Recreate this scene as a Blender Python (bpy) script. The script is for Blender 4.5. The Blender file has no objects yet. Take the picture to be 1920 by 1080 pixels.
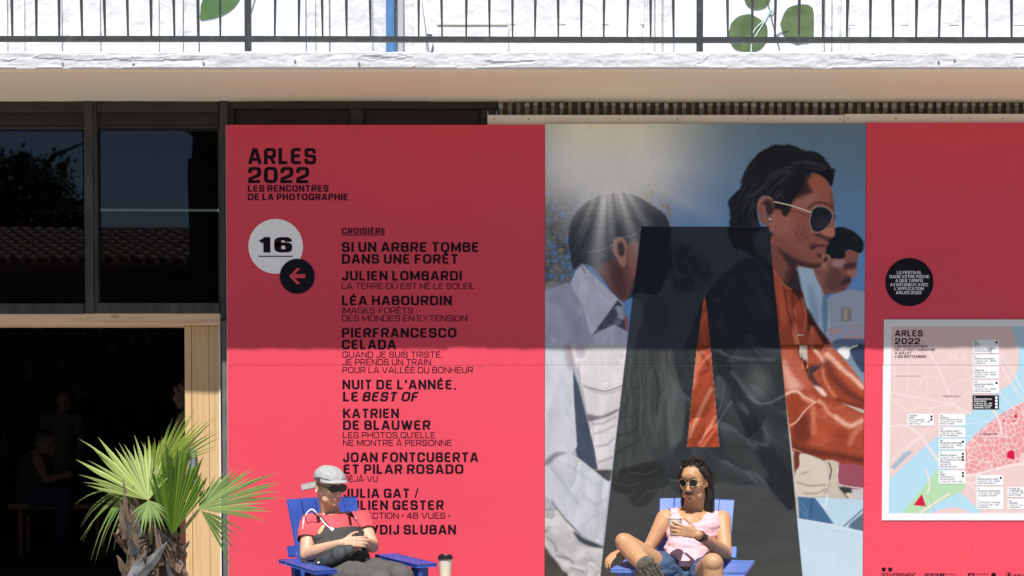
import bpy, bmesh, math, random
import numpy as np
from mathutils import Vector, Matrix, noise as mnoise
R = math.radians
random.seed(7)
scene = bpy.context.scene
C = scene.collection

# ------------------------------------------------------------------ camera
F = 2850.0; HC = 1.59; TH = R(1.8); CY = 810.0; DC = 10.0
def P(px, py, Y):
    u = (px - 960) / F; v = (CY - py) / F
    dy = math.cos(TH) + v * math.sin(TH); dz = -math.sin(TH) + v * math.cos(TH)
    t = (Y + DC) / dy
    return Vector((u * t, Y, HC + dz * t))
def XP(px, Y, py=650): return P(px, py, Y).x
def ZP(py, Y): return P(960, py, Y).z
cd = bpy.data.cameras.new('camera'); cam = bpy.data.objects.new('camera', cd); C.objects.link(cam)
cam.location = (0, -DC, HC); cam.rotation_euler = (R(90) - TH, 0, 0)
cd.sensor_width = 36; cd.lens = F / 1920 * 36; cd.shift_y = (CY - 540) / 1920
cd.clip_start = 0.05; cd.clip_end = 500
scene.camera = cam

# ------------------------------------------------------------------ world, sun, exposure
BAL = 0.97                                  # how far the balcony stands out
zs = ZP(190, 0.10)                          # underside of the balcony
drop = zs - ZP(656, 0.0)
SUNV = Vector((-0.16, -1.0, drop / BAL)).normalized()      # towards the sun
elev = math.asin(SUNV.z)
w = bpy.data.worlds.new('World'); scene.world = w; w.use_nodes = True
nt = w.node_tree; bg = nt.nodes['Background']
sky = nt.nodes.new('ShaderNodeTexSky'); sky.sky_type = 'NISHITA'; sky.sun_disc = False
sky.sun_elevation = elev; sky.sun_rotation = math.atan2(SUNV.x, SUNV.y)
sky.air_density = 1.0; sky.dust_density = 0.6; sky.ozone_density = 1.2
nt.links.new(sky.outputs[0], bg.inputs[0]); bg.inputs[1].default_value = 0.06
sd = bpy.data.lights.new('sun', 'SUN'); sun = bpy.data.objects.new('sun', sd); C.objects.link(sun)
sd.energy = 5.0; sd.angle = R(0.53); sd.color = (1.0, 0.96, 0.9)
sun.rotation_euler = SUNV.to_track_quat('Z', 'Y').to_euler(); sun.location = SUNV * 30
vs = scene.view_settings
scene.display_settings.display_device = 'sRGB'
vs.view_transform = 'Standard'; vs.look = 'None'; vs.gamma = 1.0; vs.use_curve_mapping = False
vs.exposure = 0.30
scene.cycles.max_bounces = 8; scene.cycles.diffuse_bounces = 4
try: scene.cycles.use_denoising = True
except Exception: pass

# ------------------------------------------------------------------ helpers
def lin(c):
    return tuple(((x / 255) / 12.92 if x / 255 <= 0.04045 else ((x / 255 + 0.055) / 1.055) ** 2.4) for x in c)
MATS = {}
def mat(name, col, rough=0.7, col2=None, scale=6.0, detail=5, bump=0.0, bscale=None, bdist=0.004,
        stretch=(1, 1, 1), spec=0.5, metal=0.0, sss=0.0, mixlo=0.35, mixhi=0.65, coord='Object', coat=0.0, sheen=0.0):
    m = bpy.data.materials.new(name); m.use_nodes = True; MATS[name] = m
    t = m.node_tree; b = t.nodes['Principled BSDF']
    b.inputs['Roughness'].default_value = rough; b.inputs['Metallic'].default_value = metal
    b.inputs['Specular IOR Level'].default_value = spec
    if sss: b.inputs['Subsurface Weight'].default_value = sss; b.inputs['Subsurface Scale'].default_value = 0.01
    if coat: b.inputs['Coat Weight'].default_value = coat
    if sheen: b.inputs['Sheen Weight'].default_value = sheen
    b.inputs['Base Color'].default_value = (*col, 1)
    tc = t.nodes.new('ShaderNodeTexCoord'); mp = t.nodes.new('ShaderNodeMapping')
    mp.inputs['Scale'].default_value = stretch
    t.links.new(tc.outputs[coord], mp.inputs[0])
    if col2 is not None:
        n = t.nodes.new('ShaderNodeTexNoise'); n.inputs['Scale'].default_value = scale; n.inputs['Detail'].default_value = detail
        t.links.new(mp.outputs[0], n.inputs[0])
        r = t.nodes.new('ShaderNodeValToRGB'); r.color_ramp.elements[0].position = mixlo; r.color_ramp.elements[1].position = mixhi
        r.color_ramp.elements[0].color = (*col, 1); r.color_ramp.elements[1].color = (*col2, 1)
        t.links.new(n.outputs['Fac'], r.inputs[0]); t.links.new(r.outputs[0], b.inputs['Base Color'])
    if bump:
        n2 = t.nodes.new('ShaderNodeTexNoise'); n2.inputs['Scale'].default_value = bscale or scale * 3; n2.inputs['Detail'].default_value = 6
        t.links.new(mp.outputs[0], n2.inputs[0])
        bp = t.nodes.new('ShaderNodeBump'); bp.inputs['Strength'].default_value = bump; bp.inputs['Distance'].default_value = bdist
        t.links.new(n2.outputs['Fac'], bp.inputs['Height']); t.links.new(bp.outputs[0], b.inputs['Normal'])
    return m
def attr_mat(name, attr, rough=0.5, spec=0.4, bump=0.0, trans=0.0):
    m = bpy.data.materials.new(name); m.use_nodes = True; t = m.node_tree; b = t.nodes['Principled BSDF']
    a = t.nodes.new('ShaderNodeAttribute'); a.attribute_name = attr
    t.links.new(a.outputs['Color'], b.inputs['Base Color'])
    b.inputs['Roughness'].default_value = rough; b.inputs['Specular IOR Level'].default_value = spec
    if bump:
        n2 = t.nodes.new('ShaderNodeTexNoise'); n2.inputs['Scale'].default_value = 1.5; n2.inputs['Detail'].default_value = 3
        bp = t.nodes.new('ShaderNodeBump'); bp.inputs['Strength'].default_value = bump; bp.inputs['Distance'].default_value = 0.01
        t.links.new(n2.outputs['Fac'], bp.inputs['Height']); t.links.new(bp.outputs[0], b.inputs['Normal'])
    if trans:
        tl = t.nodes.new('ShaderNodeBsdfTranslucent'); mx = t.nodes.new('ShaderNodeMixShader'); mx.inputs[0].default_value = trans
        t.links.new(a.outputs['Color'], tl.inputs[0]); t.links.new(b.outputs[0], mx.inputs[1]); t.links.new(tl.outputs[0], mx.inputs[2])
        t.links.new(mx.outputs[0], t.nodes['Material Output'].inputs[0])
    return m

def tag(o, label=None, cat=None, group=None, kind=None):
    if label: o['label'] = label
    if cat: o['category'] = cat
    if group: o['group'] = group
    if kind: o['kind'] = kind
    return o
def empty(name, loc=(0, 0, 0), rz=0.0, label=None, cat=None, group=None):
    o = bpy.data.objects.new(name, None); C.objects.link(o); o.location = loc; o.rotation_euler = (0, 0, rz)
    o.empty_display_size = 0.1
    return tag(o, label, cat, group)
def link_mesh(name, me, m=None, parent=None, smooth=False, world=True):
    o = bpy.data.objects.new(name, me); C.objects.link(o)
    if m is not None and not me.materials: me.materials.append(m)
    if smooth: me.polygons.foreach_set('use_smooth', [True] * len(me.polygons))
    if parent is not None:
        o.parent = parent
        if world:
            if parent.parent: mw = parent.parent.matrix_basis @ parent.matrix_parent_inverse @ parent.matrix_basis
            else: mw = parent.matrix_basis
            # geometry is given in world space: undo the parent's own transform
            o.matrix_parent_inverse = full_matrix(parent).inverted()
    return o
def full_matrix(o):
    m = Matrix.LocRotScale(o.location, o.rotation_euler, o.scale)
    if o.parent: return full_matrix(o.parent) @ o.matrix_parent_inverse @ m
    return m
def bobj(name, bm, m=None, parent=None, smooth=False, world=True):
    me = bpy.data.meshes.new(name); bm.to_mesh(me); bm.free()
    return link_mesh(name, me, m, parent, smooth, world)
def bx(bm, x0, x1, y0, y1, z0, z1, bev=0.0):
    g = bmesh.ops.create_cube(bm, size=1.0)
    vs_ = g['verts']
    for v in vs_:
        v.co = Vector(((x0 + x1) / 2 + v.co.x * (x1 - x0), (y0 + y1) / 2 + v.co.y * (y1 - y0), (z0 + z1) / 2 + v.co.z * (z1 - z0)))
    if bev:
        es = list({e for v in vs_ for e in v.link_edges})
        bmesh.ops.bevel(bm, geom=es, offset=bev, segments=1, affect='EDGES')
def box(name, x0, x1, y0, y1, z0, z1, m, parent=None, bev=0.0, world=True):
    bm = bmesh.new(); bx(bm, x0, x1, y0, y1, z0, z1, bev); return bobj(name, bm, m, parent, world=world)
def frame_from(d, up=Vector((0, 0, 1))):
    d = d.normalized()
    if abs(d.dot(up)) > 0.97: up = Vector((0, 1, 0))
    s = d.cross(up).normalized(); u = s.cross(d).normalized()
    return s, u, d
def tube(bm, pts, rad, seg=8, caps=True, flat=1.0, up=Vector((0, 0, 1))):
    pts = [Vector(p) for p in pts]; n = len(pts); rings = []
    rr = rad if isinstance(rad, (list, tuple)) else [rad] * n
    for i, p in enumerate(pts):
        d = (pts[min(i + 1, n - 1)] - pts[max(i - 1, 0)])
        s, u, _ = frame_from(d, up)
        rings.append([bm.verts.new(p + s * math.cos(2 * math.pi * k / seg) * rr[i] + u * math.sin(2 * math.pi * k / seg) * rr[i] * flat) for k in range(seg)])
    for i in range(n - 1):
        for k in range(seg):
            bm.faces.new((rings[i][k], rings[i][(k + 1) % seg], rings[i + 1][(k + 1) % seg], rings[i + 1][k]))
    if caps: bm.faces.new(rings[0][::-1]); bm.faces.new(rings[-1])
def prism(bm, pts, y0, y1):
    """polygon of (x, z) extruded from y0 (front) to y1"""
    a = [bm.verts.new((x, y0, z)) for x, z in pts]; b = [bm.verts.new((x, y1, z)) for x, z in pts]
    n = len(pts); bm.faces.new(a); bm.faces.new(b[::-1])
    for i in range(n): bm.faces.new((a[i], b[i], b[(i + 1) % n], a[(i + 1) % n]))
    bmesh.ops.recalc_face_normals(bm, faces=bm.faces)
def spline(pts, n=8, closed=False):
    pts = [Vector(p) for p in pts]; out = []; N = len(pts)
    rng = range(N if closed else N - 1)
    for i in rng:
        if closed: p0, p1, p2, p3 = pts[(i - 1) % N], pts[i], pts[(i + 1) % N], pts[(i + 2) % N]
        else: p0, p1, p2, p3 = pts[max(i - 1, 0)], pts[i], pts[i + 1], pts[min(i + 2, N - 1)]
        for k in range(n):
            t = k / n
            out.append(0.5 * ((2 * p1) + (p2 - p0) * t + (2 * p0 - 5 * p1 + 4 * p2 - p3) * t * t + (3 * p1 - p0 - 3 * p2 + p3) * t ** 3))
    if not closed: out.append(pts[-1])
    return out

# text: one line of lettering as flat mesh, fitted to its place on a plane facing the camera
# an extended grotesque drawn from strokes: path points are (u, v[, corner radius]) in the glyph box
def _pth(*p): return list(p)
GL = {
 'A': (.84, [[(-.02, -.12), (.44, 1.12)], [(1.02, -.12), (.56, 1.12)], [(.18, .25), (.82, .25)]]),
 'B': (.74, [[(0, 0, 0), (0, 1, 0)], [(0, 1), (.94, 1, .24), (.94, .53, .24), (0, .53)], [(0, .53), (1, .53, .25), (1, 0, .25), (0, 0)]]),
 'C': (.78, [[(1, .66), (1, 1, .36), (0, 1, .36), (0, 0, .36), (1, 0, .36), (1, .34)]]),
 'D': (.78, [[(0, 0), (0, 1), (1, 1, .4), (1, 0, .4), (0, 0), 'c']]),
 'E': (.66, [[(0, 0), (0, 1)], [(0, 1), (1.06, 1)], [(0, .52), (.96, .52)], [(0, 0), (1.1, 0)]]),
 'F': (.63, [[(0, -.2), (0, 1)], [(0, 1), (1.1, 1)], [(0, .48), (.98, .48)]]),
 'G': (.80, [[(1, .70), (1, 1, .36), (0, 1, .36), (0, 0, .36), (.72, 0, .3), (.95, .2, .2), (1, .3)], [(1, -.2), (1, .46)], [(.52, .46), (1.1, .46)]]),
 'H': (.76, [[(0, -.2), (0, 1.2)], [(1, -.2), (1, 1.2)], [(0, .52), (1, .52)]]),
 'I': (0, [[(0, -.2), (0, 1.2)]]),
 'J': (.60, [[(1, 1.2), (1, 0, .34), (0, 0, .34), (0, .30)]]),
 'K': (.76, [[(0, -.2), (0, 1.2)], [(1.08, 1.1), (.0, .30)], [(.40, .62), (1.06, -.1)]]),
 'L': (.60, [[(0, 1.2), (0, 0), (1.1, 0)]]),
 'M': (.96, [[(0, -.2), (0, 1.2)], [(1, -.2), (1, 1.2)], [(.02, 1.02), (.5, .12), (.98, 1.02)]]),
 'N': (.78, [[(0, -.2), (0, 1.2)], [(1, -.2), (1, 1.2)], [(.0, 1.05), (1, -.05)]]),
 'O': (.82, [[(0, .5), (0, 1, .4), (1, 1, .4), (1, 0, .4), (0, 0, .4), (0, .5), 'c']]),
 'P': (.70, [[(0, -.2), (0, 1)], [(0, 1), (1, 1, .28), (1, .42, .28), (0, .42)]]),
 'Q': (.82, [[(0, .5), (0, 1, .4), (1, 1, .4), (1, 0, .4), (0, 0, .4), (0, .5), 'c'], [(.60, .26), (1.02, -.10)]]),
 'R': (.74, [[(0, -.2), (0, 1)], [(0, 1), (1, 1, .27), (1, .44, .27), (0, .44)], [(.52, .44), (1.03, -.12)]]),
 'S': (.74, [[(.97, .70), (.97, 1, .27), (.02, 1, .27), (.02, .52, .24), (1, .50, .24), (1, 0, .27), (0, 0, .27), (0, .30)]]),
 'T': (.70, [[(-.1, 1), (1.1, 1)], [(.5, 1), (.5, -.2)]]),
 'U': (.76, [[(0, 1.2), (0, 0, .38), (1, 0, .38), (1, 1.2)]]),
 'V': (.82, [[(-.02, 1.12), (.45, -.12)], [(1.02, 1.12), (.55, -.12)]]),
 'W': (1.16, [[(-.01, 1.12), (.23, -.1)], [(.52, 1.1), (.27, -.1)], [(.48, 1.1), (.73, -.1)], [(1.01, 1.12), (.77, -.1)]]),
 'X': (.80, [[(-.02, 1.12), (1.02, -.12)], [(1.02, 1.12), (-.02, -.12)]]),
 'Y': (.80, [[(-.02, 1.12), (.5, .40), (1.02, 1.12)], [(.5, .45), (.5, -.2)]]),
 'Z': (.70, [[(0, 1), (1, 1), (0, 0), (1.06, 0)]]),
 '0': (.78, [[(0, .5), (0, 1, .36), (1, 1, .36), (1, 0, .36), (0, 0, .36), (0, .5), 'c']]),
 '1': (.34, [[(1, -.2), (1, 1.2)], [(-.2, .74), (1, .98)]]),
 '2': (.74, [[(0, .66), (0, 1, .30), (1, 1, .30), (1, .50, .22), (.0, .22, .14), (0, 0), (1.08, 0)]]),
 '3': (.72, [[(0, .74), (0, 1, .27), (.96, 1, .25), (.96, .53, .24), (.3, .53)], [(.3, .53), (1, .53, .25), (1, 0, .25), (0, 0, .27), (0, .28)]]),
 '4': (.76, [[(.74, -.2), (.74, 1.1)], [(.74, 1.04), (-.02, .24)], [(-.02, .24), (1.1, .24)]]),
 '5': (.72, [[(.96, 1), (.06, 1), (.02, .52)], [(0, .52), (.3, .62), (1, .62, .26), (1, 0, .27), (0, 0, .27), (0, .26)]]),
 '6': (.76, [[(.97, .74), (.97, 1, .3), (0, 1, .38), (0, 0, .34), (1, 0, .27), (1, .56, .27), (0, .56, .27), (0, .36)]]),
 '7': (.66, [[(-.05, 1), (1, 1), (.4, -.15)]]),
 '8': (.76, [[(.04, .76), (.04, 1, .24), (.96, 1, .24), (.96, .53, .24), (.04, .53, .24), (.04, .76), 'c'], [(0, .26), (0, .53, .26), (1, .53, .26), (1, 0, .26), (0, 0, .26), (0, .26), 'c']]),
 '9': (.76, [[(.03, .26), (.03, 0, .3), (1, 0, .38), (1, 1, .34), (0, 1, .27), (0, .44, .27), (1, .44, .27), (1, .64)]]),
 '.': (0, [[(0, -.2), (0, .02)]]), ',': (0, [[(0, .04), (0, -.02), (-.1, -.16)]]), ':': (0, [[(0, -.2), (0, .02)], [(0, .50), (0, .66)]]),
 "'": (0, [[(0, .72), (0, 1.2)]]), '-': (.24, [[(0, .42), (1, .42)]]), '—': (.7, [[(0, .45), (1, .45)]]), '/': (.3, [[(-.1, -.15), (1.1, 1.15)]]),
 '‹': (.16, [[(1, .72), (.1, .50), (1, .26)]]), '›': (.16, [[(0, .72), (.9, .50), (0, .26)]]), '→': (.6, [[(0, .5), (1, .5)], [(.55, .9), (1, .5), (.55, .1)]]), '✓': (.5, [[(0, .5), (.4, .1), (1, .9)]]),
}
ACC = {'É': ('E', 'a'), 'È': ('E', 'g'), 'Ê': ('E', 'c'), 'À': ('A', 'g'), 'Ù': ('U', 'g'), 'Î': ('I', 'c'), 'Ç': ('C', '')}
def _round(path):
    closed = path[-1] == 'c'; pts = [tuple(p) + (0,) * (3 - len(p)) for p in path if p != 'c']
    if closed: pts = pts[:-1] if pts[0][:2] == pts[-1][:2] else pts
    n = len(pts); out = []
    for i, (x, y, r) in enumerate(pts):
        if r <= 0 or (not closed and i in (0, n - 1)): out.append((x, y)); continue
        a, b = pts[(i - 1) % n], pts[(i + 1) % n]
        va, vb = Vector((a[0] - x, a[1] - y)), Vector((b[0] - x, b[1] - y))
        ra = min(r, va.length * (.5 if a[2] else 1)); rb = min(r, vb.length * (.5 if b[2] else 1))
        # same radius measured in heights and widths keeps corners squarish
        p0 = Vector((x, y)) + va.normalized() * ra; p1 = Vector((x, y)) + vb.normalized() * rb
        for k in range(7):
            t = k / 6; q = p0 * (1 - t) ** 2 + Vector((x, y)) * 2 * t * (1 - t) + p1 * t * t
            # push outwards a little: superelliptic corner
            q = q + (Vector((x, y)) - q) * 0.16 * math.sin(math.pi * t); out.append((q.x, q.y))
    return out, closed
def text_geo(s, tx, ty, shear):
    V, Fc = [], []; pen = 0.0; sp = 0.085 + tx * 0.30; layer = 0
    for ch in s:
        if ch == ' ': pen += 0.34; continue
        base, acc = ACC.get(ch, (ch, ''))
        if base not in GL: pen += .3; continue
        w_, paths = GL[base]; paths = list(paths); inner = max(w_ - tx * .55, 0.0) if w_ else 0.0
        if w_ and w_ < .4: inner = w_ * .8
        todo = [(p, False) for p in paths]
        if acc == 'a': todo.append(([(.38, 1.12), (.68, 1.36)], True))
        if acc == 'g': todo.append(([(.30, 1.36), (.62, 1.12)], True))
        if acc == 'c': todo.append(([(.2, 1.10), (.5, 1.34), (.8, 1.10)], True))
        for path, isacc in todo:
            pts, closed = _round(path); t1, t2 = (tx, ty) if not isacc else (tx * .8, ty * .8)
            q = [Vector((pen + tx / 2 + u * inner, ty / 2 + v * (1 - ty))) for u, v in pts]
            # drop doubles
            q = [p for i, p in enumerate(q) if i == 0 or (p - q[i - 1]).length > 1e-4]
            n = len(q); L, Rr = [], []
            for i in range(n):
                if closed: d0, d1 = (q[i] - q[i - 1]).normalized(), (q[(i + 1) % n] - q[i]).normalized()
                else: d0 = (q[i] - q[i - 1]).normalized() if i else (q[1] - q[0]).normalized(); d1 = (q[i + 1] - q[i]).normalized() if i < n - 1 else d0
                n0, n1 = Vector((-d0.y, d0.x)), Vector((-d1.y, d1.x)); m = (n0 + n1); m = m.normalized() if m.length > 1e-6 else n0
                k = 1 / max(m.dot(n1), 0.45); off = Vector((m.x * t1 / 2 * k, m.y * t2 / 2 * k))
                L.append(q[i] + off); Rr.append(q[i] - off)
            b0 = len(V)
            for a_, b_ in zip(L, Rr):
                for v in (a_, b_):
                    y = v.y if isacc else (min(max(v.y, -.16 if base == ',' else 0), 1) if base != 'Q' else min(max(v.y, -.04), 1))
                    V.append((v.x + shear * y, layer, y))
            for i in range(n if closed else n - 1):
                j = (i + 1) % n; Fc.append((b0 + 2 * i, b0 + 2 * i + 1, b0 + 2 * j + 1, b0 + 2 * j))
            layer = (layer + 1) % 5
        pen += inner + tx + sp
    return np.array(V, float), Fc
def letter(s, pl, pr, pt, pb, Y, m, parent, off=0.0, shear=0.0, name='lettering'):
    """caps from pixel row pt to baseline pb, from column pl to pr, on plane Y"""
    tx, ty = (0.135, 0.12) if off <= 0.005 else ((0.255, 0.195) if off < 0.05 else (0.36, 0.22))
    if 0.005 < off < 0.025: tx, ty = 0.19, 0.16
    co, fc = text_geo(s, tx, ty, shear)
    x0, x1 = co[:, 0].min(), co[:, 0].max()
    pc = (pt + pb) / 2
    X0, X1 = XP(pl, Y, pc), XP(pr, Y, pc); Z0, Z1 = ZP(pb, Y), ZP(pt, Y)
    new = np.zeros_like(co)
    new[:, 0] = X0 + (co[:, 0] - x0) / (x1 - x0) * (X1 - X0)
    new[:, 1] = Y - co[:, 1] * 0.00006
    new[:, 2] = Z0 + co[:, 2] * (Z1 - Z0)
    me = bpy.data.meshes.new(name); me.from_pydata(new.tolist(), [], fc); me.update()
    return link_mesh(name, me, m, parent)
def disc(name, px, py, r, Y, m, parent, t=0.002, seg=64):
    c = P(px, py, Y); rr = r / F * (Y + DC)
    bm = bmesh.new(); prism(bm, [(c.x + rr * math.cos(2 * math.pi * k / seg), c.z + rr * math.sin(2 * math.pi * k / seg)) for k in range(seg)], Y - t, Y)
    return bobj(name, bm, m, parent)
def pxpoly(name, pts, Y, m, parent, t=0.001):
    bm = bmesh.new(); q = [P(x, y, Y) for x, y in pts]; prism(bm, [(v.x, v.z) for v in q], Y - t, Y)
    return bobj(name, bm, m, parent)

# ------------------------------------------------------------------ print painter (flat colour print on the boards)
class Canvas:
    def __init__(s, x0, y0, x1, y1, step, seed=1):
        s.x0, s.y0, s.step = x0, y0, step
        s.w = int(round((x1 - x0) / step)) + 1; s.h = int(round((y1 - y0) / step)) + 1
        s.X, s.Y = np.meshgrid(x0 + np.arange(s.w) * step, y0 + np.arange(s.h) * step)
        s.c = np.zeros((s.h, s.w, 3)); s.rng = np.random.default_rng(seed)
    def noise(s, cell, octv=4, stretch=(1, 1)):
        out = np.zeros((s.h, s.w)); amp = 1; tot = 0
        for o in range(octv):
            cx, cy = max(cell * stretch[0] / 2 ** o, s.step), max(cell * stretch[1] / 2 ** o, s.step)
            gx = (s.X - s.x0) / cx; gy = (s.Y - s.y0) / cy
            g = s.rng.random((int(gy.max()) + 3, int(gx.max()) + 3))
            ix, iy = gx.astype(int), gy.astype(int); fx, fy = gx - ix, gy - iy
            fx = fx * fx * (3 - 2 * fx); fy = fy * fy * (3 - 2 * fy)
            out += amp * ((g[iy, ix] * (1 - fx) + g[iy, ix + 1] * fx) * (1 - fy) + (g[iy + 1, ix] * (1 - fx) + g[iy + 1, ix + 1] * fx) * fy)
            tot += amp; amp *= 0.55
        return out / tot
    def blur(s, m, b):
        sg = b / s.step; k = int(max(1, math.ceil(sg * 2.5))); x = np.arange(-k, k + 1); g = np.exp(-x * x / (2 * sg * sg)); g /= g.sum()
        mp = np.pad(m, ((k, k), (0, 0)), mode='edge'); o = sum(g[i] * mp[i:i + m.shape[0]] for i in range(2 * k + 1))
        mp = np.pad(o, ((0, 0), (k, k)), mode='edge'); return sum(g[i] * mp[:, i:i + m.shape[1]] for i in range(2 * k + 1))
    def mask(s, pts, smooth=True, blur=0.6):
        if smooth: pts = [(p[0], p[1]) for p in spline([(a, b, 0) for a, b in pts], 6, True)]
        p = np.array(pts, float); full = np.zeros((s.h, s.w)); e = 3 * (blur or 0) + 3 * s.step
        r0 = max(0, int((p[:, 1].min() - e - s.y0) / s.step)); r1 = min(s.h, int((p[:, 1].max() + e - s.y0) / s.step) + 2)
        c0 = max(0, int((p[:, 0].min() - e - s.x0) / s.step)); c1 = min(s.w, int((p[:, 0].max() + e - s.x0) / s.step) + 2)
        if r1 <= r0 or c1 <= c0: return full
        m = np.zeros((r1 - r0, c1 - c0)); xa, ya = p[:, 0], p[:, 1]; xb, yb = np.roll(xa, -1), np.roll(ya, -1)
        for ox, oy in ((-.25, -.25), (.25, -.25), (-.25, .25), (.25, .25)):
            X = s.X[0, c0:c1] + ox * s.step; Ys = s.Y[r0:r1, 0] + oy * s.step
            for r in range(r1 - r0):
                y = Ys[r]; hit = (ya > y) != (yb > y)
                if hit.any():
                    xi = np.sort(xa[hit] + (y - ya[hit]) * (xb[hit] - xa[hit]) / (yb[hit] - ya[hit]))
                    m[r] += ((len(xi) - np.searchsorted(xi, X, side='right')) % 2) / 4
        full[r0:r1, c0:c1] = s.blur(m, blur) if blur else m
        return full
    def noise2(s, U, V, octv=4, seed=0, gain=.5):
        g = np.random.default_rng(seed + 77).random((256, 256)); out = np.zeros(U.shape); amp = 1; tot = 0
        for o in range(octv):
            u, v = U * 2 ** o + 17.3 * o, V * 2 ** o + 5.1 * o; iu, iv = np.floor(u).astype(int), np.floor(v).astype(int); fu, fv = u - iu, v - iv
            fu = fu * fu * (3 - 2 * fu); fv = fv * fv * (3 - 2 * fv); a0, a1, b0, b1 = iu % 256, (iu + 1) % 256, iv % 256, (iv + 1) % 256
            out += amp * ((g[a0, b0] * (1 - fu) + g[a1, b0] * fu) * (1 - fv) + (g[a0, b1] * (1 - fu) + g[a1, b1] * fu) * fv); tot += amp; amp *= gain
        return out / tot
    def cloth(s, m, ang, along, across, amp, hi=None, hs=.5, seed=0, octv=3, warp=.6, light=(-.4, -.9), sharp=.28):
        """printed cloth: folds from a height field lit inside the pictured scene"""
        rr, cc = np.where(m > .01)
        if not len(rr): return
        r0, r1, c0, c1 = rr.min(), rr.max() + 1, cc.min(), cc.max() + 1
        X, Y, mm = s.X[r0:r1, c0:c1], s.Y[r0:r1, c0:c1], m[r0:r1, c0:c1]
        a = math.radians(ang); u, v = (X * math.cos(a) + Y * math.sin(a)) / along, (-X * math.sin(a) + Y * math.cos(a)) / across
        wu = s.noise2(u * .8, v * .8, 2, seed + 3) - .5; wv = s.noise2(u * .8 + 9, v * .8, 2, seed + 5) - .5
        h = s.noise2(u + wu * warp, v + wv * warp, octv, seed); h = 1 - np.abs(h - .5) * 3.2
        gy, gx = np.gradient(h, s.step); k = min(along, across); L = (gx * light[0] + gy * light[1]) * k
        c = s.c[r0:r1, c0:c1]; c *= (1 + (amp * np.tanh(L * 1.1) * mm))[..., None]
        if hi is not None:
            sp = np.exp(-((L - .9) / sharp) ** 2) * hs * mm; c += (np.asarray(hi) - c) * sp[..., None]
    def put(s, m, col): s.c += (np.asarray(col) - s.c) * m[..., None]
    def poly(s, pts, col, a=1.0, blur=0.6, smooth=True, clip=None):
        m = s.mask(pts, smooth, blur) * a
        if clip is not None: m = m * clip
        s.put(m, col); return m
    def stroke(s, pts, wd, col, a=1.0, soft=None, clip=None, smooth=True):
        if smooth and len(pts) > 2: pts = [(p[0], p[1]) for p in spline([(u, v, 0) for u, v in pts], 5)]
        soft = soft if soft is not None else 0.8
        d = np.full((s.h, s.w), 1e9)
        px = np.array(pts); e = wd + soft * 2 + 2
        r0 = max(0, int((px[:, 1].min() - e - s.y0) / s.step)); r1 = min(s.h, int((px[:, 1].max() + e - s.y0) / s.step) + 2)
        c0 = max(0, int((px[:, 0].min() - e - s.x0) / s.step)); c1 = min(s.w, int((px[:, 0].max() + e - s.x0) / s.step) + 2)
        if r1 <= r0 or c1 <= c0: return
        X, Y = s.X[r0:r1, c0:c1], s.Y[r0:r1, c0:c1]; dd = np.full(X.shape, 1e9)
        for (ax, ay), (bx_, by) in zip(pts[:-1], pts[1:]):
            vx, vy = bx_ - ax, by - ay; L = vx * vx + vy * vy + 1e-9
            t = np.clip(((X - ax) * vx + (Y - ay) * vy) / L, 0, 1)
            dd = np.minimum(dd, np.hypot(X - ax - t * vx, Y - ay - t * vy))
        m = np.clip((wd / 2 + soft / 2 - dd) / max(soft, 1e-3), 0, 1); m = m * m * (3 - 2 * m) * a
        if clip is not None: m = m * clip[r0:r1, c0:c1]
        s.c[r0:r1, c0:c1] += (np.asarray(col) - s.c[r0:r1, c0:c1]) * m[..., None]
    def sheet(s, name, x0, x1, y0, y1, Y, m, parent, thick=0.004):
        """a printed sheet of board covering those pixels, colours from the canvas"""
        c0, c1 = int(round((x0 - s.x0) / s.step)), int(round((x1 - s.x0) / s.step)); r0, r1 = int(round((y0 - s.y0) / s.step)), int(round((y1 - s.y0) / s.step))
        c1 = min(c1, s.w - 1); r1 = min(r1, s.h - 1)
        nx, ny = c1 - c0 + 1, r1 - r0 + 1
        X = np.array([XP(v, Y) for v in np.linspace(x0, x1, nx)]); Z = np.array([ZP(v, Y) for v in np.linspace(y0, y1, ny)])
        co = np.zeros((ny, nx, 3)); co[..., 0] = X[None]; co[..., 1] = Y; co[..., 2] = Z[:, None]
        idx = np.arange(nx * ny).reshape(ny, nx)
        q = np.stack([idx[1:, :-1], idx[1:, 1:], idx[:-1, 1:], idx[:-1, :-1]], -1).reshape(-1, 4)
        rim = np.concatenate([idx[0, :], idx[1:, -1], idx[-1, -2::-1], idx[-2:0:-1, 0]])
        k = len(rim); back = co.reshape(-1, 3)[rim].copy(); back[:, 1] += thick
        allco = np.vstack([co.reshape(-1, 3), back]); b = np.arange(k) + nx * ny
        side = np.stack([rim, np.roll(rim, -1), np.roll(b, -1), b], -1)
        faces = np.vstack([q, side])
        me = bpy.data.meshes.new(name)
        me.vertices.add(len(allco)); me.vertices.foreach_set('co', allco.ravel())
        me.loops.add(faces.size); me.loops.foreach_set('vertex_index', faces.ravel().astype(np.int32))
        me.polygons.add(len(faces)); me.polygons.foreach_set('loop_start', np.arange(len(faces), dtype=np.int32) * 4)
        me.update(); me.validate()
        ca = me.color_attributes.new(name='print', type='FLOAT_COLOR', domain='POINT')
        col = np.ones((len(allco), 4)); col[:nx * ny, :3] = s.c[r0:r1 + 1, c0:c1 + 1].reshape(-1, 3); col[nx * ny:, :3] = 0.6
        ca.data.foreach_set('color', np.clip(col, 0.002, 0.9).ravel())
        return link_mesh(name, me, m, parent)

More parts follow.
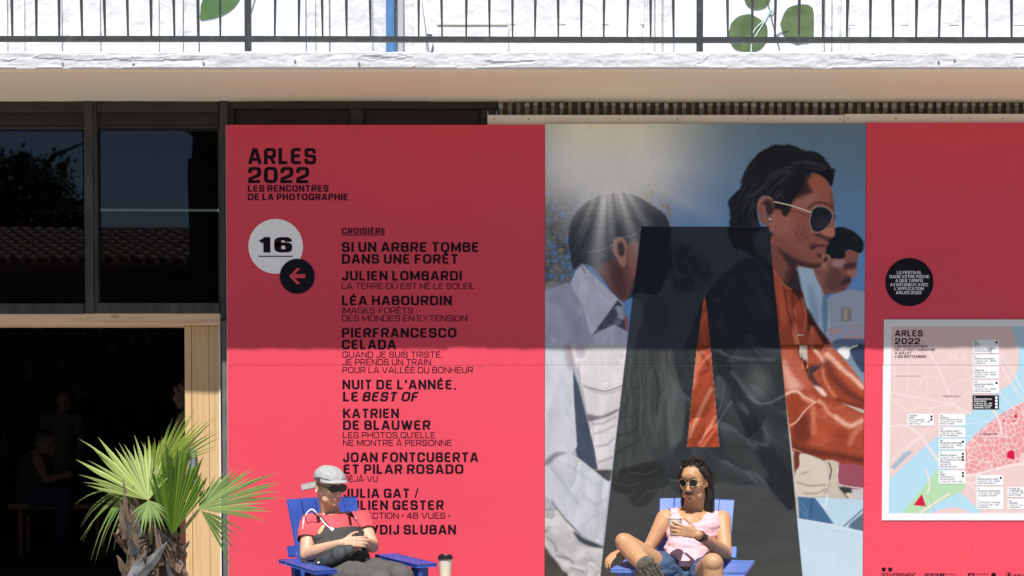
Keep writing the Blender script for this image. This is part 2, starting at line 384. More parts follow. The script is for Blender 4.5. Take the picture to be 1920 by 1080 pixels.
# ------------------------------------------------------------------ materials
M_white = mat('white_plaster', (0.71, 0.72, 0.745), 0.9, (0.62, 0.63, 0.655), 2.6, bump=0.9, bscale=9, bdist=0.03)
M_fascia = mat('rough_white_plaster', (0.62, 0.63, 0.66), 0.9, (0.52, 0.53, 0.56), 5, bump=0.7, bscale=22, bdist=0.012)
M_soffit = mat('beige_paint', (0.91, 0.75, 0.55), 0.85, (0.88, 0.78, 0.62), 1.1, bump=0.25, bscale=5, bdist=0.006, stretch=(0.6, 3, 1))
M_iron = mat('grey_iron_paint', (0.028, 0.032, 0.035), 0.55, (0.07, 0.08, 0.08), 22, bump=0.3, bscale=60, bdist=0.001, mixlo=0.5, mixhi=0.8)
M_darkwood = mat('dark_stained_wood', (0.016, 0.012, 0.010), 0.55, (0.032, 0.024, 0.02), 4, stretch=(1, 1, 6), bump=0.25, bscale=20, bdist=0.002)
M_darkpanel = mat('dark_brown_panel', (0.016, 0.007, 0.006), 0.5, (0.022, 0.011, 0.010), 3, bump=0.1)
M_charcoal = mat('charcoal_frame_paint', (0.022, 0.022, 0.024), 0.5, (0.06, 0.058, 0.055), 5, stretch=(3, 3, 0.6), bump=0.3, bscale=25, bdist=0.002, mixlo=0.4, mixhi=0.75)
M_greypost = mat('grey_post_paint', (0.10, 0.098, 0.094), 0.6, (0.15, 0.145, 0.135), 12, bump=0.2)
M_board = mat('primed_board', (0.80, 0.75, 0.68), 0.7, (0.74, 0.68, 0.61), 2, bump=0.1)
M_rib = mat('old_rib_plaster', (0.17, 0.145, 0.11), 0.9, (0.26, 0.225, 0.175), 24, bump=0.6, bscale=50, bdist=0.003)
M_ribdark = mat('dark_rib_recess', (0.075, 0.06, 0.046), 0.9, (0.12, 0.10, 0.078), 12)
M_ribcap = mat('pale_plaster_smear', (0.44, 0.42, 0.38), 0.9, (0.30, 0.275, 0.24), 40, bump=0.4)
M_black = mat('black_ink', (0.008, 0.007, 0.012), 0.6, spec=0.12)
M_screw = mat('screw_steel', (0.08, 0.07, 0.07), 0.4, metal=0.6)
M_paper = mat('pale_print_paper', (0.64, 0.70, 0.79), 0.75, (0.69, 0.74, 0.81), 1.5)
M_bluepipe = mat('blue_pipe_plastic', (0.06, 0.17, 0.38), 0.4, (0.09, 0.22, 0.44), 4, stretch=(6, 6, 1))
M_greypipe = mat('grey_pipe_plastic', (0.42, 0.42, 0.44), 0.5)
M_ground = mat('sunlit_paving', (0.385, 0.375, 0.35), 0.9, (0.335, 0.325, 0.305), 1.2, bump=0.3, bscale=30)
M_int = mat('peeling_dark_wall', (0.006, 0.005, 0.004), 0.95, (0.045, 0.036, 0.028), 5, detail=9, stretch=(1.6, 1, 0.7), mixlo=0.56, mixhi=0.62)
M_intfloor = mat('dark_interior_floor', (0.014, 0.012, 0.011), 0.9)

def red_mat():
    m = mat('red_panel_print', (0.69, 0.066, 0.103), 0.5, (0.665, 0.068, 0.108), 1.3, bump=0.22, bscale=1.3, bdist=0.02, spec=0.15)
    return m
M_red = red_mat()

def wood_mat(name, along, a, b):
    m = bpy.data.materials.new(name); m.use_nodes = True; t = m.node_tree; bs = t.nodes['Principled BSDF']; N = t.nodes.new
    tc = N('ShaderNodeTexCoord'); mp = N('ShaderNodeMapping'); t.links.new(tc.outputs['Object'], mp.inputs[0])
    st = [14, 14, 14]; st[along] = 0.7; mp.inputs['Scale'].default_value = st
    n = N('ShaderNodeTexNoise'); n.inputs['Scale'].default_value = 1.6; n.inputs['Detail'].default_value = 4; n.inputs['Distortion'].default_value = 0.8
    t.links.new(mp.outputs[0], n.inputs[0])
    wv = N('ShaderNodeMath'); wv.operation = 'MULTIPLY'; wv.inputs[1].default_value = 15; t.links.new(n.outputs['Fac'], wv.inputs[0])
    sn = N('ShaderNodeMath'); sn.operation = 'SINE'; t.links.new(wv.outputs[0], sn.inputs[0])
    r = N('ShaderNodeValToRGB'); r.color_ramp.elements[0].color = (*a, 1); r.color_ramp.elements[1].color = (*b, 1)
    r.color_ramp.elements[0].position = 0.1; r.color_ramp.elements[1].position = 0.75
    mr = N('ShaderNodeMapRange'); mr.inputs[1].default_value = -1; t.links.new(sn.outputs[0], mr.inputs[0]); t.links.new(mr.outputs[0], r.inputs[0])
    # knots
    mk = N('ShaderNodeMapping'); ks = [7, 7, 7]; ks[along] = 2.6; mk.inputs['Scale'].default_value = ks; t.links.new(tc.outputs['Object'], mk.inputs[0])
    vo = N('ShaderNodeTexVoronoi'); vo.inputs['Scale'].default_value = 1.0; t.links.new(mk.outputs[0], vo.inputs[0])
    kr = N('ShaderNodeValToRGB'); kr.color_ramp.elements[0].position = 0.05; kr.color_ramp.elements[1].position = 0.13
    kr.color_ramp.elements[0].color = (0.55, 0.55, 0.55, 1); kr.color_ramp.elements[1].color = (0, 0, 0, 1); t.links.new(vo.outputs['Distance'], kr.inputs[0])
    mx = N('ShaderNodeMix'); mx.data_type = 'RGBA'; t.links.new(kr.outputs[0], mx.inputs[0]); t.links.new(r.outputs[0], mx.inputs[6]); mx.inputs[7].default_value = (a[0] * 0.35, a[1] * 0.28, a[2] * 0.25, 1)
    t.links.new(mx.outputs[2], bs.inputs['Base Color']); bs.inputs['Roughness'].default_value = 0.6
    return m
M_pineV = wood_mat('pine_upright', 2, (0.54, 0.345, 0.16), (0.62, 0.42, 0.215))
M_pineH = wood_mat('pine_beam', 0, (0.62, 0.39, 0.22), (0.72, 0.49, 0.30))

def glass_mat():
    m = bpy.data.materials.new('dark_window_glass'); m.use_nodes = True; t = m.node_tree; t.nodes.clear(); N = t.nodes.new
    out = N('ShaderNodeOutputMaterial'); g = N('ShaderNodeBsdfGlossy'); g.inputs['Roughness'].default_value = 0.016; g.inputs['Color'].default_value = (0.66, 0.82, 1.0, 1)
    tr = N('ShaderNodeBsdfTransparent'); tr.inputs[0].default_value = (0.25, 0.25, 0.27, 1)
    fr = N('ShaderNodeFresnel'); fr.inputs[0].default_value = 1.6; mx = N('ShaderNodeMixShader')
    n = N('ShaderNodeTexNoise'); n.inputs['Scale'].default_value = 2.0; bp = N('ShaderNodeBump'); bp.inputs['Strength'].default_value = 0.04; bp.inputs['Distance'].default_value = 0.01
    t.links.new(n.outputs['Fac'], bp.inputs['Height']); t.links.new(bp.outputs[0], g.inputs['Normal'])
    t.links.new(fr.outputs[0], mx.inputs[0]); t.links.new(tr.outputs[0], mx.inputs[1]); t.links.new(g.outputs[0], mx.inputs[2]); t.links.new(mx.outputs[0], out.inputs[0])
    return m
M_glass = glass_mat()

# ------------------------------------------------------------------ ground
bm = bmesh.new(); bmesh.ops.create_grid(bm, x_segments=8, y_segments=8, size=150)
g_ = bobj('ground', bm, M_ground); tag(g_, 'pale sunlit paving in front of the building', kind='structure')

# ------------------------------------------------------------------ balcony: slab, fascia, soffit
XL, XR = -6.5, 6.5
zf = zs + 0.105       # balcony floor
YB = -BAL
bal = empty('balcony', (0, 0, zs), label='concrete balcony with rough white edge and beige underside over the panels', cat='balcony')
def rough_fascia():
    nx, nz = 900, 14; bm = bmesh.new(); rows = []
    zt, zb = ZP(97, YB), ZP(128, YB)
    for j in range(nz + 1):
        row = []
        for i in range(nx + 1):
            x = XL + (XR - XL) * i / nx; v = j / nz
            n1 = mnoise.noise(Vector((x * 2.2, j * 0.1, 3))); n2 = mnoise.noise(Vector((x * 9, j * 0.22, 8))); n3 = mnoise.noise(Vector((x * 28, j * 0.45, 1)))
            z = zb + (zt - zb) * v
            if j == nz: z += 0.006 * n1 + 0.004 * n2 + 0.003 * n3
            if j == 0: z += 0.002 * n1 + 0.003 * n2
            ch = mnoise.noise(Vector((x * 0.9, 0.4, 9))) * 0.7 + mnoise.noise(Vector((x * 3.5, j * 0.16, 20))) * 0.4
            step = 0.005 if (ch > 0.05 and v > 0.25 + 0.3 * math.sin(x * 3)) else 0.0
            y = YB - 0.004 * n1 - 0.004 * n2 - 0.002 * n3 + step
            if j in (0, nz): y += 0.006
            row.append(bm.verts.new((x, y, z)))
        rows.append(row)
    for j in range(nz):
        for i in range(nx): bm.faces.new((rows[j][i], rows[j][i + 1], rows[j + 1][i + 1], rows[j + 1][i]))
    tb = [bm.verts.new((v.co.x, YB + 0.05, v.co.z)) for v in rows[nz]]; bb = [bm.verts.new((v.co.x, YB + 0.022, v.co.z)) for v in rows[0]]
    for i in range(nx):
        bm.faces.new((rows[nz][i], rows[nz][i + 1], tb[i + 1], tb[i])); bm.faces.new((bb[i], bb[i + 1], rows[0][i + 1], rows[0][i]))
    return bobj('edge_plaster', bm, M_fascia, bal)
rough_fascia()
box('slab', XL, XR, YB + 0.048, 0.25, zs + 0.02, zf - 0.012, M_white, bal)
box('drip_lip', XL, XR, YB + 0.012, YB + 0.052, zs - 0.001, zs + 0.03, M_soffit, bal)
def soffit():
    bm = bmesh.new(); nx, ny = 300, 16; rows = []
    for j in range(ny + 1):
        row = []
        for i in range(nx + 1):
            x = XL + (XR - XL) * i / nx; y = YB + 0.066 + (0.20 - YB - 0.066) * j / ny
            z = zs + 0.005 * mnoise.noise(Vector((x * 1.3, y * 2, 0))) + 0.0015 * mnoise.noise(Vector((x * 9, y * 6, 4)))
            if j == 0: z += 0.0025 * mnoise.noise(Vector((x * 4, 0, 7)))
            row.append(bm.verts.new((x, y, z)))
        rows.append(row)
    top = [bm.verts.new((v.co.x, v.co.y, zs + 0.03)) for v in rows[0]]
    for j in range(ny):
        for i in range(nx): bm.faces.new((rows[j + 1][i], rows[j + 1][i + 1], rows[j][i + 1], rows[j][i]))
    for i in range(nx): bm.faces.new((rows[0][i], rows[0][i + 1], top[i + 1], top[i]))
    return bobj('soffit', bm, M_soffit, bal, smooth=True)
soffit()
for px, py in ((116, 113), (249, 113), (381, 114), (553, 112), (673, 115), (1760, 112), (1910, 126), (1790, 110)):
    c = P(px, py, YB - 0.004); bm = bmesh.new(); tube(bm, [c, c + Vector((0, -0.010, -0.003))], 0.007, 8); bobj('drip_stub', bm, M_white, bal)

# ------------------------------------------------------------------ railing
YR = -0.915
rail = empty('railing', (0, YR, zf), label='dark iron balcony railing with thin upright bars above the white edge', cat='railing')
zr0, zr1 = ZP(79.5, YR), ZP(69.5, YR)
zt_ = zf + 1.0
def rail_part(name, x0, x1, dz0=0, dz1=0):
    bm = bmesh.new(); n = 24
    for i in range(n):
        a = x0 + (x1 - x0) * i / n; b = x0 + (x1 - x0) * (i + 1) / n
    g = bmesh.ops.create_cube(bm, size=1)
    for v in g['verts']:
        t = v.co.x + 0.5; v.co = Vector((x0 + (x1 - x0) * t, YR + v.co.y * 0.03, (zr0 + zr1) / 2 + v.co.z * (zr1 - zr0) + dz0 * (1 - t) + dz1 * t))
    return bobj(name, bm, M_iron, rail)
pr = lambda px: XP(px, YR, 40)
rail_part('bottom_rail', XL, pr(459), 0.004, 0.004); rail_part('bottom_rail', pr(471), pr(1306), 0.004, -0.003); rail_part('bottom_rail', pr(1318), XR, -0.002, -0.004)
box('top_rail', XL, XR, YR - 0.025, YR + 0.025, zt_, zt_ + 0.03, M_iron, rail)
for px in (-385, 465, 1312, 2160):
    x = pr(px); box('post', x - 0.018, x + 0.018, YR - 0.018, YR + 0.018, zf - 0.02, zt_, M_iron, rail)
bars = [23, 68, 111, 154, 197, 240, 283.5, 327, 371, 413, 515, 560, 605, 650, 695, 741, 785, 829, 874, 918, 961, 1003, 1047, 1090, 1132, 1176, 1220, 1263,
        1365, 1410, 1453, 1498, 1543, 1588, 1632, 1675, 1718, 1761, 1806, 1851, 1897] + [23 - 43.4 * k for k in range(1, 9)] + [1897 + 43.4 * k for k in range(1, 5)]
for px in bars:
    x = pr(px); j = random.uniform(-0.006, 0.006); bm = bmesh.new()
    w0, w1 = 0.0045, random.uniform(0.0085, 0.0105)
    g = bmesh.ops.create_cube(bm, size=1)
    for v in g['verts']:
        top = v.co.z > 0; zt2 = zr1 + 0.30
        hw = w1 if top else w0
        v.co = Vector((x + v.co.x * 2 * hw + (j if top else 0), YR + v.co.y * 0.012, (zt2 if top else zr1 - 0.004)))
    bx(bm, x + j - w1, x + j + w1, YR - 0.006, YR + 0.006, zr1 + 0.30, zt_)
    bobj('baluster', bm, M_iron, rail)

# ------------------------------------------------------------------ upper wall
YW = 0.12
def upper_wall():
    bm = bmesh.new(); nx, nz = 520, 40; rows = []
    z0, z1 = zf - 0.01, zf + 3.0
    for j in range(nz + 1):
        row = []
        for i in range(nx + 1):
            x = XL + (XR - XL) * i / nx; z = z0 + 1.0 * j / (nz - 1) if j < nz else z1
            n = mnoise.noise(Vector((x * 3, 0, z * 3))); n2 = mnoise.noise(Vector((x * 12, 5, z * 12)))
            row.append(bm.verts.new((x, YW - 0.006 * n - 0.003 * n2, z)))
        rows.append(row)
    for j in range(nz):
        for i in range(nx): bm.faces.new((rows[j][i], rows[j][i + 1], rows[j + 1][i + 1], rows[j + 1][i]))
    return bobj('plaster_face', bm, M_white, uw, smooth=True)
uw = empty('upper_wall', (0, YW, zf), label='white plastered wall behind the balcony railing', cat='wall')
upper_wall(); box('core', XL, XR, YW + 0.02, YW + 0.3, zf, zf + 3.0, M_white, uw)
box('parapet', XL, XR, YW - 0.06, YW + 0.34, zf + 3.0, zf + 3.12, M_white, uw)
def wx(px): return XP(px, YW, 40)
zu = zf + 2.2
# jambs, pilaster strips and reveal lines
for a, b, d in ((38, 47, 0.012), (352, 358, 0.02), (358, 374, 0.035), (575, 592, 0.02), (598, 618, 0.03), (1213, 1226, 0.03), (1228, 1240, 0.045), (1243, 1262, 0.03),
                (1527, 1541, 0.03), (1545, 1556, 0.045), (1559, 1571, 0.03), (1576, 1590, 0.02)):
    box('jamb_strip', wx(a), wx(b), YW - d, YW - 0.005, zf, zu, M_white, uw, bev=0.004)
box('lower_panel', wx(818), wx(953), YW - 0.024, YW - 0.002, zf, ZP(50, YW), M_white, uw, bev=0.003)
box('moulding', wx(819), wx(952), YW - 0.035, YW - 0.002, ZP(49, YW), ZP(39, YW), M_board, uw, bev=0.005)
box('lower_panel', wx(956), wx(1204), YW - 0.02, YW - 0.002, zf, ZP(49, YW), M_white, uw, bev=0.003)
box('upper_panel', wx(956), wx(1208), YW - 0.014, YW - 0.002, ZP(47, YW), zu, M_white, uw, bev=0.003)
box('lower_panel', wx(1592), wx(2100), YW - 0.018, YW - 0.002, zf, ZP(50, YW), M_white, uw, bev=0.003)
box('upper_panel', wx(1592), wx(2100), YW - 0.010, YW - 0.002, ZP(48, YW), zu, M_white, uw, bev=0.003)
for a, b in ((0, 16), (60, 118), (130, 190), (210, 300), (320, 345), (620, 700), (775, 800), (965, 1050), (1060, 1130), (1140, 1200), (1600, 1690), (1700, 1780), (1795, 1900)):
    h = (hash((a * 7) % 13) % 5) * .01
    box('board_face', wx(a + 1), wx(b - 1), YW - 0.0165 - (a % 3) * 0.002, YW - 0.011, zf, zu - .2, M_white, uw, bev=0.003)
# drain pipes and plank
t_ = bmesh.new(); tube(t_, [(wx(735), YW - 0.05, zf), (wx(735), YW - 0.05, zu)], 0.036, 20); tag(bobj('drain_pipe', t_, M_bluepipe, smooth=False), 'blue drain pipe running down the white upper wall', 'pipe')
t_ = bmesh.new(); bx(t_, wx(746), wx(757), YW - 0.045, YW - 0.008, zf, zu, 0.005); tag(bobj('cable_duct', t_, M_greypipe), 'slim grey duct right beside the blue drain pipe', 'duct')
t_ = bmesh.new(); a0, a1 = P(811, 101, -0.55), P(790, -40, 0.02)
g = bmesh.ops.create_cube(t_, size=1)
for v in g['verts']:
    q = a0.lerp(a1, v.co.z + 0.5 if v.co.z < 0 else 1.0); v.co = Vector((q.x + v.co.x * 0.03, q.y + v.co.y * 0.012, q.z if v.co.z < 0 else q.z))
tag(bobj('leaning_slat', t_, mat('pale_slat', (0.55, 0.55, 0.56), 0.7)), 'pale wooden slat leaning behind the balcony railing', 'slat')

# printed sheets with leaves
M_leafprint = mat('green_leaf_print', (0.045, 0.12, 0.035), 0.6, (0.08, 0.17, 0.05), 9, bump=0.0, mixlo=0.3, mixhi=0.7)
M_leafdark = mat('dark_leaf_print', (0.055, 0.10, 0.035), 0.6, (0.10, 0.15, 0.06), 12)
M_stem = mat('stem_print', (0.16, 0.14, 0.05), 0.6, (0.22, 0.2, 0.09), 8)
M_vein = mat('leaf_vein_print', (0.16, 0.22, 0.09), 0.6)
YS = YW - 0.012
def leaf_sheet(x0, x1, label):
    e = empty('leaf_print', (wx((x0 + x1) / 2), YS, zf), label=label, cat='poster', group='leaf prints on the upper wall')
    box('paper', wx(x0), wx(x1), YS - 0.03, YS - 0.004, zf, zu, M_paper, e); return e
YL = YS - 0.0335
def smooth_poly(name, pts, m, e, t=0.0015, y=YL):
    return pxpoly(name, [(p[0], p[1]) for p in spline([(a, b, 0) for a, b in pts], 5, True)], y, m, e, t)
e1 = leaf_sheet(377, 574, 'pale botanical print with one pointed green leaf beside the left railing post')
smooth_poly('leaf', [(376, 37), (392, 36), (412, 31), (432, 20), (446, 5), (452, -12), (440, -30), (415, -34), (392, -18), (378, 5), (376, 20)], M_leafprint, e1)
bm = bmesh.new(); tube(bm, [P(470, 26, YL - 0.002), P(474, 12, YL - 0.002), P(482, -12, YL - 0.002), P(486, -60, YL - 0.002)], 0.005, 6, flat=0.3); bobj('stem', bm, M_stem, e1)
e2 = leaf_sheet(1264, 1527, 'pale botanical print with round green leaves tied by a pale string')
rl = random.Random(3)
def round_leaf(cx, cy, rx, ry, k=22):
    return [(cx + rx * math.cos(2 * math.pi * i / k) * (1 + rl.uniform(-.045, .045)), cy + ry * math.sin(2 * math.pi * i / k) * (1 + rl.uniform(-.045, .045))) for i in range(k)]
smooth_poly('leaf', round_leaf(1403, 64, 37, 36), M_leafdark, e2)
q = round_leaf(1500, 45, 36, 38); q = [(min(x, 1526), y) for x, y in q]; pxpoly('leaf', q, YL, M_leafdark, e2, 0.0015)
smooth_poly('leaf', round_leaf(1420, -6, 25, 24), M_leafdark, e2)
bm = bmesh.new(); tube(bm, [P(x, y, YL - 0.003) for x, y in ((1462, 94), (1454, 62), (1447, 35), (1440, 5), (1428, -30))], 0.008, 8, flat=0.3); bobj('stem', bm, M_stem, e2)
bm = bmesh.new(); tube(bm, [P(x, y, YL - 0.003) for x, y in ((1455, 66), (1464, 60), (1478, 57))], 0.005, 8, flat=0.3); bobj('stem', bm, M_stem, e2)
M_string = mat('pale_string', (0.55, 0.72, 0.66), 0.7)
for pts in (((1410, 66), (1416, 54), (1432, 38), (1441, 22), (1450, 16), (1449, 24), (1440, 25)), ((1408, 100), (1410, 80), (1420, 62), (1436, 36), (1444, 20))):
    bm = bmesh.new(); tube(bm, [P(p[0], p[1], YL - 0.006) for p in spline([(a, b, 0) for a, b in pts], 4)], 0.004, 6); bobj('string', bm, M_string, e2)

# ------------------------------------------------------------------ ribbed strip under the balcony, boards
YRB = 0.13
rb = empty('ribbed_wall_strip', (1.6, YRB, zs - 0.05), label='strip of ribbed brown plaster under the balcony above the posters', cat='wall')
zr_b, zr_t = ZP(225, YRB), zs + 0.02
x0r, x1r = XP(932, YRB, 200), XR
box('recess', x0r, x1r, YRB, YRB + 0.06, zr_b - 1.0, zr_t, M_ribdark, rb)
step = 16.3; k = 0; px = 939
rr_ = random.Random(5)
while px < 2300:
    wv = rr_.uniform(3.2, 4.4); xa, xb = XP(px - wv, YRB - 0.02, 200), XP(px + wv, YRB - 0.02, 200)
    box('rib', xa, xb, YRB - 0.022, YRB - 0.0005, zr_b - 0.3, zs + 0.015, M_rib, rb, bev=0.002)
    if rr_.random() < 0.8:
        h = rr_.uniform(0.01, 0.035); box('plaster_smear', xa - 0.001, xb + 0.001, YRB - 0.024, YRB - 0.022, zs - 0.012 - h, zs - 0.012, M_ribcap, rb)
    px += step + rr_.uniform(-0.7, 0.7)
YBD = 0.035
tb_ = empty('trim_board', (XP(1250, YBD), YBD, ZP(232, YBD)), label='long cream board above the photo poster, left of the board joint', cat='board', group='cream boards above the panels')
box('plank', XP(914, YBD, 224), XP(1581.6, YBD, 224), YBD, YBD + 0.03, ZP(240, YBD), ZP(215.5, YBD), M_board, tb_, bev=0.001)
tb2 = empty('trim_board', (XP(1750, YBD), YBD, ZP(230, YBD)), label='long cream board above the right red panel, right of the board joint', cat='board', group='cream boards above the panels')
box('plank', XP(1582.8, YBD, 224), XR, YBD, YBD + 0.03, ZP(240, YBD), ZP(213.5, YBD), M_board, tb2, bev=0.001)
def screw(px, py, Y, parent, r=0.0045):
    c = P(px, py, Y); bm = bmesh.new(); prism(bm, [(c.x + r * math.cos(a * math.pi / 4), c.z + r * math.sin(a * math.pi / 4)) for a in range(8)], Y - 0.0012, Y)
    return bobj('screw', bm, M_screw, parent)
for px in (926, 991, 1162, 1270, 1402, 1470, 1575): screw(px, 223.5, YBD, tb_)
for px in (1590, 1680, 1784, 1818, 1880): screw(px, 222, YBD, tb2)

# ------------------------------------------------------------------ dark window frames upper left
YF = 0.10
wf = empty('shopfront_window', (XP(200, YF), YF, ZP(590, YF)), label='dark framed shopfront windows above the wooden doorway, reflecting a tiled roof', cat='window')
def fbx(name, a, b, t, bo, y0, y1, m, parent, py=400, bev=0.003):
    return box(name, XP(a, y0, py), XP(b, y0, py), y0, y1, ZP(bo, y0), ZP(t, y0), m, parent, bev)
fbx('top_rail', -700, 157, 189, 210, YF - 0.005, YF + 0.09, M_darkwood, wf, 200)
fbx('top_rail', 181, 410, 189, 210, YF - 0.005, YF + 0.09, M_darkwood, wf, 200)
fbx('transom_panel', -700, 157, 210.5, 237.5, YF + 0.03, YF + 0.08, M_darkpanel, wf, 220)
fbx('transom_panel', 180, 410, 210.5, 236.5, YF + 0.03, YF + 0.08, M_darkpanel, wf, 220)
fbx('bead', -700, 157, 237.5, 242, YF + 0.02, YF + 0.08, M_darkwood, wf, 240, 0.001)
fbx('bead', 180, 410, 236.5, 240, YF + 0.02, YF + 0.08, M_darkwood, wf, 240, 0.001)
fbx('post', 158, 174, 189, 588, YF - 0.02, YF + 0.09, M_charcoal, wf); fbx('post_edge', 174.5, 182, 189, 588, YF + 0.0, YF + 0.09, M_charcoal, wf)
fbx('bottom_rail', -700, 158, 569, 589, YF - 0.01, YF + 0.09, M_charcoal, wf, 580); fbx('bottom_rail', 182.5, 412, 568, 587, YF - 0.01, YF + 0.09, M_charcoal, wf, 580)
fbx('glazing_bar', 409, 414, 237, 568, YF + 0.01, YF + 0.09, M_darkwood, wf)
YG = YF + 0.05
for a, b in ((-700, 158), (182, 410)):
    box('pane', XP(a, YG), XP(b, YG), YG, YG + 0.005, ZP(572, YG), ZP(236, YG), M_glass, wf)
# long corner post between the doorway and the red panel (kept as its own part down to the ground)
fbx('corner_post', 412.5, 428, 189, 600, YF - 0.03, YF + 0.09, M_charcoal, wf)
cp = empty('corner_post_lower', (XP(420, YF), YF, 0), label='grey painted post between pine doorway and red panel', cat='post')
cp.name = 'grey_post'
YP2 = 0.05
box('shaft', XP(417, YP2, 850), XP(431.5, YP2, 850), YP2, YP2 + 0.1, 0, ZP(601, YP2), M_greypost, cp, 0.003)
# strip light behind the right pane
M_tube = bpy.data.materials.new('lit_tube'); M_tube.use_nodes = True
b_ = M_tube.node_tree.nodes['Principled BSDF']; b_.inputs['Base Color'].default_value = (0.7, 0.75, 0.68, 1)
b_.inputs['Emission Color'].default_value = (0.86, 1.0, 0.85, 1); b_.inputs['Emission Strength'].default_value = 0.75
tl = empty('strip_light', (XP(296, YG + 0.06), YG + 0.06, ZP(395, YG + 0.06)), label='thin pale lit strip light crossing behind the right window pane', cat='lamp')
bm = bmesh.new(); a, b = P(176, 393.5, YG + 0.06), P(416, 394.5, YG + 0.06); tube(bm, [a, b], 0.0085, 10); bobj('tube', bm, M_tube, tl)
# dark frame above the red panel
df = empty('dark_frame', (XP(670, YF), YF, ZP(234, YF)), label='dark brown framed panels just above the left red panel', cat='frame')
fbx('head_rail', 428, 932, 188, 204, YF, YF + 0.08, M_darkwood, df, 200)
for a, b in ((428, 438), (657, 682), (901, 914), (915, 931)): fbx('stile', a, b, 204.5, 300, YF + 0.004, YF + 0.08, M_darkwood, df, 220)
for a, b in ((438, 657), (682, 901)): fbx('infill_panel', a, b, 204.5, 300, YF + 0.045, YF + 0.08, M_darkpanel, df, 220)
fbx('backing', 428, 932, 300, 1160, YF, YF + 0.08, M_darkwood, df, 600)
box('wall_behind_panels', XP(932, 0.2), XR, 0.19, 0.3, 0, zs + 0.02, M_ribdark, None); tag(bpy.data.objects['wall_behind_panels'], 'dark wall behind the posters', kind='structure')

# ------------------------------------------------------------------ pine doorway
tanp = (zs - 0.0 - ZP(737, 0.14)) / (BAL)
YD = 0.02
for _ in range(30):     # the post stands as far back as its shadow line shows
    YD = (zs - ZP(737, YD)) / (drop / BAL) - BAL
pd = empty('pine_doorway', (XP(380, YD), YD, 0), label='new pine door frame with knots beside the dark opening', cat='door frame')
fbx('lintel', -700, 413.5, 587.5, 610, YF - 0.005, YD + 0.14, M_pineH, pd, 600)
fbx('under_strip', -700, 346, 610.5, 613, YD - 0.01, YD + 0.13, M_pineH, pd, 612, 0.001)
z1 = ZP(611.5, YD)
for a, b, d in ((347, 359.5, 0), (360.2, 392, 0.002), (392.8, 410.5, 0)):
    box('upright_board', XP(a, YD, 800), XP(b, YD, 800), YD + d, YD + 0.12, 0, z1, M_pineV, pd, 0.0015)
box('edge_strip', XP(411, YD, 800), XP(414.5, YD, 800), YD - 0.008, YD + 0.12, 0, z1, M_board, pd, 0.001)
M_redframe = mat('dark_red_paint', (0.10, 0.012, 0.012), 0.6)
tag(box('door_leaf', XP(337, YD + 0.25, 900), XP(348, YD + 0.25, 900), YD + 0.25, YD + 0.29, 0, 1.35, M_redframe), 'dark red board edge just inside the doorway', 'door')
tag(box('junction_box', XP(354, YD - 0.03, 860), XP(367, YD - 0.03, 860), YD - 0.045, YD - 0.001, ZP(905, YD), ZP(842, YD), mat('blue_grey_plastic', (0.16, 0.21, 0.27), 0.5), bev=0.004), 'blue grey box fixed on the pine post behind the palm', 'box')

# ------------------------------------------------------------------ dark interior
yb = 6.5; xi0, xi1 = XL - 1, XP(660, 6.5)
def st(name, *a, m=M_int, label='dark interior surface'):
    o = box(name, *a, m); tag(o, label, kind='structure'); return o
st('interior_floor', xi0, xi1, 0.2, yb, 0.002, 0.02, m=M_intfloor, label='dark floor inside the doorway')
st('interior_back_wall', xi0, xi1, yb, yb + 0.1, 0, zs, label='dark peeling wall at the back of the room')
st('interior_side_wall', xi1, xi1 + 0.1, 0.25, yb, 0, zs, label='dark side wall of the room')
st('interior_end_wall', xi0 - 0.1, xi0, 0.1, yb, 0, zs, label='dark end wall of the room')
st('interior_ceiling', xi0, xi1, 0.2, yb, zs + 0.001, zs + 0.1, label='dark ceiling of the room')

# ------------------------------------------------------------------ exhibition panels
YPn = 0.0            # front plane of the panels
PB = 1160            # lower edge of the boards, below the picture
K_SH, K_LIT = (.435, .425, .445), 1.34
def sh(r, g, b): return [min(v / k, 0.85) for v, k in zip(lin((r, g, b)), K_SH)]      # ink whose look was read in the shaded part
def lt(r, g, b): return [v / K_LIT for v in lin((r, g, b))]                # ink whose look was read in sunlight
M_batten = mat('panel_batten', (0.5, 0.45, 0.38), 0.8)
def red_panel(label, px0, px1, top, seam, pxr=None):
    e = empty('exhibition_panel', (XP((px0 + px1) / 2, YPn), YPn, 0), label=label, cat='panel')
    x0 = XP(px0, YPn); x1 = XP(px1, YPn) if pxr is None else pxr
    for a, b in ((top, seam - 0.25), (seam + 0.25, PB)):
        box('board', x0, x1, YPn, YPn + 0.012, ZP(b, YPn), ZP(a, YPn), M_red, e, 0.0008)
    for x in np.arange(x0 + 0.03, x1, 0.6): box('batten', x, x + 0.03, YPn + 0.0125, YPn + 0.03, ZP(PB, YPn), ZP(top + 3, YPn), M_batten, e)
    return e
pA = red_panel('red festival panel with the exhibition list and a white circle numbered 16', 426.6, 1021.3, 234, 685)
pC = red_panel('red festival panel on the right with a black disc and town map', 1621.3, 1920, 230, 685, pxr=XR)
for px, py in ((439, 257), (432, 571), (432, 690), (903, 688), (672, 243), (435, 800), (431, 1022), (910, 777), (910, 870), (910, 980), (672, 690)): screw(px, py, YPn, pA, 0.0035)
for px, py in ((1625, 797), (1625, 908), (1625, 1016), (1822, 1033), (1700, 686)): screw(px, py, YPn, pC, 0.0035)
box('edge_lining', XP(425.2, YPn), XP(426.5, YPn), YPn + 0.001, YPn + 0.012, ZP(PB, YPn), ZP(234, YPn), mat('pale_panel_edge', (0.42, 0.25, 0.24), 0.7), pA)
YT = YPn - 0.0012
BO, LI = 0.026, -0.006
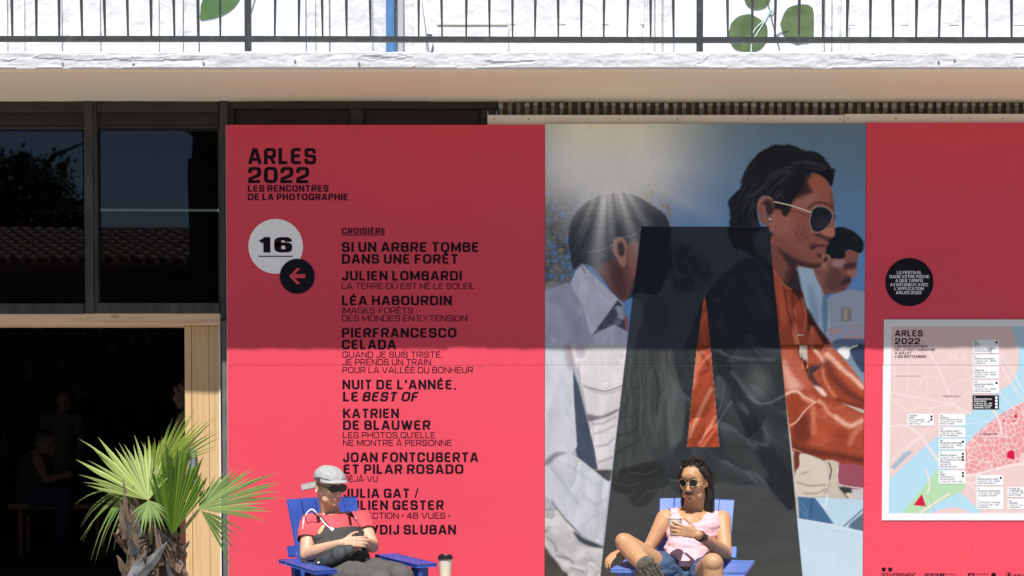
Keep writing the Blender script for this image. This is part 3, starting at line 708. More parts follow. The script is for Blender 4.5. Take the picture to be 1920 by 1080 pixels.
LINES = [("ARLES", 465, 593, 277.5, 308, .034), ("2022", 465, 580, 313, 343.5, .034), ("LES RENCONTRES", 465, 616, 347, 359.5, BO), ("DE LA PHOTOGRAPHIE", 465, 652, 363, 375.5, BO),
 ("CROISIÈRE", 641, 722, 427.5, 439, BO), ("SI UN ARBRE TOMBE", 641, 897, 454, 472.5, BO), ("DANS UNE FORÊT", 641, 858, 476.5, 494.5, BO), ("JULIEN LOMBARDI", 641, 866, 508, 526, BO),
 ("LA TERRE OÙ EST NÉ LE SOLEIL", 641, 890, 530.5, 542, LI), ("LÉA HABOURDIN", 641, 847, 554.5, 572.5, BO), ("IMAGES-FORÊTS :", 641, 782, 576.5, 588, LI), ("DES MONDES EN EXTENSION", 641, 876, 591, 602.5, LI),
 ("PIERFRANCESCO", 641, 856, 615, 633, BO), ("CELADA", 641, 743, 637, 655, BO), ("QUAND JE SUIS TRISTE,", 642, 829, 659, 670.5, LI), ("JE PRENDS UN TRAIN", 642, 808, 673, 684.5, LI),
 ("POUR LA VALLÉE DU BONHEUR", 642, 887, 688, 699.5, LI), ("NUIT DE L'ANNÉE,", 642, 855, 712, 730, BO), ("KATRIEN", 643, 748, 766, 784, BO), ("DE BLAUWER", 643, 807, 788, 806, BO),
 ("LES PHOTOS QU'ELLE", 643, 816, 810, 821.5, LI), ("NE MONTRE À PERSONNE", 643, 847, 824.5, 836, LI), ("JOAN FONTCUBERTA", 643, 897, 848, 866.5, BO), ("ET PILAR ROSADO", 644, 869, 870.5, 888.5, BO),
 ("DÉJÀ-VU", 644, 708, 892, 903.5, LI), ("JULIA GAT", 644, 767, 916, 933.5, BO), ("/", 777, 785, 915, 933.5, LI), ("JULIEN GESTER", 644, 832, 938, 956, BO), ("COLLECTION ‹ 48 VUES ›", 644, 844, 961, 972.5, LI), ("KLAVDIJ SLUBAN", 644, 855, 984, 1002, BO)]
M_ink = mat('dark_plum_ink', (0.012, 0.004, 0.010), 0.6, spec=0.12)
for s, a, b, t, bo, off in LINES: letter(s, a, b, t, bo, YT, M_ink, pA, off)
letter("LE", 643, 671, 734.5, 752.5, YT, M_ink, pA, BO); letter("BEST OF", 679, 785, 734.5, 752.5, YT, M_ink, pA, BO, 0.22)
pxpoly('underline', [(641, 440.3), (721, 440.3), (721, 441.7), (641, 441.7)], YPn - 0.0002, M_ink, pA)
M_disc = mat('white_disc_print', (0.86, 0.86, 0.88), 0.6, spec=0.1)
disc('number_disc', 517, 462, 51, YPn - 0.0005, M_disc, pA)
disc('arrow_disc', 557.3, 518, 32.6, YPn - 0.003, M_black, pA)
pxpoly('arrow', [(542, 518), (556.5, 503), (563.5, 503), (553, 514), (572.5, 514), (572.5, 521.5), (553, 521.5), (563.5, 532.5), (556.5, 532.5)], YPn - 0.0052, M_red, pA)
letter("16", 485, 548, 444.5, 473.5, YPn - 0.0032, M_ink, pA, 0.07)
pxpoly('underline', [(485, 479.6), (549, 479.6), (549, 481.6), (485, 481.6)], YPn - 0.0027, M_ink, pA)

disc('app_disc', 1705, 529, 45, YPn - 0.0005, M_black, pC)
M_whiteink = mat('white_ink', (0.8, 0.8, 0.84), 0.6)
for s, a, b, t, bo in (("LE FESTIVAL", 1682, 1728, 508, 514), ("DANS VOTRE POCHE", 1668, 1742, 515.7, 521.5), ("A DES TARIFS", 1679, 1730, 523.2, 529), ("AVANTAGEUX AVEC", 1669, 1740, 530.7, 536.5),
                       ("L'APPLICATION", 1677, 1732, 538.2, 544), ("ARLES 2022", 1680, 1728, 545.7, 551.5)): letter(s, a, b, t, bo, YPn - 0.0032, M_whiteink, pC, 0.02)
# logos on the lower edge
pxpoly('logo_block', [(1653.5, 1064.5), (1661, 1064.5), (1661, 1066.5), (1659, 1068), (1661, 1071), (1653.5, 1071)], YT, M_ink, pC)
pxpoly('logo_block', [(1665.5, 1064.5), (1672.5, 1064.5), (1672.5, 1071), (1664.5, 1071), (1667, 1068.5), (1665, 1066.5)], YT, M_ink, pC)
letter("GOUVERNEMENT", 1653, 1717, 1074.5, 1082, YT, M_ink, pC, 0.01); letter("RÉGION", 1733.5, 1760, 1075, 1081, YT, M_ink, pC, BO)
for i in range(2): pxpoly('logo_block', [(1762 + i * 5, 1075), (1766 + i * 5, 1075), (1766 + i * 5, 1080), (1762 + i * 5, 1080)], YT, M_ink, pC)
letter("PROVENCE", 1773, 1791, 1075.5, 1078, YT, M_ink, pC, 0)
pxpoly('logo_block', [(1815, 1074.8), (1827, 1074.8), (1827, 1084), (1815, 1084)], YT, M_ink, pC); disc('logo_ring', 1821, 1080.5, 3.6, YT - 0.0012, M_red, pC, 0.001, 20); disc('logo_dot', 1821, 1080.5, 1.8, YT - 0.0024, M_ink, pC, 0.001, 12)
letter("DÉPARTEMENT", 1829, 1854, 1075.5, 1078, YT, M_ink, pC, 0); disc('logo_dot', 1863, 1078, 4.5, YT, M_ink, pC, 0.001, 20)
disc('logo_ring', 1892, 1078, 5.3, YT, M_ink, pC, 0.001, 24); disc('logo_ring', 1892, 1078, 4.2, YT - 0.0012, M_red, pC, 0.001, 24)
pxpoly('logo_block', [(1889, 1082), (1891, 1074), (1894.5, 1076), (1893.5, 1080)], YT - 0.0024, M_ink, pC); letter("ARLES", 1900, 1930, 1076.3, 1081.5, YT, M_ink, pC, 0.01)

# ---- town map
CM = Canvas(1656, 598, 2140, 978, 1.0, 5)
PK = lt(236, 208, 208); RD = lt(242, 225, 224); WT = [0.67, 0.69, 0.73]; BL = lt(182, 222, 243); TOWN = lt(232, 158, 165); GR = lt(183, 222, 180)
def rds(base, k): return [base[i] * k for i in range(3)]
CM.c[:] = WT
CM.poly([(1671, 612), (2122, 612), (2122, 962), (1669, 962)], PK, smooth=False, blur=0.3)
inner = CM.mask([(1671, 612), (2122, 612), (2122, 962), (1669, 962)], False, 0.3)
CM.poly([(1898, 612), (2122, 612), (2122, 740), (2000, 720), (1935, 745), (1900, 762), (1860, 792), (1830, 815), (1810, 838), (1790, 870), (1760, 905), (1720, 945), (1700, 963), (1668, 963), (1669, 900), (1740, 832), (1800, 790), (1870, 735), (1898, 718), (1910, 690), (1910, 660), (1904, 635)], BL, clip=inner, smooth=False, blur=0.6)
CM.poly([(1720, 963), (1790, 885), (1812, 882), (1812, 915), (1780, 948), (1755, 963)], GR, clip=inner, smooth=False)
CM.poly([(1693, 963), (1760, 880), (1785, 900), (1740, 963)], GR, clip=inner, smooth=False); CM.poly([(1755, 895), (1772, 905), (1783, 925), (1740, 955)], GR, clip=inner, smooth=False)
CM.poly([(1737, 963), (1760, 945), (1800, 923), (1812, 930), (1845, 963)], BL, clip=inner, smooth=False)
CM.poly([(1752, 963), (1775, 953), (1800, 952), (1820, 963)], PK, clip=inner)
CM.stroke([(1725, 963), (1745, 950), (1783, 925)], 4, RD, clip=inner)
# old town blocks: voronoi-like cells
tm = CM.mask([(1812, 835), (1830, 815), (1850, 797), (1880, 775), (1925, 752), (2000, 725), (2122, 735), (2122, 860), (1990, 850), (1930, 862), (1880, 875), (1845, 885), (1822, 893), (1811, 885)], False, 0.4) * inner
CM.put(tm, TOWN)
tr = np.random.default_rng(9); pts = np.stack([tr.uniform(1805, 2122, 520), tr.uniform(722, 895, 520)], 1)
d = np.sqrt((CM.X[..., None] - pts[:, 0]) ** 2 + (CM.Y[..., None] - pts[:, 1]) ** 2) if CM.X.size * 520 < 1.2e8 else None
d.partition(1, axis=2); edge = np.clip(1.0 - (d[..., 1] - d[..., 0]) / 2.2, 0, 1) * tm
CM.put(edge * 0.85, RD); del d
for pts_, wd in ((((1766, 612), (1775, 628), (1783, 645)), 1.5), (((1735, 650), (1760, 690), (1775, 727), (1790, 758), (1808, 775)), 3), (((1671, 734), (1700, 742), (1735, 747), (1790, 760), (1820, 775)), 2.6),
    (((1671, 700), (1720, 705), (1768, 708)), 1.5), (((1676, 680), (1679, 700), (1677, 735)), 1.4), (((1700, 678), (1703, 700), (1700, 740)), 1.4), (((1671, 676), (1700, 680), (1733, 676)), 1.2), (((1740, 680), (1740, 710), (1739, 745)), 1.3),
    (((1752, 658), (1786, 657), (1790, 668), (1765, 680), (1750, 690)), 1.4), (((1780, 662), (1800, 676), (1808, 668)), 2), (((1808, 687), (1820, 710), (1800, 712), (1785, 722), (1778, 728)), 1.6), (((1715, 712), (1726, 712), (1726, 724), (1714, 730), (1713, 740)), 1.5),
    (((1671, 745), (1690, 760), (1705, 770), (1730, 760), (1745, 766)), 2), (((1705, 745), (1730, 765), (1745, 773)), 1.4), (((1745, 773), (1750, 765), (1780, 758)), 1.6), (((1765, 775), (1775, 768), (1810, 740), (1822, 735)), 1.8),
    (((1670, 800), (1700, 798), (1725, 815), (1745, 842), (1762, 865), (1770, 872)), 5), (((1690, 857), (1715, 830), (1760, 800), (1790, 775)), 2.4), (((1671, 865), (1700, 838), (1730, 815), (1745, 798)), 2.2), (((1671, 885), (1690, 868), (1710, 852)), 1.8),
    (((1738, 880), (1745, 905), (1742, 925)), 3), (((1672, 805), (1690, 812), (1700, 830)), 1.5), (((1815, 905), (1830, 915), (1850, 930), (1870, 950), (1885, 963)), 3), (((1812, 893), (1850, 885), (1900, 872), (1960, 868), (2122, 870)), 5),
    (((1780, 905), (1830, 905), (1850, 915), (1880, 940)), 3), (((1860, 763), (1875, 790), (1880, 815)), 4), (((1830, 735), (1855, 725), (1895, 705), (1905, 690)), 1.6), (((1872, 655), (1885, 700), (1925, 755)), 1.6), (((1880, 655), (1920, 735)), 1.6), (((1875, 735), (1905, 770)), 1.4),
    (((1690, 612), (1697, 650)), 1), (((1857, 612), (1860, 637)), 1.3), (((1872, 643), (1888, 643)), 1.2), (((1755, 700), (1767, 688), (1775, 690)), 1.4), (((1671, 770), (1695, 768), (1712, 775)), 1.6)):
    CM.stroke(list(pts_), wd, RD, 0.95, 0.6, clip=inner)
rr2 = random.Random(11)
for k in range(26):
    x, y = rr2.uniform(1900, 2100), rr2.uniform(875, 960); a = rr2.uniform(-1, 1); L = rr2.uniform(10, 40)
    CM.stroke([(x, y), (x + L * math.cos(a), y + L * math.sin(a))], 1.4, RD, 0.9, 0.6, clip=inner)
CM.poly([(1671, 877), (1697, 848), (1710, 843), (1710, 850), (1680, 880)], lt(170, 190, 208), clip=inner, smooth=False)
LB = lt(235, 245, 252)
for a, b in (((1810, 795), (1880, 788)), ((1810, 817), (1900, 819)), ((1874, 660), (1920, 735)), ((1874, 678), (1915, 752))): CM.stroke([a, b], 0.9, LB, 0.9, 0.5, clip=inner, smooth=False)
for p_ in ([(1731, 926), (1738, 947), (1741, 950), (1715, 947)], [(1891, 848), (1897, 843), (1904, 846), (1905, 859), (1902, 862), (1889, 858)], [(1903, 777), (1909, 777), (1909, 784), (1903, 784)], [(1880, 788), (1886, 787), (1884, 792)], [(1895, 790), (1906, 787), (1906, 790)]): CM.poly(p_, lt(214, 20, 75), clip=inner, smooth=False, blur=0.4)
for a, b in (((1745, 928), (1755, 960)), ((1840, 805), (1856, 795)), ((1840, 892), (1870, 880)), ((1873, 765), (1904, 790)), ((1678, 705), (1728, 705)), ((1700, 858), (1716, 847))): CM.stroke([a, b], 0.5, lt(90, 70, 75), 0.8, 0.5, clip=inner, smooth=False)
M_print = attr_mat('matt_print', 'print', 0.55, 0.12, bump=0.05)
tmap = empty('town_map', (XP(1790, YPn), YPn, ZP(790, YPn)), label='white bordered pink and blue town map on the right red panel', cat='map')
YM = YPn - 0.004
CM.sheet('map_sheet', 1657, 2138, 599, 684.8, YM, M_print, tmap, 0.0035); CM.sheet('map_sheet', 1656, 2138, 685.2, 976, YM, M_print, tmap, 0.0035)
YMt = YM - 0.0008
for s, a, b, t, bo, off in (("ARLES", 1678, 1730, 619, 631, .03), ("2022", 1678, 1725, 634, 645.5, .03), ("LES RENCONTRES", 1678, 1739, 647.3, 652, .01), ("DE LA PHOTOGRAPHIE", 1678, 1753, 653.3, 658, .01),
                            ("4 JUILLET", 1678, 1709, 659.5, 664, .01), ("→ 25 SEPTEMBRE", 1678, 1737, 666, 671, .01), ("TRINQUETAILLE", 1767, 1801, 741.5, 744.5, 0), ("LA ROQUETTE", 1836, 1869, 812, 815.5, 0)):
    letter(s, a, b, t, bo, YMt, M_ink, tmap, off)
M_card = mat('map_label_white', (0.70, 0.72, 0.76), 0.6, spec=0.1)
CARDS = [(1824, 1873, 637, 662, ["10|ESPACE VAN GOGH", "MUSÉE", "RÉATTU", "4 JUILLET — 25 SEPT.", "ROMAIN URHAUSEN"], 1), (1824, 1873, 665, 685, ["9", "CHAPELLE DU MUSÉON", "4 JUILLET  10H — 19H30", "EXPOSITION"], 0),
 (1824, 1873, 687, 710, ["7", "FONDATION", "MANUEL RIVERA-ORTIZ", "4 JUILLET  10H — 19H30", "DRESS CODE"], 0), (1824, 1873, 713, 737.5, ["11", "ÉGLISE DES FRÈRES", "PRÊCHEURS", "4 JUILLET  10H — 19H30", "UNE AVANT-GARDE"], 1),
 (1701, 1751, 776, 798, ["✓ GARE", "MUSÉE", "DE LA CAMARGUE", "4 JUILLET  10H — 18H", "LIEN, VILLE"], 2), (1760, 1810, 776, 798, ["10", "CHAPELLE", "SAINT-MARTIN DU MÉJAN", "4 JUILLET  10H — 19H30", "MITCH, PAPIER"], 0),
 (1760, 1810, 801, 820.5, ["13", "SALLE HENRI-COMTE", "4 JUILLET  10H — 19H30", "BETTINA GROSSMAN"], 0), (1760, 1810, 823, 843, ["12", "ÉGLISE DES TRINITAIRES", "4 JUILLET  10H — 19H30", "NOÉMIE GOUDAL"], 1),
 (1760, 1810, 846, 879, ["4", "ESPACE VAN GOGH", "4 JUILLET  10H — 19H30", "BILLETTERIE, BOUTIQUE", "LIBRAIRIE", "LEE MILLER", "ROMAIN URHAUSEN"], 3), (1760, 1810, 882, 907, ["22", "MUSÉE", "DÉPARTEMENTAL", "ARLES ANTIQUE", "4 JUILLET  10H — 18H"], 2),
 (1831, 1881, 891, 910, ["1", "ÉGLISE SAINTE-ANNE", "4 JUILLET  10H — 19H30", "BABETTE MANGOLTE"], 1), (1831, 1881, 913, 955, ["2", "PALAIS DE L'ARCHEVÊCHÉ", "4 JUILLET  10H — 19H30", "UN MONDE À GUÉRIR", " ", "3", "CLOÎTRE SAINT-TROPHIME", "4 JUILLET  9H — 19H", "EXPOSITION"], 0),
 (1889, 1940, 913, 932, ["PLACE DE", "LA RÉPUBLIQUE", "4 JUILLET  10H — 20H", "BILLETTERIE"], 0), (1889, 1940, 936, 955, ["20", "MONOPRIX", "4 JUILLET  10H — 19H30", "EXPOSITION"], 0)]
for a, b, t, bo, rows, dots in CARDS:
    pxpoly('map_label', [(a, t), (b, t), (b, bo), (a, bo)], YMt + 0.0003, M_card, tmap)
    n = len(rows); hh = (bo - t - 3) / n
    for i, s in enumerate(rows):
        s = s.split('|')[0]
        if not s.strip(): continue
        w_ = min(len(s) * (2.1 if i else 2.6), (b - a) - 8)
        letter(s, a + 2.5, a + 2.5 + w_, t + 2 + i * hh, t + 2 + i * hh + min(hh * 0.62, 2.6), YMt - 0.0012, M_ink, tmap, 0.02 if i < 2 else 0, name='map_lettering')
    for k in range(dots): disc('map_dot', b - 4.5, t + 5 + k * 5.6, 2.2, YMt - 0.0008, M_black, tmap, 0.0005, 14)
pxpoly('map_label', [(1823.5, 741), (1873, 741), (1873, 767.5), (1823.5, 767.5)], YMt + 0.0003, M_black, tmap)
for i, s in enumerate(["A", "ACCUEIL DU FESTIVAL", "COUR FANTON", "4 JUILLET  9H — 19H", "BILLETTERIE, BOUTIQUE", "LIBRAIRIE, CAFÉ"]):
    letter(s, 1826, 1826 + min(2.0 * len(s) + 1, 34), 743 + i * 4, 745.6 + i * 4, YMt - 0.0012, M_whiteink, tmap, 0.02, name='map_lettering')
for k in range(4): disc('map_dot', 1868.3, 745.5 + k * 6, 2.6, YMt - 0.0008, M_whiteink, tmap, 0.0005, 14)

# ---- the photo poster
s_ = 2.512
def T(*p): return [(1020 + x / s_, 230 + y / s_) for x, y in p]
def Bt(*p): return [(1020 + x / s_, 650 + y / s_) for x, y in p]
cv = Canvas(1021, 230, 1621, 1164, 1.25, 3)
y_ = np.clip((cv.Y - 232) / 300, 0, 1)[..., None]; x_ = np.clip((cv.X - 1250) / 370, 0, 1)[..., None]
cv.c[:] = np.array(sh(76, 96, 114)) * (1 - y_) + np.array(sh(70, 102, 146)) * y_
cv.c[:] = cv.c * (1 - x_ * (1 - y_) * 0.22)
n1 = cv.noise(26, 4); n2 = cv.noise(7, 3); n3 = cv.noise(60, 3)
# trees behind the left man
tm = cv.mask(T((0, 180), (60, 260), (120, 300), (180, 400), (200, 640), (160, 800), (0, 830)), True, 9)
cv.put(tm * np.clip((n2 - 0.30) * 4, 0, 1) * .95, sh(70, 72, 72)); cv.put(tm * np.clip((n1 - 0.5) * 5, 0, 1) * 0.7, sh(44, 44, 44)); cv.put(tm * np.clip((n2 - 0.62) * 7, 0, 1) * .8, sh(104, 100, 92))
tm = cv.mask(T((420, 280), (540, 300), (600, 370), (590, 450), (600, 500), (560, 520), (420, 400)), True, 5)
cv.put(tm * np.clip((n2 - 0.38) * 6, 0, 1), sh(82, 78, 70))
cv.poly(T((0, 770), (60, 745), (80, 800), (0, 840)), sh(110, 105, 108), 0.8, 3)
# flare
fx, fy = 1140, 300; dx, dy = cv.X - fx, cv.Y - fy; rr = np.hypot(dx * 0.86, dy * np.where(dy < 0, 0.8, 1.15)); ang = np.arctan2(dy, dx)
warm = np.clip((300 - cv.Y) / 70, 0, 1)[..., None]
fcol = np.array(sh(182, 176, 178)) * (1 - warm * .8) + np.array(sh(174, 162, 144)) * warm * .8
g = np.exp(-(np.hypot(dx * 0.66, dy * np.where(dy < 0, 0.5, 1.10)) / 104) ** 2.4)
cv.c += (fcol - cv.c) * np.clip(g * 1.05, 0, 1)[..., None]
# left man's head and neck
cv.poly(T((120, 600), (115, 540), (135, 450), (190, 385), (260, 345), (340, 330), (430, 345), (520, 395), (575, 440), (590, 490), (592, 570), (606, 650), (606, 692), (588, 700), (560, 765), (530, 812), (470, 800), (400, 830), (340, 820), (250, 700), (180, 665), (140, 690)), sh(34, 39, 50), 1, 1.0)
cv.poly(T((245, 690), (330, 640), (420, 560), (440, 560), (436, 700), (405, 800), (380, 845), (345, 825), (285, 740)), sh(84, 54, 55), 1, 2)
cv.poly(T((300, 660), (345, 650), (390, 760), (380, 830), (340, 800)), sh(56, 38, 42), .8, 3)
cv.poly(T((395, 580), (445, 570), (440, 700), (415, 730), (400, 690)), sh(104, 66, 62), .9, 1.5)
cv.poly(T((322, 590), (330, 550), (352, 540), (378, 548), (392, 580), (388, 600), (386, 660), (375, 680), (358, 670), (345, 640), (330, 620)), sh(122, 88, 80), 1, .8)
cv.poly(T((345, 575), (365, 562), (380, 590), (376, 625), (360, 632), (348, 610)), sh(38, 30, 36), .9, 1)
rk = random.Random(2)
for k in range(46):
    a = rk.uniform(0.15, 1); x0, y0 = 150 + 400 * rk.random(), 390 + 160 * rk.random()
    pts = T((x0, y0), (x0 - 30 + 60 * rk.random(), y0 + 45), (x0 - 80 + 60 * rk.random(), y0 + 120))
    cv.stroke(pts, 0.7, sh(88, 92, 104) if rk.random() < .6 else sh(20, 24, 34), 0.35, 1.2)
cv.stroke(T((210, 610), (300, 590), (360, 540)), 1.1, sh(118, 120, 128), .6, 1.2); cv.stroke(T((370, 540), (420, 530), (455, 500)), 1.1, sh(110, 112, 122), .6, 1.2)
# flare rays over the head
rays = np.zeros_like(cv.X)
for a0, wd, L, st_ in ((96, 5, 230, .8), (88, 4, 175, .5), (72, 4.5, 190, .62), (110, 3.5, 150, .4), (60, 4, 165, .42), (122, 5, 150, .35), (28, 5, 230, .38), (20, 3, 190, .3), (150, 6, 160, .3), (5, 6, 170, .25), (78, 2.5, 120, .5), (45, 3, 130, .3)):
    dd = (ang - math.radians(a0)) / math.radians(wd); rays = np.maximum(rays, np.exp(-dd ** 2) * min(1, st_ * 1.05) * np.clip(1.15 - np.hypot(dx, dy) / L, 0, 1))
veil = np.exp(-(np.hypot(dx, dy * 1.0) / 90) ** 2.8) * .9
cv.c += (fcol - cv.c) * np.clip(rays + veil * (0.8 + 0.2 * n3), 0, .97)[..., None]
# left man's shirt, upper
L1, L2 = sh(128, 130, 148), sh(146, 148, 164)
cv.poly(T((-20, 1100), (-20, 815), (60, 775), (125, 760), (150, 700), (180, 668), (340, 820), (375, 855), (382, 900), (397, 985), (388, 1100)), L1, 1, .6, False)
cv.poly(T((0, 795), (60, 772), (125, 760), (185, 880), (120, 830), (0, 845)), sh(120, 122, 142), .8, 2)
cv.poly(T((60, 830), (130, 860), (190, 960), (230, 1060), (160, 1080), (120, 960)), sh(112, 108, 128), .6, 5)
cv.poly(T((348, 835), (378, 868), (384, 920), (397, 985), (330, 952), (262, 985), (222, 1005)), sh(42, 46, 60), .95, 1.0, False)
cv.poly(T((340, 862), (378, 868), (380, 930), (350, 920)), sh(112, 118, 136), .9, .8, False)
cv.poly(T((125, 762), (150, 700), (182, 668), (348, 832), (222, 1006), (186, 880)), L2, 1, .6, False)
cv.stroke(T((348, 832), (222, 1006), (186, 880), (125, 762)), .8, sh(90, 92, 108), .6, 1)
cv.stroke(T((172, 672), (186, 690), (192, 706)), 3, sh(60, 60, 72), .7, 1.5)
cv.poly(T((378, 912), (397, 915), (397, 985), (384, 965)), sh(118, 62, 50), .9, .8, False)
# third man
cv.poly(T((1185, 675), (1230, 665), (1275, 690), (1305, 760), (1330, 830), (1355, 900), (1335, 1020), (1290, 965), (1240, 890), (1210, 790)), sh(122, 138, 158), 1, .8)
cv.poly(T((1245, 760), (1275, 800), (1300, 920), (1280, 940), (1250, 860)), sh(92, 112, 136), .8, 3); cv.poly(T((1310, 830), (1338, 820), (1332, 1000), (1312, 960)), sh(56, 80, 110), .8, 2)
cv.poly(T((1270, 690), (1330, 640), (1400, 630), (1440, 600), (1478, 620), (1468, 665), (1472, 690), (1463, 722), (1440, 728), (1445, 752), (1428, 775), (1408, 800), (1365, 792), (1328, 812), (1300, 770)), sh(112, 74, 68), 1, .8)
cv.poly(T((1345, 700), (1400, 740), (1440, 745), (1405, 800), (1345, 800), (1310, 810)), sh(66, 42, 42), .7, 3); cv.stroke(T((1402, 752), (1418, 742), (1442, 738)), 3.2, sh(30, 24, 28), .85, 2); cv.stroke(T((1412, 762), (1440, 760)), 1.6, sh(92, 54, 52), .8, 1.4); cv.stroke(T((1425, 668), (1450, 662), (1468, 664)), 2.4, sh(30, 22, 26), .8, 2); cv.stroke(T((1350, 720), (1385, 735), (1400, 760)), 3, sh(62, 40, 40), .5, 4); cv.stroke(T((1455, 690), (1464, 712), (1446, 722)), 2, sh(146, 104, 96), .6, 2)
cv.poly(T((1345, 650), (1400, 650), (1430, 680), (1380, 700)), sh(150, 112, 108), .6, 3); cv.poly(T((1400, 655), (1468, 655), (1460, 690), (1420, 680)), sh(48, 32, 34), .8, 2)
cv.poly(T((1322, 622), (1318, 570), (1345, 510), (1395, 490), (1450, 508), (1497, 550), (1503, 590), (1482, 615), (1435, 598), (1410, 640), (1370, 645)), sh(22, 25, 30), 1, .9)
cv.poly(T((1300, 640), (1322, 618), (1345, 640), (1338, 690), (1315, 700)), sh(124, 84, 72), 1, .8); cv.poly(T((1308, 645), (1325, 635), (1335, 655), (1318, 665)), sh(40, 28, 30), .8, .8)
# wall and van behind
cv.poly(T((1330, 830), (1380, 800), (1440, 785), (1600, 810), (1600, 1100), (1330, 1100)), sh(112, 118, 136), 1, 1.2, False, clip=1 - cv.mask(T((1185, 675), (1275, 690), (1330, 830), (1345, 900), (1335, 1020), (1200, 1000)), True, 1))
cv.poly(T((1400, 870), (1448, 872), (1448, 938), (1400, 935)), sh(92, 88, 86), .8, 1.5, False); cv.poly(T((1415, 880), (1430, 875), (1428, 930), (1412, 930)), sh(138, 132, 116), .7, 1, False)
cv.stroke(T((1340, 945), (1600, 940)), 2, sh(128, 132, 148), .6, 2)
cv.poly(T((1355, 1030), (1400, 1015), (1510, 1018), (1510, 1060), (1370, 1062)), sh(58, 72, 96), 1, 1.2, False)
# main man: face, neck
cv.poly(T((1060, 600), (1080, 500), (1080, 400), (1150, 330), (1215, 300), (1235, 250), (1270, 238), (1315, 262), (1345, 300), (1357, 350), (1356, 400), (1362, 440), (1366, 490), (1364, 528), (1345, 540), (1318, 545), (1312, 560), (1332, 572), (1326, 592), (1316, 600), (1322, 614), (1306, 628), (1312, 652), (1298, 680), (1262, 686), (1200, 670), (1182, 690), (1150, 780), (1100, 730), (1075, 690)), sh(112, 68, 60), 1, .7)
cv.poly(T((1076, 560), (1100, 600), (1150, 640), (1200, 668), (1185, 690), (1165, 760), (1130, 740), (1085, 690)), sh(70, 38, 38), .85, 3)
cv.poly(T((1085, 610), (1130, 625), (1190, 670), (1180, 700), (1160, 690), (1110, 650)), sh(48, 26, 30), .8, 2)
cv.poly(T((1100, 480), (1170, 450), (1235, 500), (1220, 590), (1150, 600), (1105, 560)), sh(134, 84, 70), .6, 9); cv.poly(T((1240, 260), (1290, 265), (1330, 320), (1300, 360), (1240, 330)), sh(140, 84, 70), .5, 6)
cv.put(cv.mask(T((1130, 480), (1220, 480), (1220, 590), (1130, 590)), True, 6) * np.clip((n2 - .5) * 3, 0, 1) * .35, sh(90, 48, 46))
cv.poly(T((1240, 640), (1300, 640), (1296, 678), (1250, 682), (1190, 662)), sh(92, 52, 50), .7, 4)
cv.stroke(T((1254, 590), (1272, 578), (1300, 570), (1326, 566)), 3.4, sh(44, 28, 30), .6, 3); cv.stroke(T((1270, 598), (1300, 594), (1322, 588)), 1.6, sh(44, 24, 26), .85, 1.6); cv.stroke(T((1282, 608), (1300, 606), (1318, 600)), 3.4, sh(116, 70, 68), .8, 2.4); cv.stroke(T((1120, 470), (1160, 520), (1230, 590), (1250, 640)), 5, sh(134, 86, 74), .25, 10); cv.stroke(T((1100, 600), (1180, 655), (1260, 680)), 5, sh(80, 46, 42), .5, 8); cv.stroke(T((1368, 480), (1366, 520), (1350, 536)), 2, sh(150, 98, 84), .5, 2); cv.stroke(T((1280, 626), (1300, 624)), 2.2, sh(58, 34, 34), .6, 3)
cv.poly(T((1305, 510), (1345, 500), (1364, 528), (1320, 545), (1300, 535)), sh(142, 84, 72), .8, 2); cv.poly(T((1300, 535), (1340, 542), (1315, 552)), sh(38, 22, 28), .8, 1.2)
# hair
hair = T((872, 475), (876, 430), (864, 372), (895, 335), (925, 305), (930, 260), (955, 205), (1005, 145), (1050, 118), (1085, 103), (1130, 106), (1150, 104), (1185, 112), (1215, 130), (1255, 133), (1292, 145), (1325, 178), (1350, 215), (1358, 250), (1350, 298), (1318, 268), (1275, 238), (1240, 240), (1225, 265), (1215, 310), (1175, 355), (1158, 395), (1150, 440), (1128, 440), (1112, 405), (1080, 385), (1060, 350), (1030, 345), (1008, 370), (1002, 420), (1012, 470), (1030, 500), (1070, 510), (1082, 560), (1068, 600), (1000, 600), (930, 600), (895, 588), (882, 540))
hair = [(x, y) for x, y in hair]
for k in range(90):       # ragged outline
    i = rk.randrange(0, 17); (xa_, ya_), (xb_, yb_) = hair[i], hair[i + 1]; q_ = rk.random(); x0, y0 = xa_ + (xb_ - xa_) * q_, ya_ + (yb_ - ya_) * q_
    dx_, dy_ = x0 - 1480, y0 - 400; L_ = math.hypot(dx_, dy_); cv.stroke([(x0 - dx_ / L_ * 4, y0 - dy_ / L_ * 4), (x0 + dx_ / L_ * rk.uniform(1, 3.5) + rk.uniform(-2, 1), y0 + dy_ / L_ * rk.uniform(1, 3.5) + rk.uniform(-1, 2))], .8, sh(17, 20, 28), .9, .7)
cv.poly(hair, sh(17, 20, 28), 1, .9); hm = cv.mask(hair, True, .8)
for k in range(70):
    x0, y0 = 940 + 300 * rk.random(), 190 + 200 * rk.random()
    pts = T((x0, y0), (x0 - 50, y0 + 25 + 30 * rk.random()), (x0 - 95, y0 + 90 + 40 * rk.random()))
    cv.stroke(pts, .8, sh(58, 60, 70) if rk.random() < .55 else sh(8, 10, 16), .3, 1.6, clip=hm)
for k in range(14):
    x0 = 950 + 320 * rk.random(); y0 = 125 + abs(x0 - 1150) * .25; cv.stroke(T((x0, y0 + 15), (x0 + 14, y0 - 18)), .6, sh(20, 24, 30), .8, .8)
cv.stroke(T((1100, 240), (1060, 270), (1010, 320), (960, 350)), 5, sh(50, 53, 64), .55, 7, clip=hm); cv.stroke(T((1240, 180), (1180, 190), (1120, 230)), 4, sh(44, 46, 56), .5, 6, clip=hm)
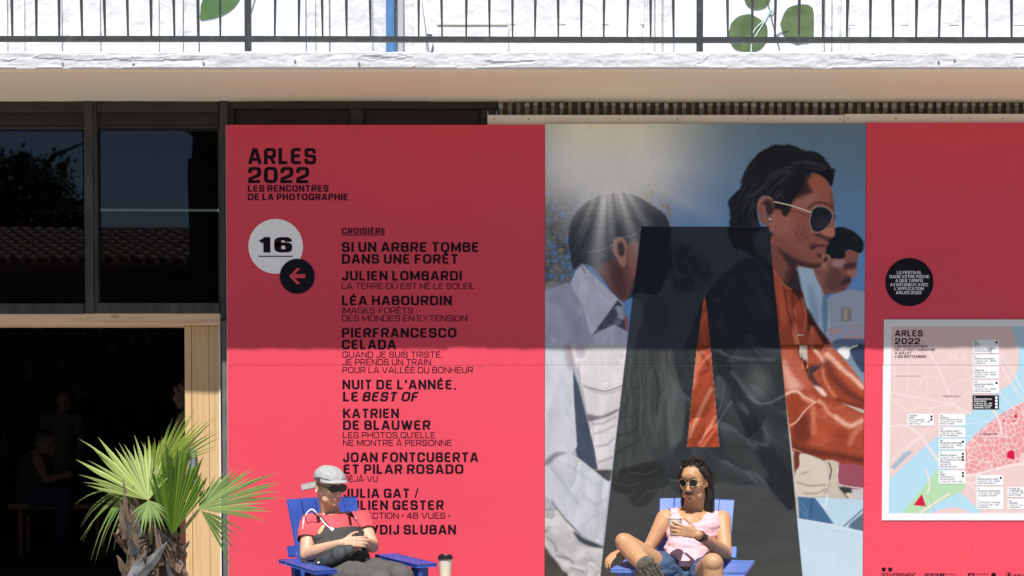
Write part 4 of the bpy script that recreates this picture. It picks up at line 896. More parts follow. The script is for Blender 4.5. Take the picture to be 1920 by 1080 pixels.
# strands of hair follow the head
hx, hy = cv.X - 1500, cv.Y - 405; hr = np.hypot(hx, hy * 1.1); ha = np.arctan2(hy, hx)
stn = cv.noise2(hr / 1.9 + cv.noise2(ha * 3, hr / 40, 2, 4) * 5, ha * 2.2, 3, 11); big = cv.noise2(hr / 26, ha * 2.5, 2, 15)
cv.put(hm * np.clip((stn - .50) * 4, 0, 1) * np.clip((big - .42) * 2.2, 0, .5), sh(52, 54, 66))
cv.put(hm * np.clip((.46 - stn) * 4, 0, 1) * .6, sh(5, 6, 11))
fm_ = cv.mask(T((1080, 400), (1230, 260), (1300, 262), (1357, 350), (1362, 440), (1330, 600), (1290, 680), (1200, 670), (1090, 640)), True, 3) * (1 - hm)
cv.c *= (1 - .20 * fm_)[..., None]
cv.c *= (1 + fm_ * ((cv.noise(9, 3) - .5) * .22 + (cv.noise(34, 2) - .5) * .35))[..., None]
cv.poly(T((1080, 440), (1140, 445), (1130, 560), (1090, 600)), sh(92, 48, 42), .45, 7); cv.poly(T((1225, 430), (1250, 440), (1262, 500), (1300, 530), (1260, 545), (1225, 500)), sh(84, 44, 40), .5, 5)
cv.poly(T((1330, 300), (1352, 340), (1352, 400), (1330, 380), (1322, 330)), sh(92, 50, 44), .5, 4); cv.poly(T((1170, 395), (1240, 380), (1240, 420), (1180, 412)), sh(96, 54, 46), .5, 4)
# ear, glasses
cv.poly(T((1005, 420), (1003, 380), (1020, 352), (1050, 348), (1075, 368), (1085, 400), (1078, 430), (1084, 460), (1078, 500), (1062, 510), (1045, 480), (1018, 465)), sh(108, 74, 70), 1, .9)
cv.poly(T((1028, 385), (1048, 366), (1072, 385), (1076, 430), (1062, 470), (1044, 455)), sh(62, 42, 42), .85, 3); cv.poly(T((1040, 395), (1056, 380), (1066, 410), (1050, 440)), sh(32, 22, 28), .8, 2.5); cv.poly(T((1056, 450), (1066, 450), (1067, 460), (1057, 460)), sh(150, 134, 132), .8, .8)
cv.stroke(T((1150, 395), (1200, 410), (1248, 450)), 2, sh(88, 40, 42), .8, 1.4)
cv.stroke(T((1085, 373), (1170, 392), (1255, 422)), 1.9, sh(140, 130, 118), 1, .8, smooth=False)
lens = T((1250, 440), (1256, 405), (1285, 390), (1325, 394), (1358, 420), (1362, 450), (1345, 490), (1305, 515), (1270, 510), (1248, 480))
cv.poly(lens, sh(104, 96, 90), 1, .6); cv.poly([(1304 + .0 + (x - 1540) * .9 + 236, 410 + (y - 410) * .9) for x, y in lens], sh(24, 28, 42), 1, .6) if False else None
lc = (sum(p[0] for p in lens) / len(lens), sum(p[1] for p in lens) / len(lens))
lens2 = [(lc[0] + (x - lc[0]) * .935, lc[1] + (y - lc[1]) * .935) for x, y in lens]
cv.poly(lens2, sh(24, 28, 42), 1, .6); cv.poly([(lc[0] + (x - lc[0]) * .5 + 2, lc[1] + (y - lc[1]) * .5 + 3) for x, y in lens], sh(52, 48, 52), .7, 5)
cv.stroke(T((1356, 418), (1374, 432), (1368, 462), (1360, 490)), 1.2, sh(110, 112, 124), 1, .8); cv.poly(T((1358, 425), (1373, 434), (1364, 470)), sh(40, 46, 62), .9, .8)
cv.stroke(T((1248, 372), (1290, 360), (1340, 375)), 3.5, sh(52, 28, 32), .7, 3)
# the two faces, painted again in finer steps
def U(*p): return [(1400 + x / 4.909, 320 + y / 4.909) for x, y in p]
def up_(pts, c, a=1.0, b=1.0, sm=True): cv.poly(U(*pts), sh(*c), a, b, sm)
def us(pts, wd, c, a=1.0, so=1.0): cv.stroke(U(*pts), wd, sh(*c), a, so)
up_(((770, 800), (890, 800), (905, 735), (1010, 755), (1006, 850), (984, 885), (976, 912), (998, 958), (985, 976), (956, 976), (960, 1012), (932, 1062), (905, 1075), (860, 1110), (800, 1130), (700, 1110), (690, 1000), (610, 905), (690, 850)), (100, 62, 58), 1, .8)
up_(((800, 880), (880, 950), (860, 1040), (900, 1075), (800, 1110), (720, 1060), (740, 960)), (66, 42, 44), .75, 3.5)
up_(((775, 840), (830, 815), (905, 830), (900, 862), (850, 890), (800, 880)), (140, 108, 110), .65, 3); up_(((925, 745), (1005, 760), (1000, 800), (930, 790)), (112, 66, 58), .8, 2.5)
up_(((885, 862), (930, 850), (1006, 846), (1000, 880), (960, 905), (910, 912)), (34, 24, 32), .85, 2); up_(((915, 925), (960, 915), (994, 945), (990, 972), (940, 962)), (132, 86, 78), .8, 1.6)
up_(((900, 960), (950, 975), (955, 985), (905, 995)), (44, 28, 32), .7, 1.6); up_(((858, 1045), (875, 1005), (910, 990), (955, 988), (962, 1018), (920, 1045), (880, 1062)), (28, 22, 28), .85, 1.8); us(((905, 1052), (935, 1046)), 1.6, (96, 58, 56), .7, 1.6)
up_(((718, 765), (735, 700), (770, 640), (805, 600), (806, 530), (850, 524), (900, 545), (960, 550), (1022, 600), (1066, 660), (1066, 722), (1040, 756), (990, 744), (940, 724), (908, 735), (890, 805), (775, 806), (755, 775)), (12, 18, 24), 1, .9)
for k in range(30): x0, y0 = rk.uniform(800, 1050), rk.uniform(545, 720); us(((x0, y0), (x0 + 14, y0 + 10), (x0 + 20, y0 + 28)), .7, (34, 44, 50), .4, 1.2)
up_(((678, 815), (690, 782), (722, 766), (758, 782), (768, 812), (742, 845), (738, 885), (720, 922), (694, 905), (690, 860)), (120, 82, 70), 1, .8); up_(((700, 812), (722, 792), (748, 800), (738, 832), (712, 848)), (34, 24, 30), .9, 1.2)
face = ((240, 400), (300, 350), (400, 330), (440, 280), (530, 225), (606, 190), (570, 130), (565, 75), (610, 28), (690, 52), (750, 115), (772, 190), (788, 270), (794, 340), (792, 420), (802, 500), (806, 578), (792, 608), (764, 618), (742, 640), (748, 672), (736, 690), (722, 712), (724, 745), (702, 768), (688, 790), (696, 838), (678, 872), (640, 900), (585, 896), (500, 882), (455, 868), (444, 930), (410, 1010), (380, 1080), (240, 1080), (236, 900), (214, 660), (246, 560))
up_(face, (114, 67, 60), 1, .7)
fmk = cv.mask(U(*face), True, .7)
def uf(pts, c, a, b): cv.poly(U(*pts), sh(*c), a, b, True, clip=fmk)
uf(((215, 660), (275, 720), (340, 830), (400, 900), (444, 925), (400, 1090), (340, 1090), (290, 980), (236, 900)), (92, 56, 51), .8, 2.5); uf(((380, 900), (444, 900), (430, 1000), (370, 1100), (330, 1060)), (48, 30, 34), .8, 3)
uf(((270, 690), (340, 735), (430, 790), (520, 830), (610, 850), (690, 845), (680, 900), (585, 905), (470, 885), (440, 935), (390, 890), (330, 800)), (38, 25, 31), .92, 2.6)
uf(((260, 570), (330, 640), (470, 740), (600, 800), (560, 830), (430, 780), (300, 700)), (96, 56, 52), .6, 5)
uf(((260, 400), (400, 410), (430, 500), (380, 600), (280, 580), (250, 480)), (128, 82, 75), .6, 6); uf(((440, 530), (560, 560), (560, 640), (470, 650)), (98, 56, 52), .5, 5)
uf(((450, 290), (540, 240), (640, 220), (600, 290), (560, 340), (450, 330)), (124, 80, 80), .7, 4); uf(((590, 60), (680, 70), (740, 150), (740, 230), (640, 200), (590, 130)), (122, 64, 50), .6, 6); uf(((735, 100), (790, 200), (798, 330), (760, 320), (765, 220)), (82, 44, 42), .6, 3)
uf(((610, 640), (700, 640), (745, 670), (690, 684), (620, 680)), (122, 74, 68), .8, 2.2); uf(((560, 740), (640, 800), (690, 810), (690, 840), (600, 830), (540, 790)), (106, 62, 58), .7, 4)
uf(((640, 568), (690, 588), (750, 604), (768, 625), (742, 655), (700, 628), (640, 610), (610, 590)), (34, 23, 32), .8, 2); uf(((684, 566), (720, 540), (780, 528), (806, 575), (792, 606), (750, 602), (700, 588)), (140, 88, 78), .9, 1.4)
uf(((580, 700), (600, 684), (660, 677), (740, 686), (722, 706), (660, 704), (612, 724), (588, 728)), (28, 18, 27), .92, 1.8); uf(((560, 690), (600, 660), (680, 640), (640, 670), (590, 700)), (66, 40, 42), .6, 2.5)
uf(((640, 712), (690, 706), (722, 728), (712, 756), (680, 768), (650, 748)), (110, 66, 70), .9, 1.6); uf(((640, 755), (690, 772), (690, 798), (660, 800), (640, 780)), (38, 25, 32), .85, 1.8)
pk = cv.mask(U((420, 500), (570, 500), (600, 640), (430, 640)), True, 4) * np.clip((cv.noise(3.5, 2) - .52) * 6, 0, 1) * .5; cv.put(pk, sh(80, 44, 44))
cv.c *= (1 + fmk * ((cv.noise(5, 3) - .5) * .20))[..., None]
us(((560, 345), (600, 310), (660, 292), (740, 310), (782, 345)), 4.2, (44, 28, 32), .75, 3); us(((790, 300), (796, 380)), 2.4, (56, 34, 38), .7, 2)
us(((390, 372), (480, 385), (540, 410), (578, 440)), 2.2, (88, 28, 40), .8, 1.6)
HR = (14, 17, 25)
up_(((395, 300), (440, 262), (520, 228), (600, 196), (575, 150), (560, 90), (600, 22), (500, -20), (380, 60), (330, 250)), HR, .85, 2.6); up_(((245, 270), (330, 285), (405, 320), (398, 360), (375, 405), (350, 424), (322, 405), (305, 362), (240, 345)), HR, .96, 1.3)
up_(((600, 30), (700, -5), (800, -20), (796, 60), (782, 128), (765, 142), (740, 100), (690, 52), (640, 30)), (10, 14, 20), .96, 1.2)
up_(((94, 350), (104, 290), (140, 246), (190, 236), (232, 262), (246, 300), (240, 380), (256, 480), (252, 548), (222, 560), (202, 536), (196, 508), (160, 496), (125, 450)), (104, 68, 63), 1, .8)
up_(((140, 300), (180, 262), (225, 285), (240, 330), (244, 390), (214, 420), (180, 400), (165, 345)), (30, 22, 30), .9, 2); us(((100, 350), (118, 285), (165, 246), (215, 252)), 1.8, (140, 98, 92), .7, 1.6); us(((140, 340), (150, 325), (162, 335), (158, 400), (172, 450), (196, 470)), 3, (120, 80, 74), .8, 2.4); up_(((200, 480), (226, 400), (262, 390), (262, 480), (250, 550), (222, 556)), (128, 84, 74), .8, 2.4); us(((190, 470), (232, 462)), 2.2, (34, 24, 30), .7, 2); us(((208, 445), (216, 447)), 3.2, (172, 160, 156), .9, 1.2)
lp = ((572, 480), (582, 400), (602, 350), (648, 324), (715, 330), (770, 368), (788, 418), (768, 480), (715, 540), (655, 570), (600, 556)); lpm = cv.mask(U(*lp), True, .5); cv.put(lpm, sh(112, 104, 96)); ccx, ccy = 680, 448
lq = [(ccx + (x - ccx) * .93, ccy + (y - ccy) * .93) for x, y in lp]; up_(lq, (18, 22, 34), 1, .6); up_(((620, 470), (680, 430), (760, 440), (740, 490), (660, 530)), (44, 40, 44), .7, 4); us(((640, 380), (690, 360)), 2, (38, 46, 62), .6, 3)
us(((250, 286), (330, 303), (420, 326), (585, 382)), 2.2, (160, 150, 136), 1, .8); us(((786, 392), (822, 412), (812, 450), (796, 500)), 1.3, (84, 94, 112), .9, .9); us(((786, 430), (815, 425)), 1, (60, 66, 82), .8, .8)
# jacket, upper
J = T((1060, 600), (1078, 660), (1110, 730), (1140, 770), (1168, 780), (1215, 790), (1240, 890), (1300, 970), (1345, 1030), (1372, 1100), (690, 1100), (700, 960), (750, 830), (800, 760), (880, 680), (920, 630), (980, 600))
cv.poly(J, sh(116, 50, 36), 1, .8)
jm = cv.mask(J, True, .6)
cv.poly(T((1150, 760), (1190, 690), (1215, 790), (1240, 890), (1200, 830), (1165, 790)), sh(34, 20, 20), .95, 1.4); cv.poly(T((1240, 870), (1300, 970), (1345, 1030), (1320, 1045), (1262, 960), (1245, 1010), (1240, 940)), sh(40, 18, 18), .95, 1.5)
cv.poly(T((1080, 690), (1120, 760), (1160, 900), (1130, 950), (1095, 860)), sh(148, 70, 50), .6, 6, clip=jm)
for pts, wd, c, a, so in (((1095, 720), (1130, 780), (1150, 900), (1190, 1000)), 3, sh(66, 28, 22), .8, 3), (((1080, 690), (1100, 730), (1140, 772), (1165, 785)), 2, sh(172, 96, 74), .7, 2), (((1180, 880), (1190, 960), (1200, 1040)), 2, sh(180, 100, 72), .6, 3), (((1215, 830), (1232, 900), (1225, 980)), 4, sh(166, 88, 64), .5, 5), (((1170, 790), (1172, 870), (1200, 1000), (1215, 1080)), 1.5, sh(48, 22, 20), .8, 1.5), (((1195, 1000), (1222, 1000)), 2, sh(150, 140, 130), .7, 1):
    cv.stroke(T(*pts), wd, c, a, so, clip=jm)
cv.cloth(jm, 72, 110, 30, .5, sh(176, 104, 82), .4, seed=2, octv=2)
um = cv.mask(T((-20, 1085), (-20, 815), (125, 760), (182, 668), (340, 820), (397, 985), (388, 1085)), False, .6)
cv.cloth(um, 70, 90, 45, .13, sh(168, 168, 182), .2, seed=5)
lh = cv.mask(T((120, 600), (115, 540), (135, 450), (190, 385), (260, 345), (430, 345), (575, 440), (592, 570), (560, 640), (440, 560), (340, 640), (240, 700), (180, 665)), True, 3)
gx_, gy_ = cv.X - 1130, cv.Y - 560; gr_ = np.hypot(gx_, gy_); ga_ = np.arctan2(gy_, gx_); st2 = cv.noise2(gr_ / 1.5 + cv.noise2(ga_ * 2, gr_ / 40, 2, 8) * 6, ga_ * 3, 3, 21)
cv.c *= (1 + lh * (st2 - .5) * .4)[..., None]
# ---------- sunlit lower part
WS, WS2, ST = lt(204, 207, 219), lt(218, 214, 220), lt(166, 172, 190)
cv.c[cv.Y > 651] = lt(175, 178, 188)
# left man
cv.poly(Bt((125, -5), (400, -5), (378, 180), (352, 300), (322, 578), (255, 582), (225, 450), (208, 330), (185, 200), (160, 90)), WS2, 1, .7, False)
cv.poly(Bt((128, 85), (165, 180), (200, 320), (215, 380), (240, 480), (256, 580), (215, 575), (160, 525), (145, 470), (150, 400), (138, 200)), lt(68, 78, 98), 1, 1, False)
cv.poly(Bt((-20, -5), (112, -5), (136, 90), (142, 250), (152, 400), (157, 470), (130, 508), (60, 492), (-20, 545)), WS, 1, .8, False)
cv.poly(Bt((95, 0), (135, 0), (142, 80), (120, 110)), lt(150, 130, 132), .6, 3); cv.poly(Bt((130, 0), (170, 0), (175, 60), (155, 100)), lt(232, 226, 228), .7, 3)
cv.poly(Bt((150, 0), (195, 0), (190, 45), (160, 50)), lt(176, 168, 182), .8, 3)
# pocket
cv.stroke(Bt((165, 75), (172, 180), (185, 215)), 3.2, lt(170, 166, 172), .7, 2.5); cv.stroke(Bt((170, 72), (370, 76)), 1, lt(165, 165, 175), .7, 1)
cv.stroke(Bt((190, 185), (240, 200), (296, 208), (372, 182)), 2, lt(96, 92, 102), .85, 2); cv.poly(Bt((192, 188), (300, 210), (372, 184), (368, 200), (300, 224), (230, 212)), lt(160, 156, 164), .6, 2)
for x, y, r in ((296, 180, 15),):
    cv.poly([(1020 + (x + r * math.cos(a)) / s_, 650 + (y + r * math.sin(a)) / s_) for a in np.linspace(0, 6.2, 12)], lt(150, 140, 146), .8, 1.2)
    cv.poly([(1019.3 + (x + r * .85 * math.cos(a)) / s_, 649.3 + (y + r * .85 * math.sin(a)) / s_) for a in np.linspace(0, 6.2, 12)], lt(240, 238, 240), 1, .7); cv.poly([(1019.3 + (x + r * .35 * math.cos(a)) / s_, 649.3 + (y + r * .35 * math.sin(a)) / s_) for a in np.linspace(0, 6.2, 12)], lt(180, 175, 180), .9, .6)
cv.poly(Bt((205, 318), (270, 325), (350, 292), (348, 305), (300, 330), (250, 345), (212, 352)), lt(108, 106, 114), .9, 1.5)
for pts in (((240, 410), (290, 395), (335, 370)), ((250, 470), (300, 460), (330, 430)), ((230, 365), (280, 360), (340, 330)), ((255, 545), (300, 530), (325, 520))): cv.stroke(Bt(*pts), 4, lt(158, 154, 164), .65, 5)
cv.poly(Bt((215, 578), (325, 578), (315, 632), (290, 632)), lt(74, 76, 78), 1, 1, False); cv.stroke(Bt((220, 582), (320, 582)), 1.5, lt(160, 155, 150), .6, 1)
# trousers and forearm
cv.poly(Bt((-20, 740), (60, 760), (160, 880), (280, 935), (268, 1300), (-20, 1300)), lt(196, 194, 196), 1, .8, False)
cv.poly(Bt((140, 868), (200, 905), (300, 948), (275, 950), (220, 942), (165, 915)), lt(58, 68, 74), 1, 1.5)
cv.poly(Bt((-20, 950), (40, 985), (90, 1050), (120, 1090), (130, 1300), (-20, 1300)), lt(72, 70, 64), 1, 1.5)
for pts, wd in ((((20, 900), (50, 930), (60, 960)), 4), (((60, 985), (120, 1000), (140, 1020)), 5), (((130, 1040), (190, 1060)), 4), (((10, 870), (30, 850)), 3), (((0, 770), (40, 765)), 2)): cv.stroke(Bt(*pts), wd, lt(140, 138, 140), .8, 5)
cv.poly(Bt((-20, 560), (10, 530), (70, 498), (115, 498), (165, 525), (300, 633), (310, 640), (276, 932), (175, 880), (105, 800), (45, 725), (-20, 690)), WS, 1, .8, False)
cv.poly(Bt((0, 545), (60, 500), (110, 500), (60, 520), (20, 560)), lt(100, 96, 110), .8, 2)
for pts, wd in ((((30, 560), (90, 640), (160, 740)), 8), (((190, 700), (240, 740), (290, 720)), 5), (((180, 850), (230, 800), (290, 780)), 3), (((120, 560), (180, 600), (250, 650)), 6)): cv.stroke(Bt(*pts), wd, lt(176, 182, 200), .6, 9)
cv.stroke(Bt((40, 735), (100, 810), (175, 885)), 2, lt(70, 78, 90), .8, 2)
# fine shirt stripes
lm = np.clip(cv.mask(Bt((-20, -5), (400, -5), (352, 300), (325, 640), (276, 932), (175, 880), (45, 725), (-20, 690)), False, .6), 0, 1)
up = cv.mask(T((-20, 1085), (-20, 815), (125, 760), (182, 668), (340, 820), (397, 985), (388, 1085)), False, .6)
cv.c *= (1 - ((lm + up).clip(0, 1) * (0.05 * (1 + np.sin((cv.X + cv.Y * .06) * 2 * math.pi / 4.6)))))[..., None]
# leather sleeves, right
OR, OD, OH = lt(162, 68, 42), lt(88, 34, 22), lt(220, 142, 112)
cv.poly(Bt((1110, -5), (1350, -5), (1420, 50), (1500, 130), (1515, 200), (1515, 1300), (1100, 1300)), lt(190, 182, 172), 1, .5, False)
vb = cv.mask(Bt((1340, -10), (1520, -10), (1520, 190), (1440, 90)), False, 1)
cv.put(vb, lt(120, 136, 160)); cv.poly(Bt((1385, 20), (1410, 0), (1440, 10), (1430, 60)), lt(235, 235, 240), 1, 1); cv.poly(Bt((1440, 15), (1460, -5), (1510, -5), (1510, 120), (1470, 80)), lt(52, 66, 92), 1, 1)
cv.stroke(Bt((1420, 50), (1440, 10), (1475, -5)), 3, lt(225, 228, 235), 1, 1)
SL2 = Bt((1240, -10), (1345, -10), (1400, 40), (1500, 165), (1520, 200), (1520, 300), (1440, 275), (1340, 238), (1280, 185), (1245, 130))
cv.poly(SL2, OR, 1, .7, False); m2 = cv.mask(SL2, False, .6)
SL1 = Bt((1105, -10), (1200, -10), (1225, 90), (1250, 150), (1300, 205), (1400, 262), (1520, 320), (1520, 582), (1430, 560), (1310, 535), (1175, 492))
cv.poly(SL1, OR, 1, .7, False); m1 = cv.mask(SL1, False, .6)
cv.poly(Bt((1215, 60), (1262, 90), (1285, 180), (1330, 232), (1290, 220), (1240, 150)), lt(64, 30, 28), 1, 1.5)
cv.stroke(Bt((1200, -5), (1215, 50), (1228, 90)), 3, lt(60, 26, 24), .9, 1.5); cv.stroke(Bt((1240, -5), (1245, 60), (1240, 100)), 2.4, lt(225, 120, 90), .9, 1.6); cv.stroke(Bt((1206, 0), (1212, 30)), 1.6, lt(225, 215, 200), .9, 1)
for cl, lst in () if False else ((m2, ((((1260, 0), (1290, 40), (1330, 70)), 5, OH, .7, 7), (((1345, 10), (1400, 60), (1450, 120), (1500, 190)), 5, OH, .75, 8), (((1270, 120), (1300, 90), (1340, 60)), 4, OH, .6, 6), (((1300, 130), (1330, 190), (1420, 250)), 8, OD, .8, 9), (((1400, 150), (1450, 220), (1510, 260)), 10, lt(150, 60, 34), .7, 12), (((1250, 40), (1265, 90), (1290, 120)), 6, OD, .6, 7), (((1340, 230), (1440, 268), (1510, 285)), 3, lt(70, 26, 18), .8, 4))),
                (m1, ((((1125, 60), (1150, 130), (1185, 175)), 8, lt(236, 170, 140), .8, 10), (((1150, 230), (1180, 200), (1230, 198), (1270, 240)), 5, OH, .85, 6), (((1165, 380), (1200, 330), (1250, 260), (1280, 235)), 5, lt(226, 130, 92), .8, 7), (((1300, 250), (1320, 300), (1330, 330), (1350, 270)), 6, OH, .65, 9), (((1180, 60), (1220, 140), (1280, 200)), 5, OD, .6, 7), (((1160, 300), (1200, 280), (1235, 240)), 7, OD, .75, 8),
                      (((1200, 420), (1290, 400), (1350, 340)), 8, OD, .5, 12), (((1380, 380), (1430, 350), (1500, 380)), 7, lt(222, 112, 74), .6, 12), (((1190, 480), (1310, 520), (1430, 545), (1510, 565)), 8, OD, .9, 9), (((1440, 450), (1480, 500), (1500, 540)), 10, lt(112, 40, 24), .6, 12), (((1190, 488), (1310, 522)), 1.4, OH, .7, 2), (((1290, 205), (1330, 235)), 2.5, lt(240, 190, 160), .9, 2), (((1270, 390), (1330, 430), (1400, 440)), 6, lt(214, 104, 66), .5, 12)))):
    for pts, wd, c, a, so in lst: cv.stroke(Bt(*pts), wd, c, a, so, clip=cl)
cv.c *= (1 + ((m1 + m2).clip(0, 1) * (n2 - .5) * .28))[..., None]
cv.cloth(m1, 22, 150, 50, .58, lt(236, 176, 150), .6, seed=9, octv=2, warp=.5); cv.cloth(m2, 38, 130, 44, .50, lt(232, 166, 138), .45, seed=14, octv=2, warp=.5)
cv.c *= (1 - .25 * m1 * np.clip((cv.Y - 790) / 90, 0, 1))[..., None]
cv.cloth(lm * (cv.Y > 655), 75, 120, 42, .15, None, seed=18); tm_ = cv.mask(Bt((-20, 740), (60, 760), (160, 880), (280, 935), (268, 1300), (-20, 1300)), False, 1); cv.cloth(tm_, 40, 80, 34, .22, None, seed=23)
def Vv(*p): return [(1460 + x / 5.145, 640 + y / 5.143) for x, y in p]
mm_ = (m1 + m2).clip(0, 1) * (cv.Y > 655)
def vp(pts, c, a, b): cv.poly(Vv(*pts), lt(*c), a, b, True, clip=mm_)
def vs_(pts, wd, c, a, so): cv.stroke(Vv(*pts), wd, lt(*c), a, so, clip=mm_)
cv.put(mm_ * .82, lt(164, 72, 48))
vp(((20, 40), (120, 60), (230, 230), (340, 440), (250, 460), (150, 330), (40, 190)), (180, 92, 74), .9, 3); vp(((40, 170), (130, 320), (240, 440), (130, 470), (72, 440)), (226, 166, 146), .9, 4)
vp(((90, 515), (190, 510), (270, 590), (200, 700), (125, 770)), (146, 58, 36), .9, 5); vs_(((78, 508), (130, 484), (190, 486), (250, 535), (350, 585)), 4, (238, 192, 172), .9, 5); vs_(((240, 545), (330, 590)), 7, (216, 140, 112), .7, 8)
vp(((130, 830), (240, 700), (300, 700), (300, 820), (330, 900), (260, 990), (150, 960)), (96, 38, 28), .85, 5); vs_(((122, 808), (180, 772), (250, 682), (330, 604), (400, 575)), 2.6, (232, 164, 136), .95, 3)
vs_(((395, 578), (440, 610), (490, 690), (560, 730)), 6, (222, 148, 118), .85, 7); vs_(((560, 730), (640, 790), (700, 815), (760, 790), (810, 765)), 8, (236, 182, 160), .85, 9); vs_(((335, 640), (345, 760), (345, 880)), 8, (206, 124, 94), .75, 10); vs_(((790, 830), (730, 900), (700, 980)), 9, (206, 128, 98), .6, 12)
vp(((420, 640), (560, 700), (800, 690), (800, 740), (700, 780), (560, 700)), (178, 96, 72), .5, 6); vp(((380, 760), (520, 800), (560, 900), (460, 960), (380, 880)), (176, 78, 44), .7, 8); vp(((520, 880), (640, 860), (660, 960), (560, 980)), (120, 46, 30), .6, 9)
vs_(((140, 1010), (260, 1050), (420, 1080), (620, 1110), (820, 1150)), 12, (84, 34, 26), .9, 16); vs_(((145, 1035), (230, 1072)), 1.4, (224, 170, 146), .8, 2)
vs_(((330, 20), (350, 80), (400, 140), (430, 190)), 6, (236, 184, 168), .85, 7); vp(((420, 110), (500, 95), (520, 150), (430, 210)), (214, 146, 126), .7, 5); vs_(((470, 130), (560, 210), (640, 290), (720, 350), (812, 440)), 8, (238, 184, 162), .9, 9)
vs_(((470, 220), (540, 360), (660, 480), (812, 560)), 16, (92, 36, 28), .85, 20); vs_(((600, 300), (700, 400), (812, 510)), 9, (180, 84, 52), .6, 10); vs_(((430, 270), (440, 350), (490, 450), (560, 545)), 4.5, (208, 122, 94), .85, 7)
vs_(((560, 560), (680, 600), (812, 625)), 8, (110, 42, 30), .8, 9); vp(((300, 240), (410, 225), (430, 250), (340, 330), (430, 450), (350, 430), (285, 330)), (58, 46, 50), .95, 2); vs_(((335, 320), (400, 270), (425, 235)), 2, (190, 96, 76), .9, 3); vp(((345, 428), (420, 455), (468, 522), (430, 520), (380, 470)), (238, 206, 190), .95, 1.6)
vs_(((185, 0), (190, 80), (225, 170)), 3, (70, 34, 34), .9, 3); vs_(((265, 0), (250, 100), (240, 180), (230, 260)), 2.6, (214, 116, 88), .9, 3); vs_(((205, 90), (218, 150)), 2.4, (226, 214, 206), .8, 2.4)
cv.c *= (1 + mm_ * (cv.noise(4, 2) - .5) * .26)[..., None]
# below the sleeve
cv.poly(Bt((1180, 500), (1215, 505), (1212, 570), (1190, 620)), lt(110, 48, 34), 1, 1)
CR = Bt((1215, 503), (1320, 538), (1345, 580), (1352, 640), (1335, 690), (1290, 705), (1195, 702), (1188, 600), (1208, 560))
cv.poly(CR, lt(208, 198, 186), 1, .8); cmk = cv.mask(CR, True, .8)
for pts, wd in ((((1200, 640), (1260, 655), (1330, 650)), 3), (((1210, 600), (1250, 590)), 2.5), (((1230, 690), (1290, 690), (1330, 670)), 3), (((1340, 560), (1352, 640), (1330, 690)), 3)): cv.stroke(Bt(*pts), wd, lt(130, 118, 108), .7, 4, clip=cmk)
cv.poly(Bt((1325, 538), (1395, 550), (1385, 640), (1400, 700), (1360, 690), (1350, 600)), lt(198, 186, 172), 1, 1); cv.stroke(Bt((1345, 545), (1358, 580), (1350, 625)), 2.5, lt(50, 44, 46), .9, 1.5)
cv.poly(Bt((1392, 560), (1408, 552), (1515, 568), (1515, 668), (1400, 655), (1388, 625)), lt(150, 76, 92), 1, 1); cv.stroke(Bt((1390, 570), (1388, 625), (1405, 652), (1510, 668)), 1.6, lt(230, 222, 222), .9, 1)
cv.poly(Bt((1395, 660), (1460, 670), (1440, 712), (1415, 690)), lt(52, 50, 52), 1, 1.2); cv.poly(Bt((1425, 695), (1450, 690), (1462, 720)), lt(216, 204, 186), 1, 1); cv.poly(Bt((1455, 672), (1515, 672), (1515, 735), (1460, 718)), lt(196, 190, 194), 1, 1, False)
cv.poly(Bt((1200, 706), (1520, 722), (1520, 880), (1330, 860), (1210, 820)), lt(184, 212, 230), 1, .8, False)
cv.stroke(Bt((1340, 700), (1330, 760), (1310, 740)), 3, lt(214, 232, 242), .8, 3); cv.stroke(Bt((1420, 845), (1470, 800), (1510, 765)), 3, lt(96, 104, 120), .9, 2); cv.poly(Bt((1440, 848), (1500, 790), (1515, 790), (1515, 868)), lt(70, 84, 108), .9, 1.5)
cv.poly(Bt((1200, 706), (1282, 712), (1320, 760), (1372, 836), (1290, 826), (1208, 812)), lt(66, 104, 146), 1, .8, False); cv.stroke(Bt((1270, 720), (1262, 790)), 3, lt(40, 68, 106), .7, 5)
for y0 in (730, 760): cv.stroke(Bt((1215, y0), (1240, y0 + 40), (1250, y0 + 60)), 2, lt(96, 136, 176), .6, 4)
cv.poly(Bt((1190, 808), (1300, 826), (1420, 850), (1520, 872), (1520, 1300), (1190, 1300)), lt(196, 217, 232), 1, .8, False); cv.stroke(Bt((1210, 812), (1340, 835), (1510, 878)), 1.2, lt(222, 234, 242), .9, 1.2); cv.stroke(Bt((1330, 850), (1420, 880), (1510, 905)), 2, lt(170, 192, 210), .5, 3)
# ---------- the big translucent letter over it
a_out = [(1202.5, 424.5), (1440.3, 424.5), (1441, 424.5), (1464, 650), (1508, 1080), (1518, 1165), (1108, 1165), (1127, 1080), (1175.5, 650)]
hole = [(1321.5, 556), (1326.5, 590), (1350, 838.3), (1289.5, 838.3), (1307, 650), (1319.5, 560)]
am = cv.mask(a_out, False, .4) * (1 - cv.mask(hole, False, .4))
old = cv.c.copy()
upper_ = (cv.Y < 655)
cv.c = np.where(upper_[..., None], np.array(sh(30, 34, 44)), np.array(lt(66, 69, 71)))
bl = np.clip((cv.Y - 1000) / 120, 0, 1)[..., None]; cv.c = cv.c * (1 - bl) + np.array(lt(74, 73, 66)) * bl * 1.0
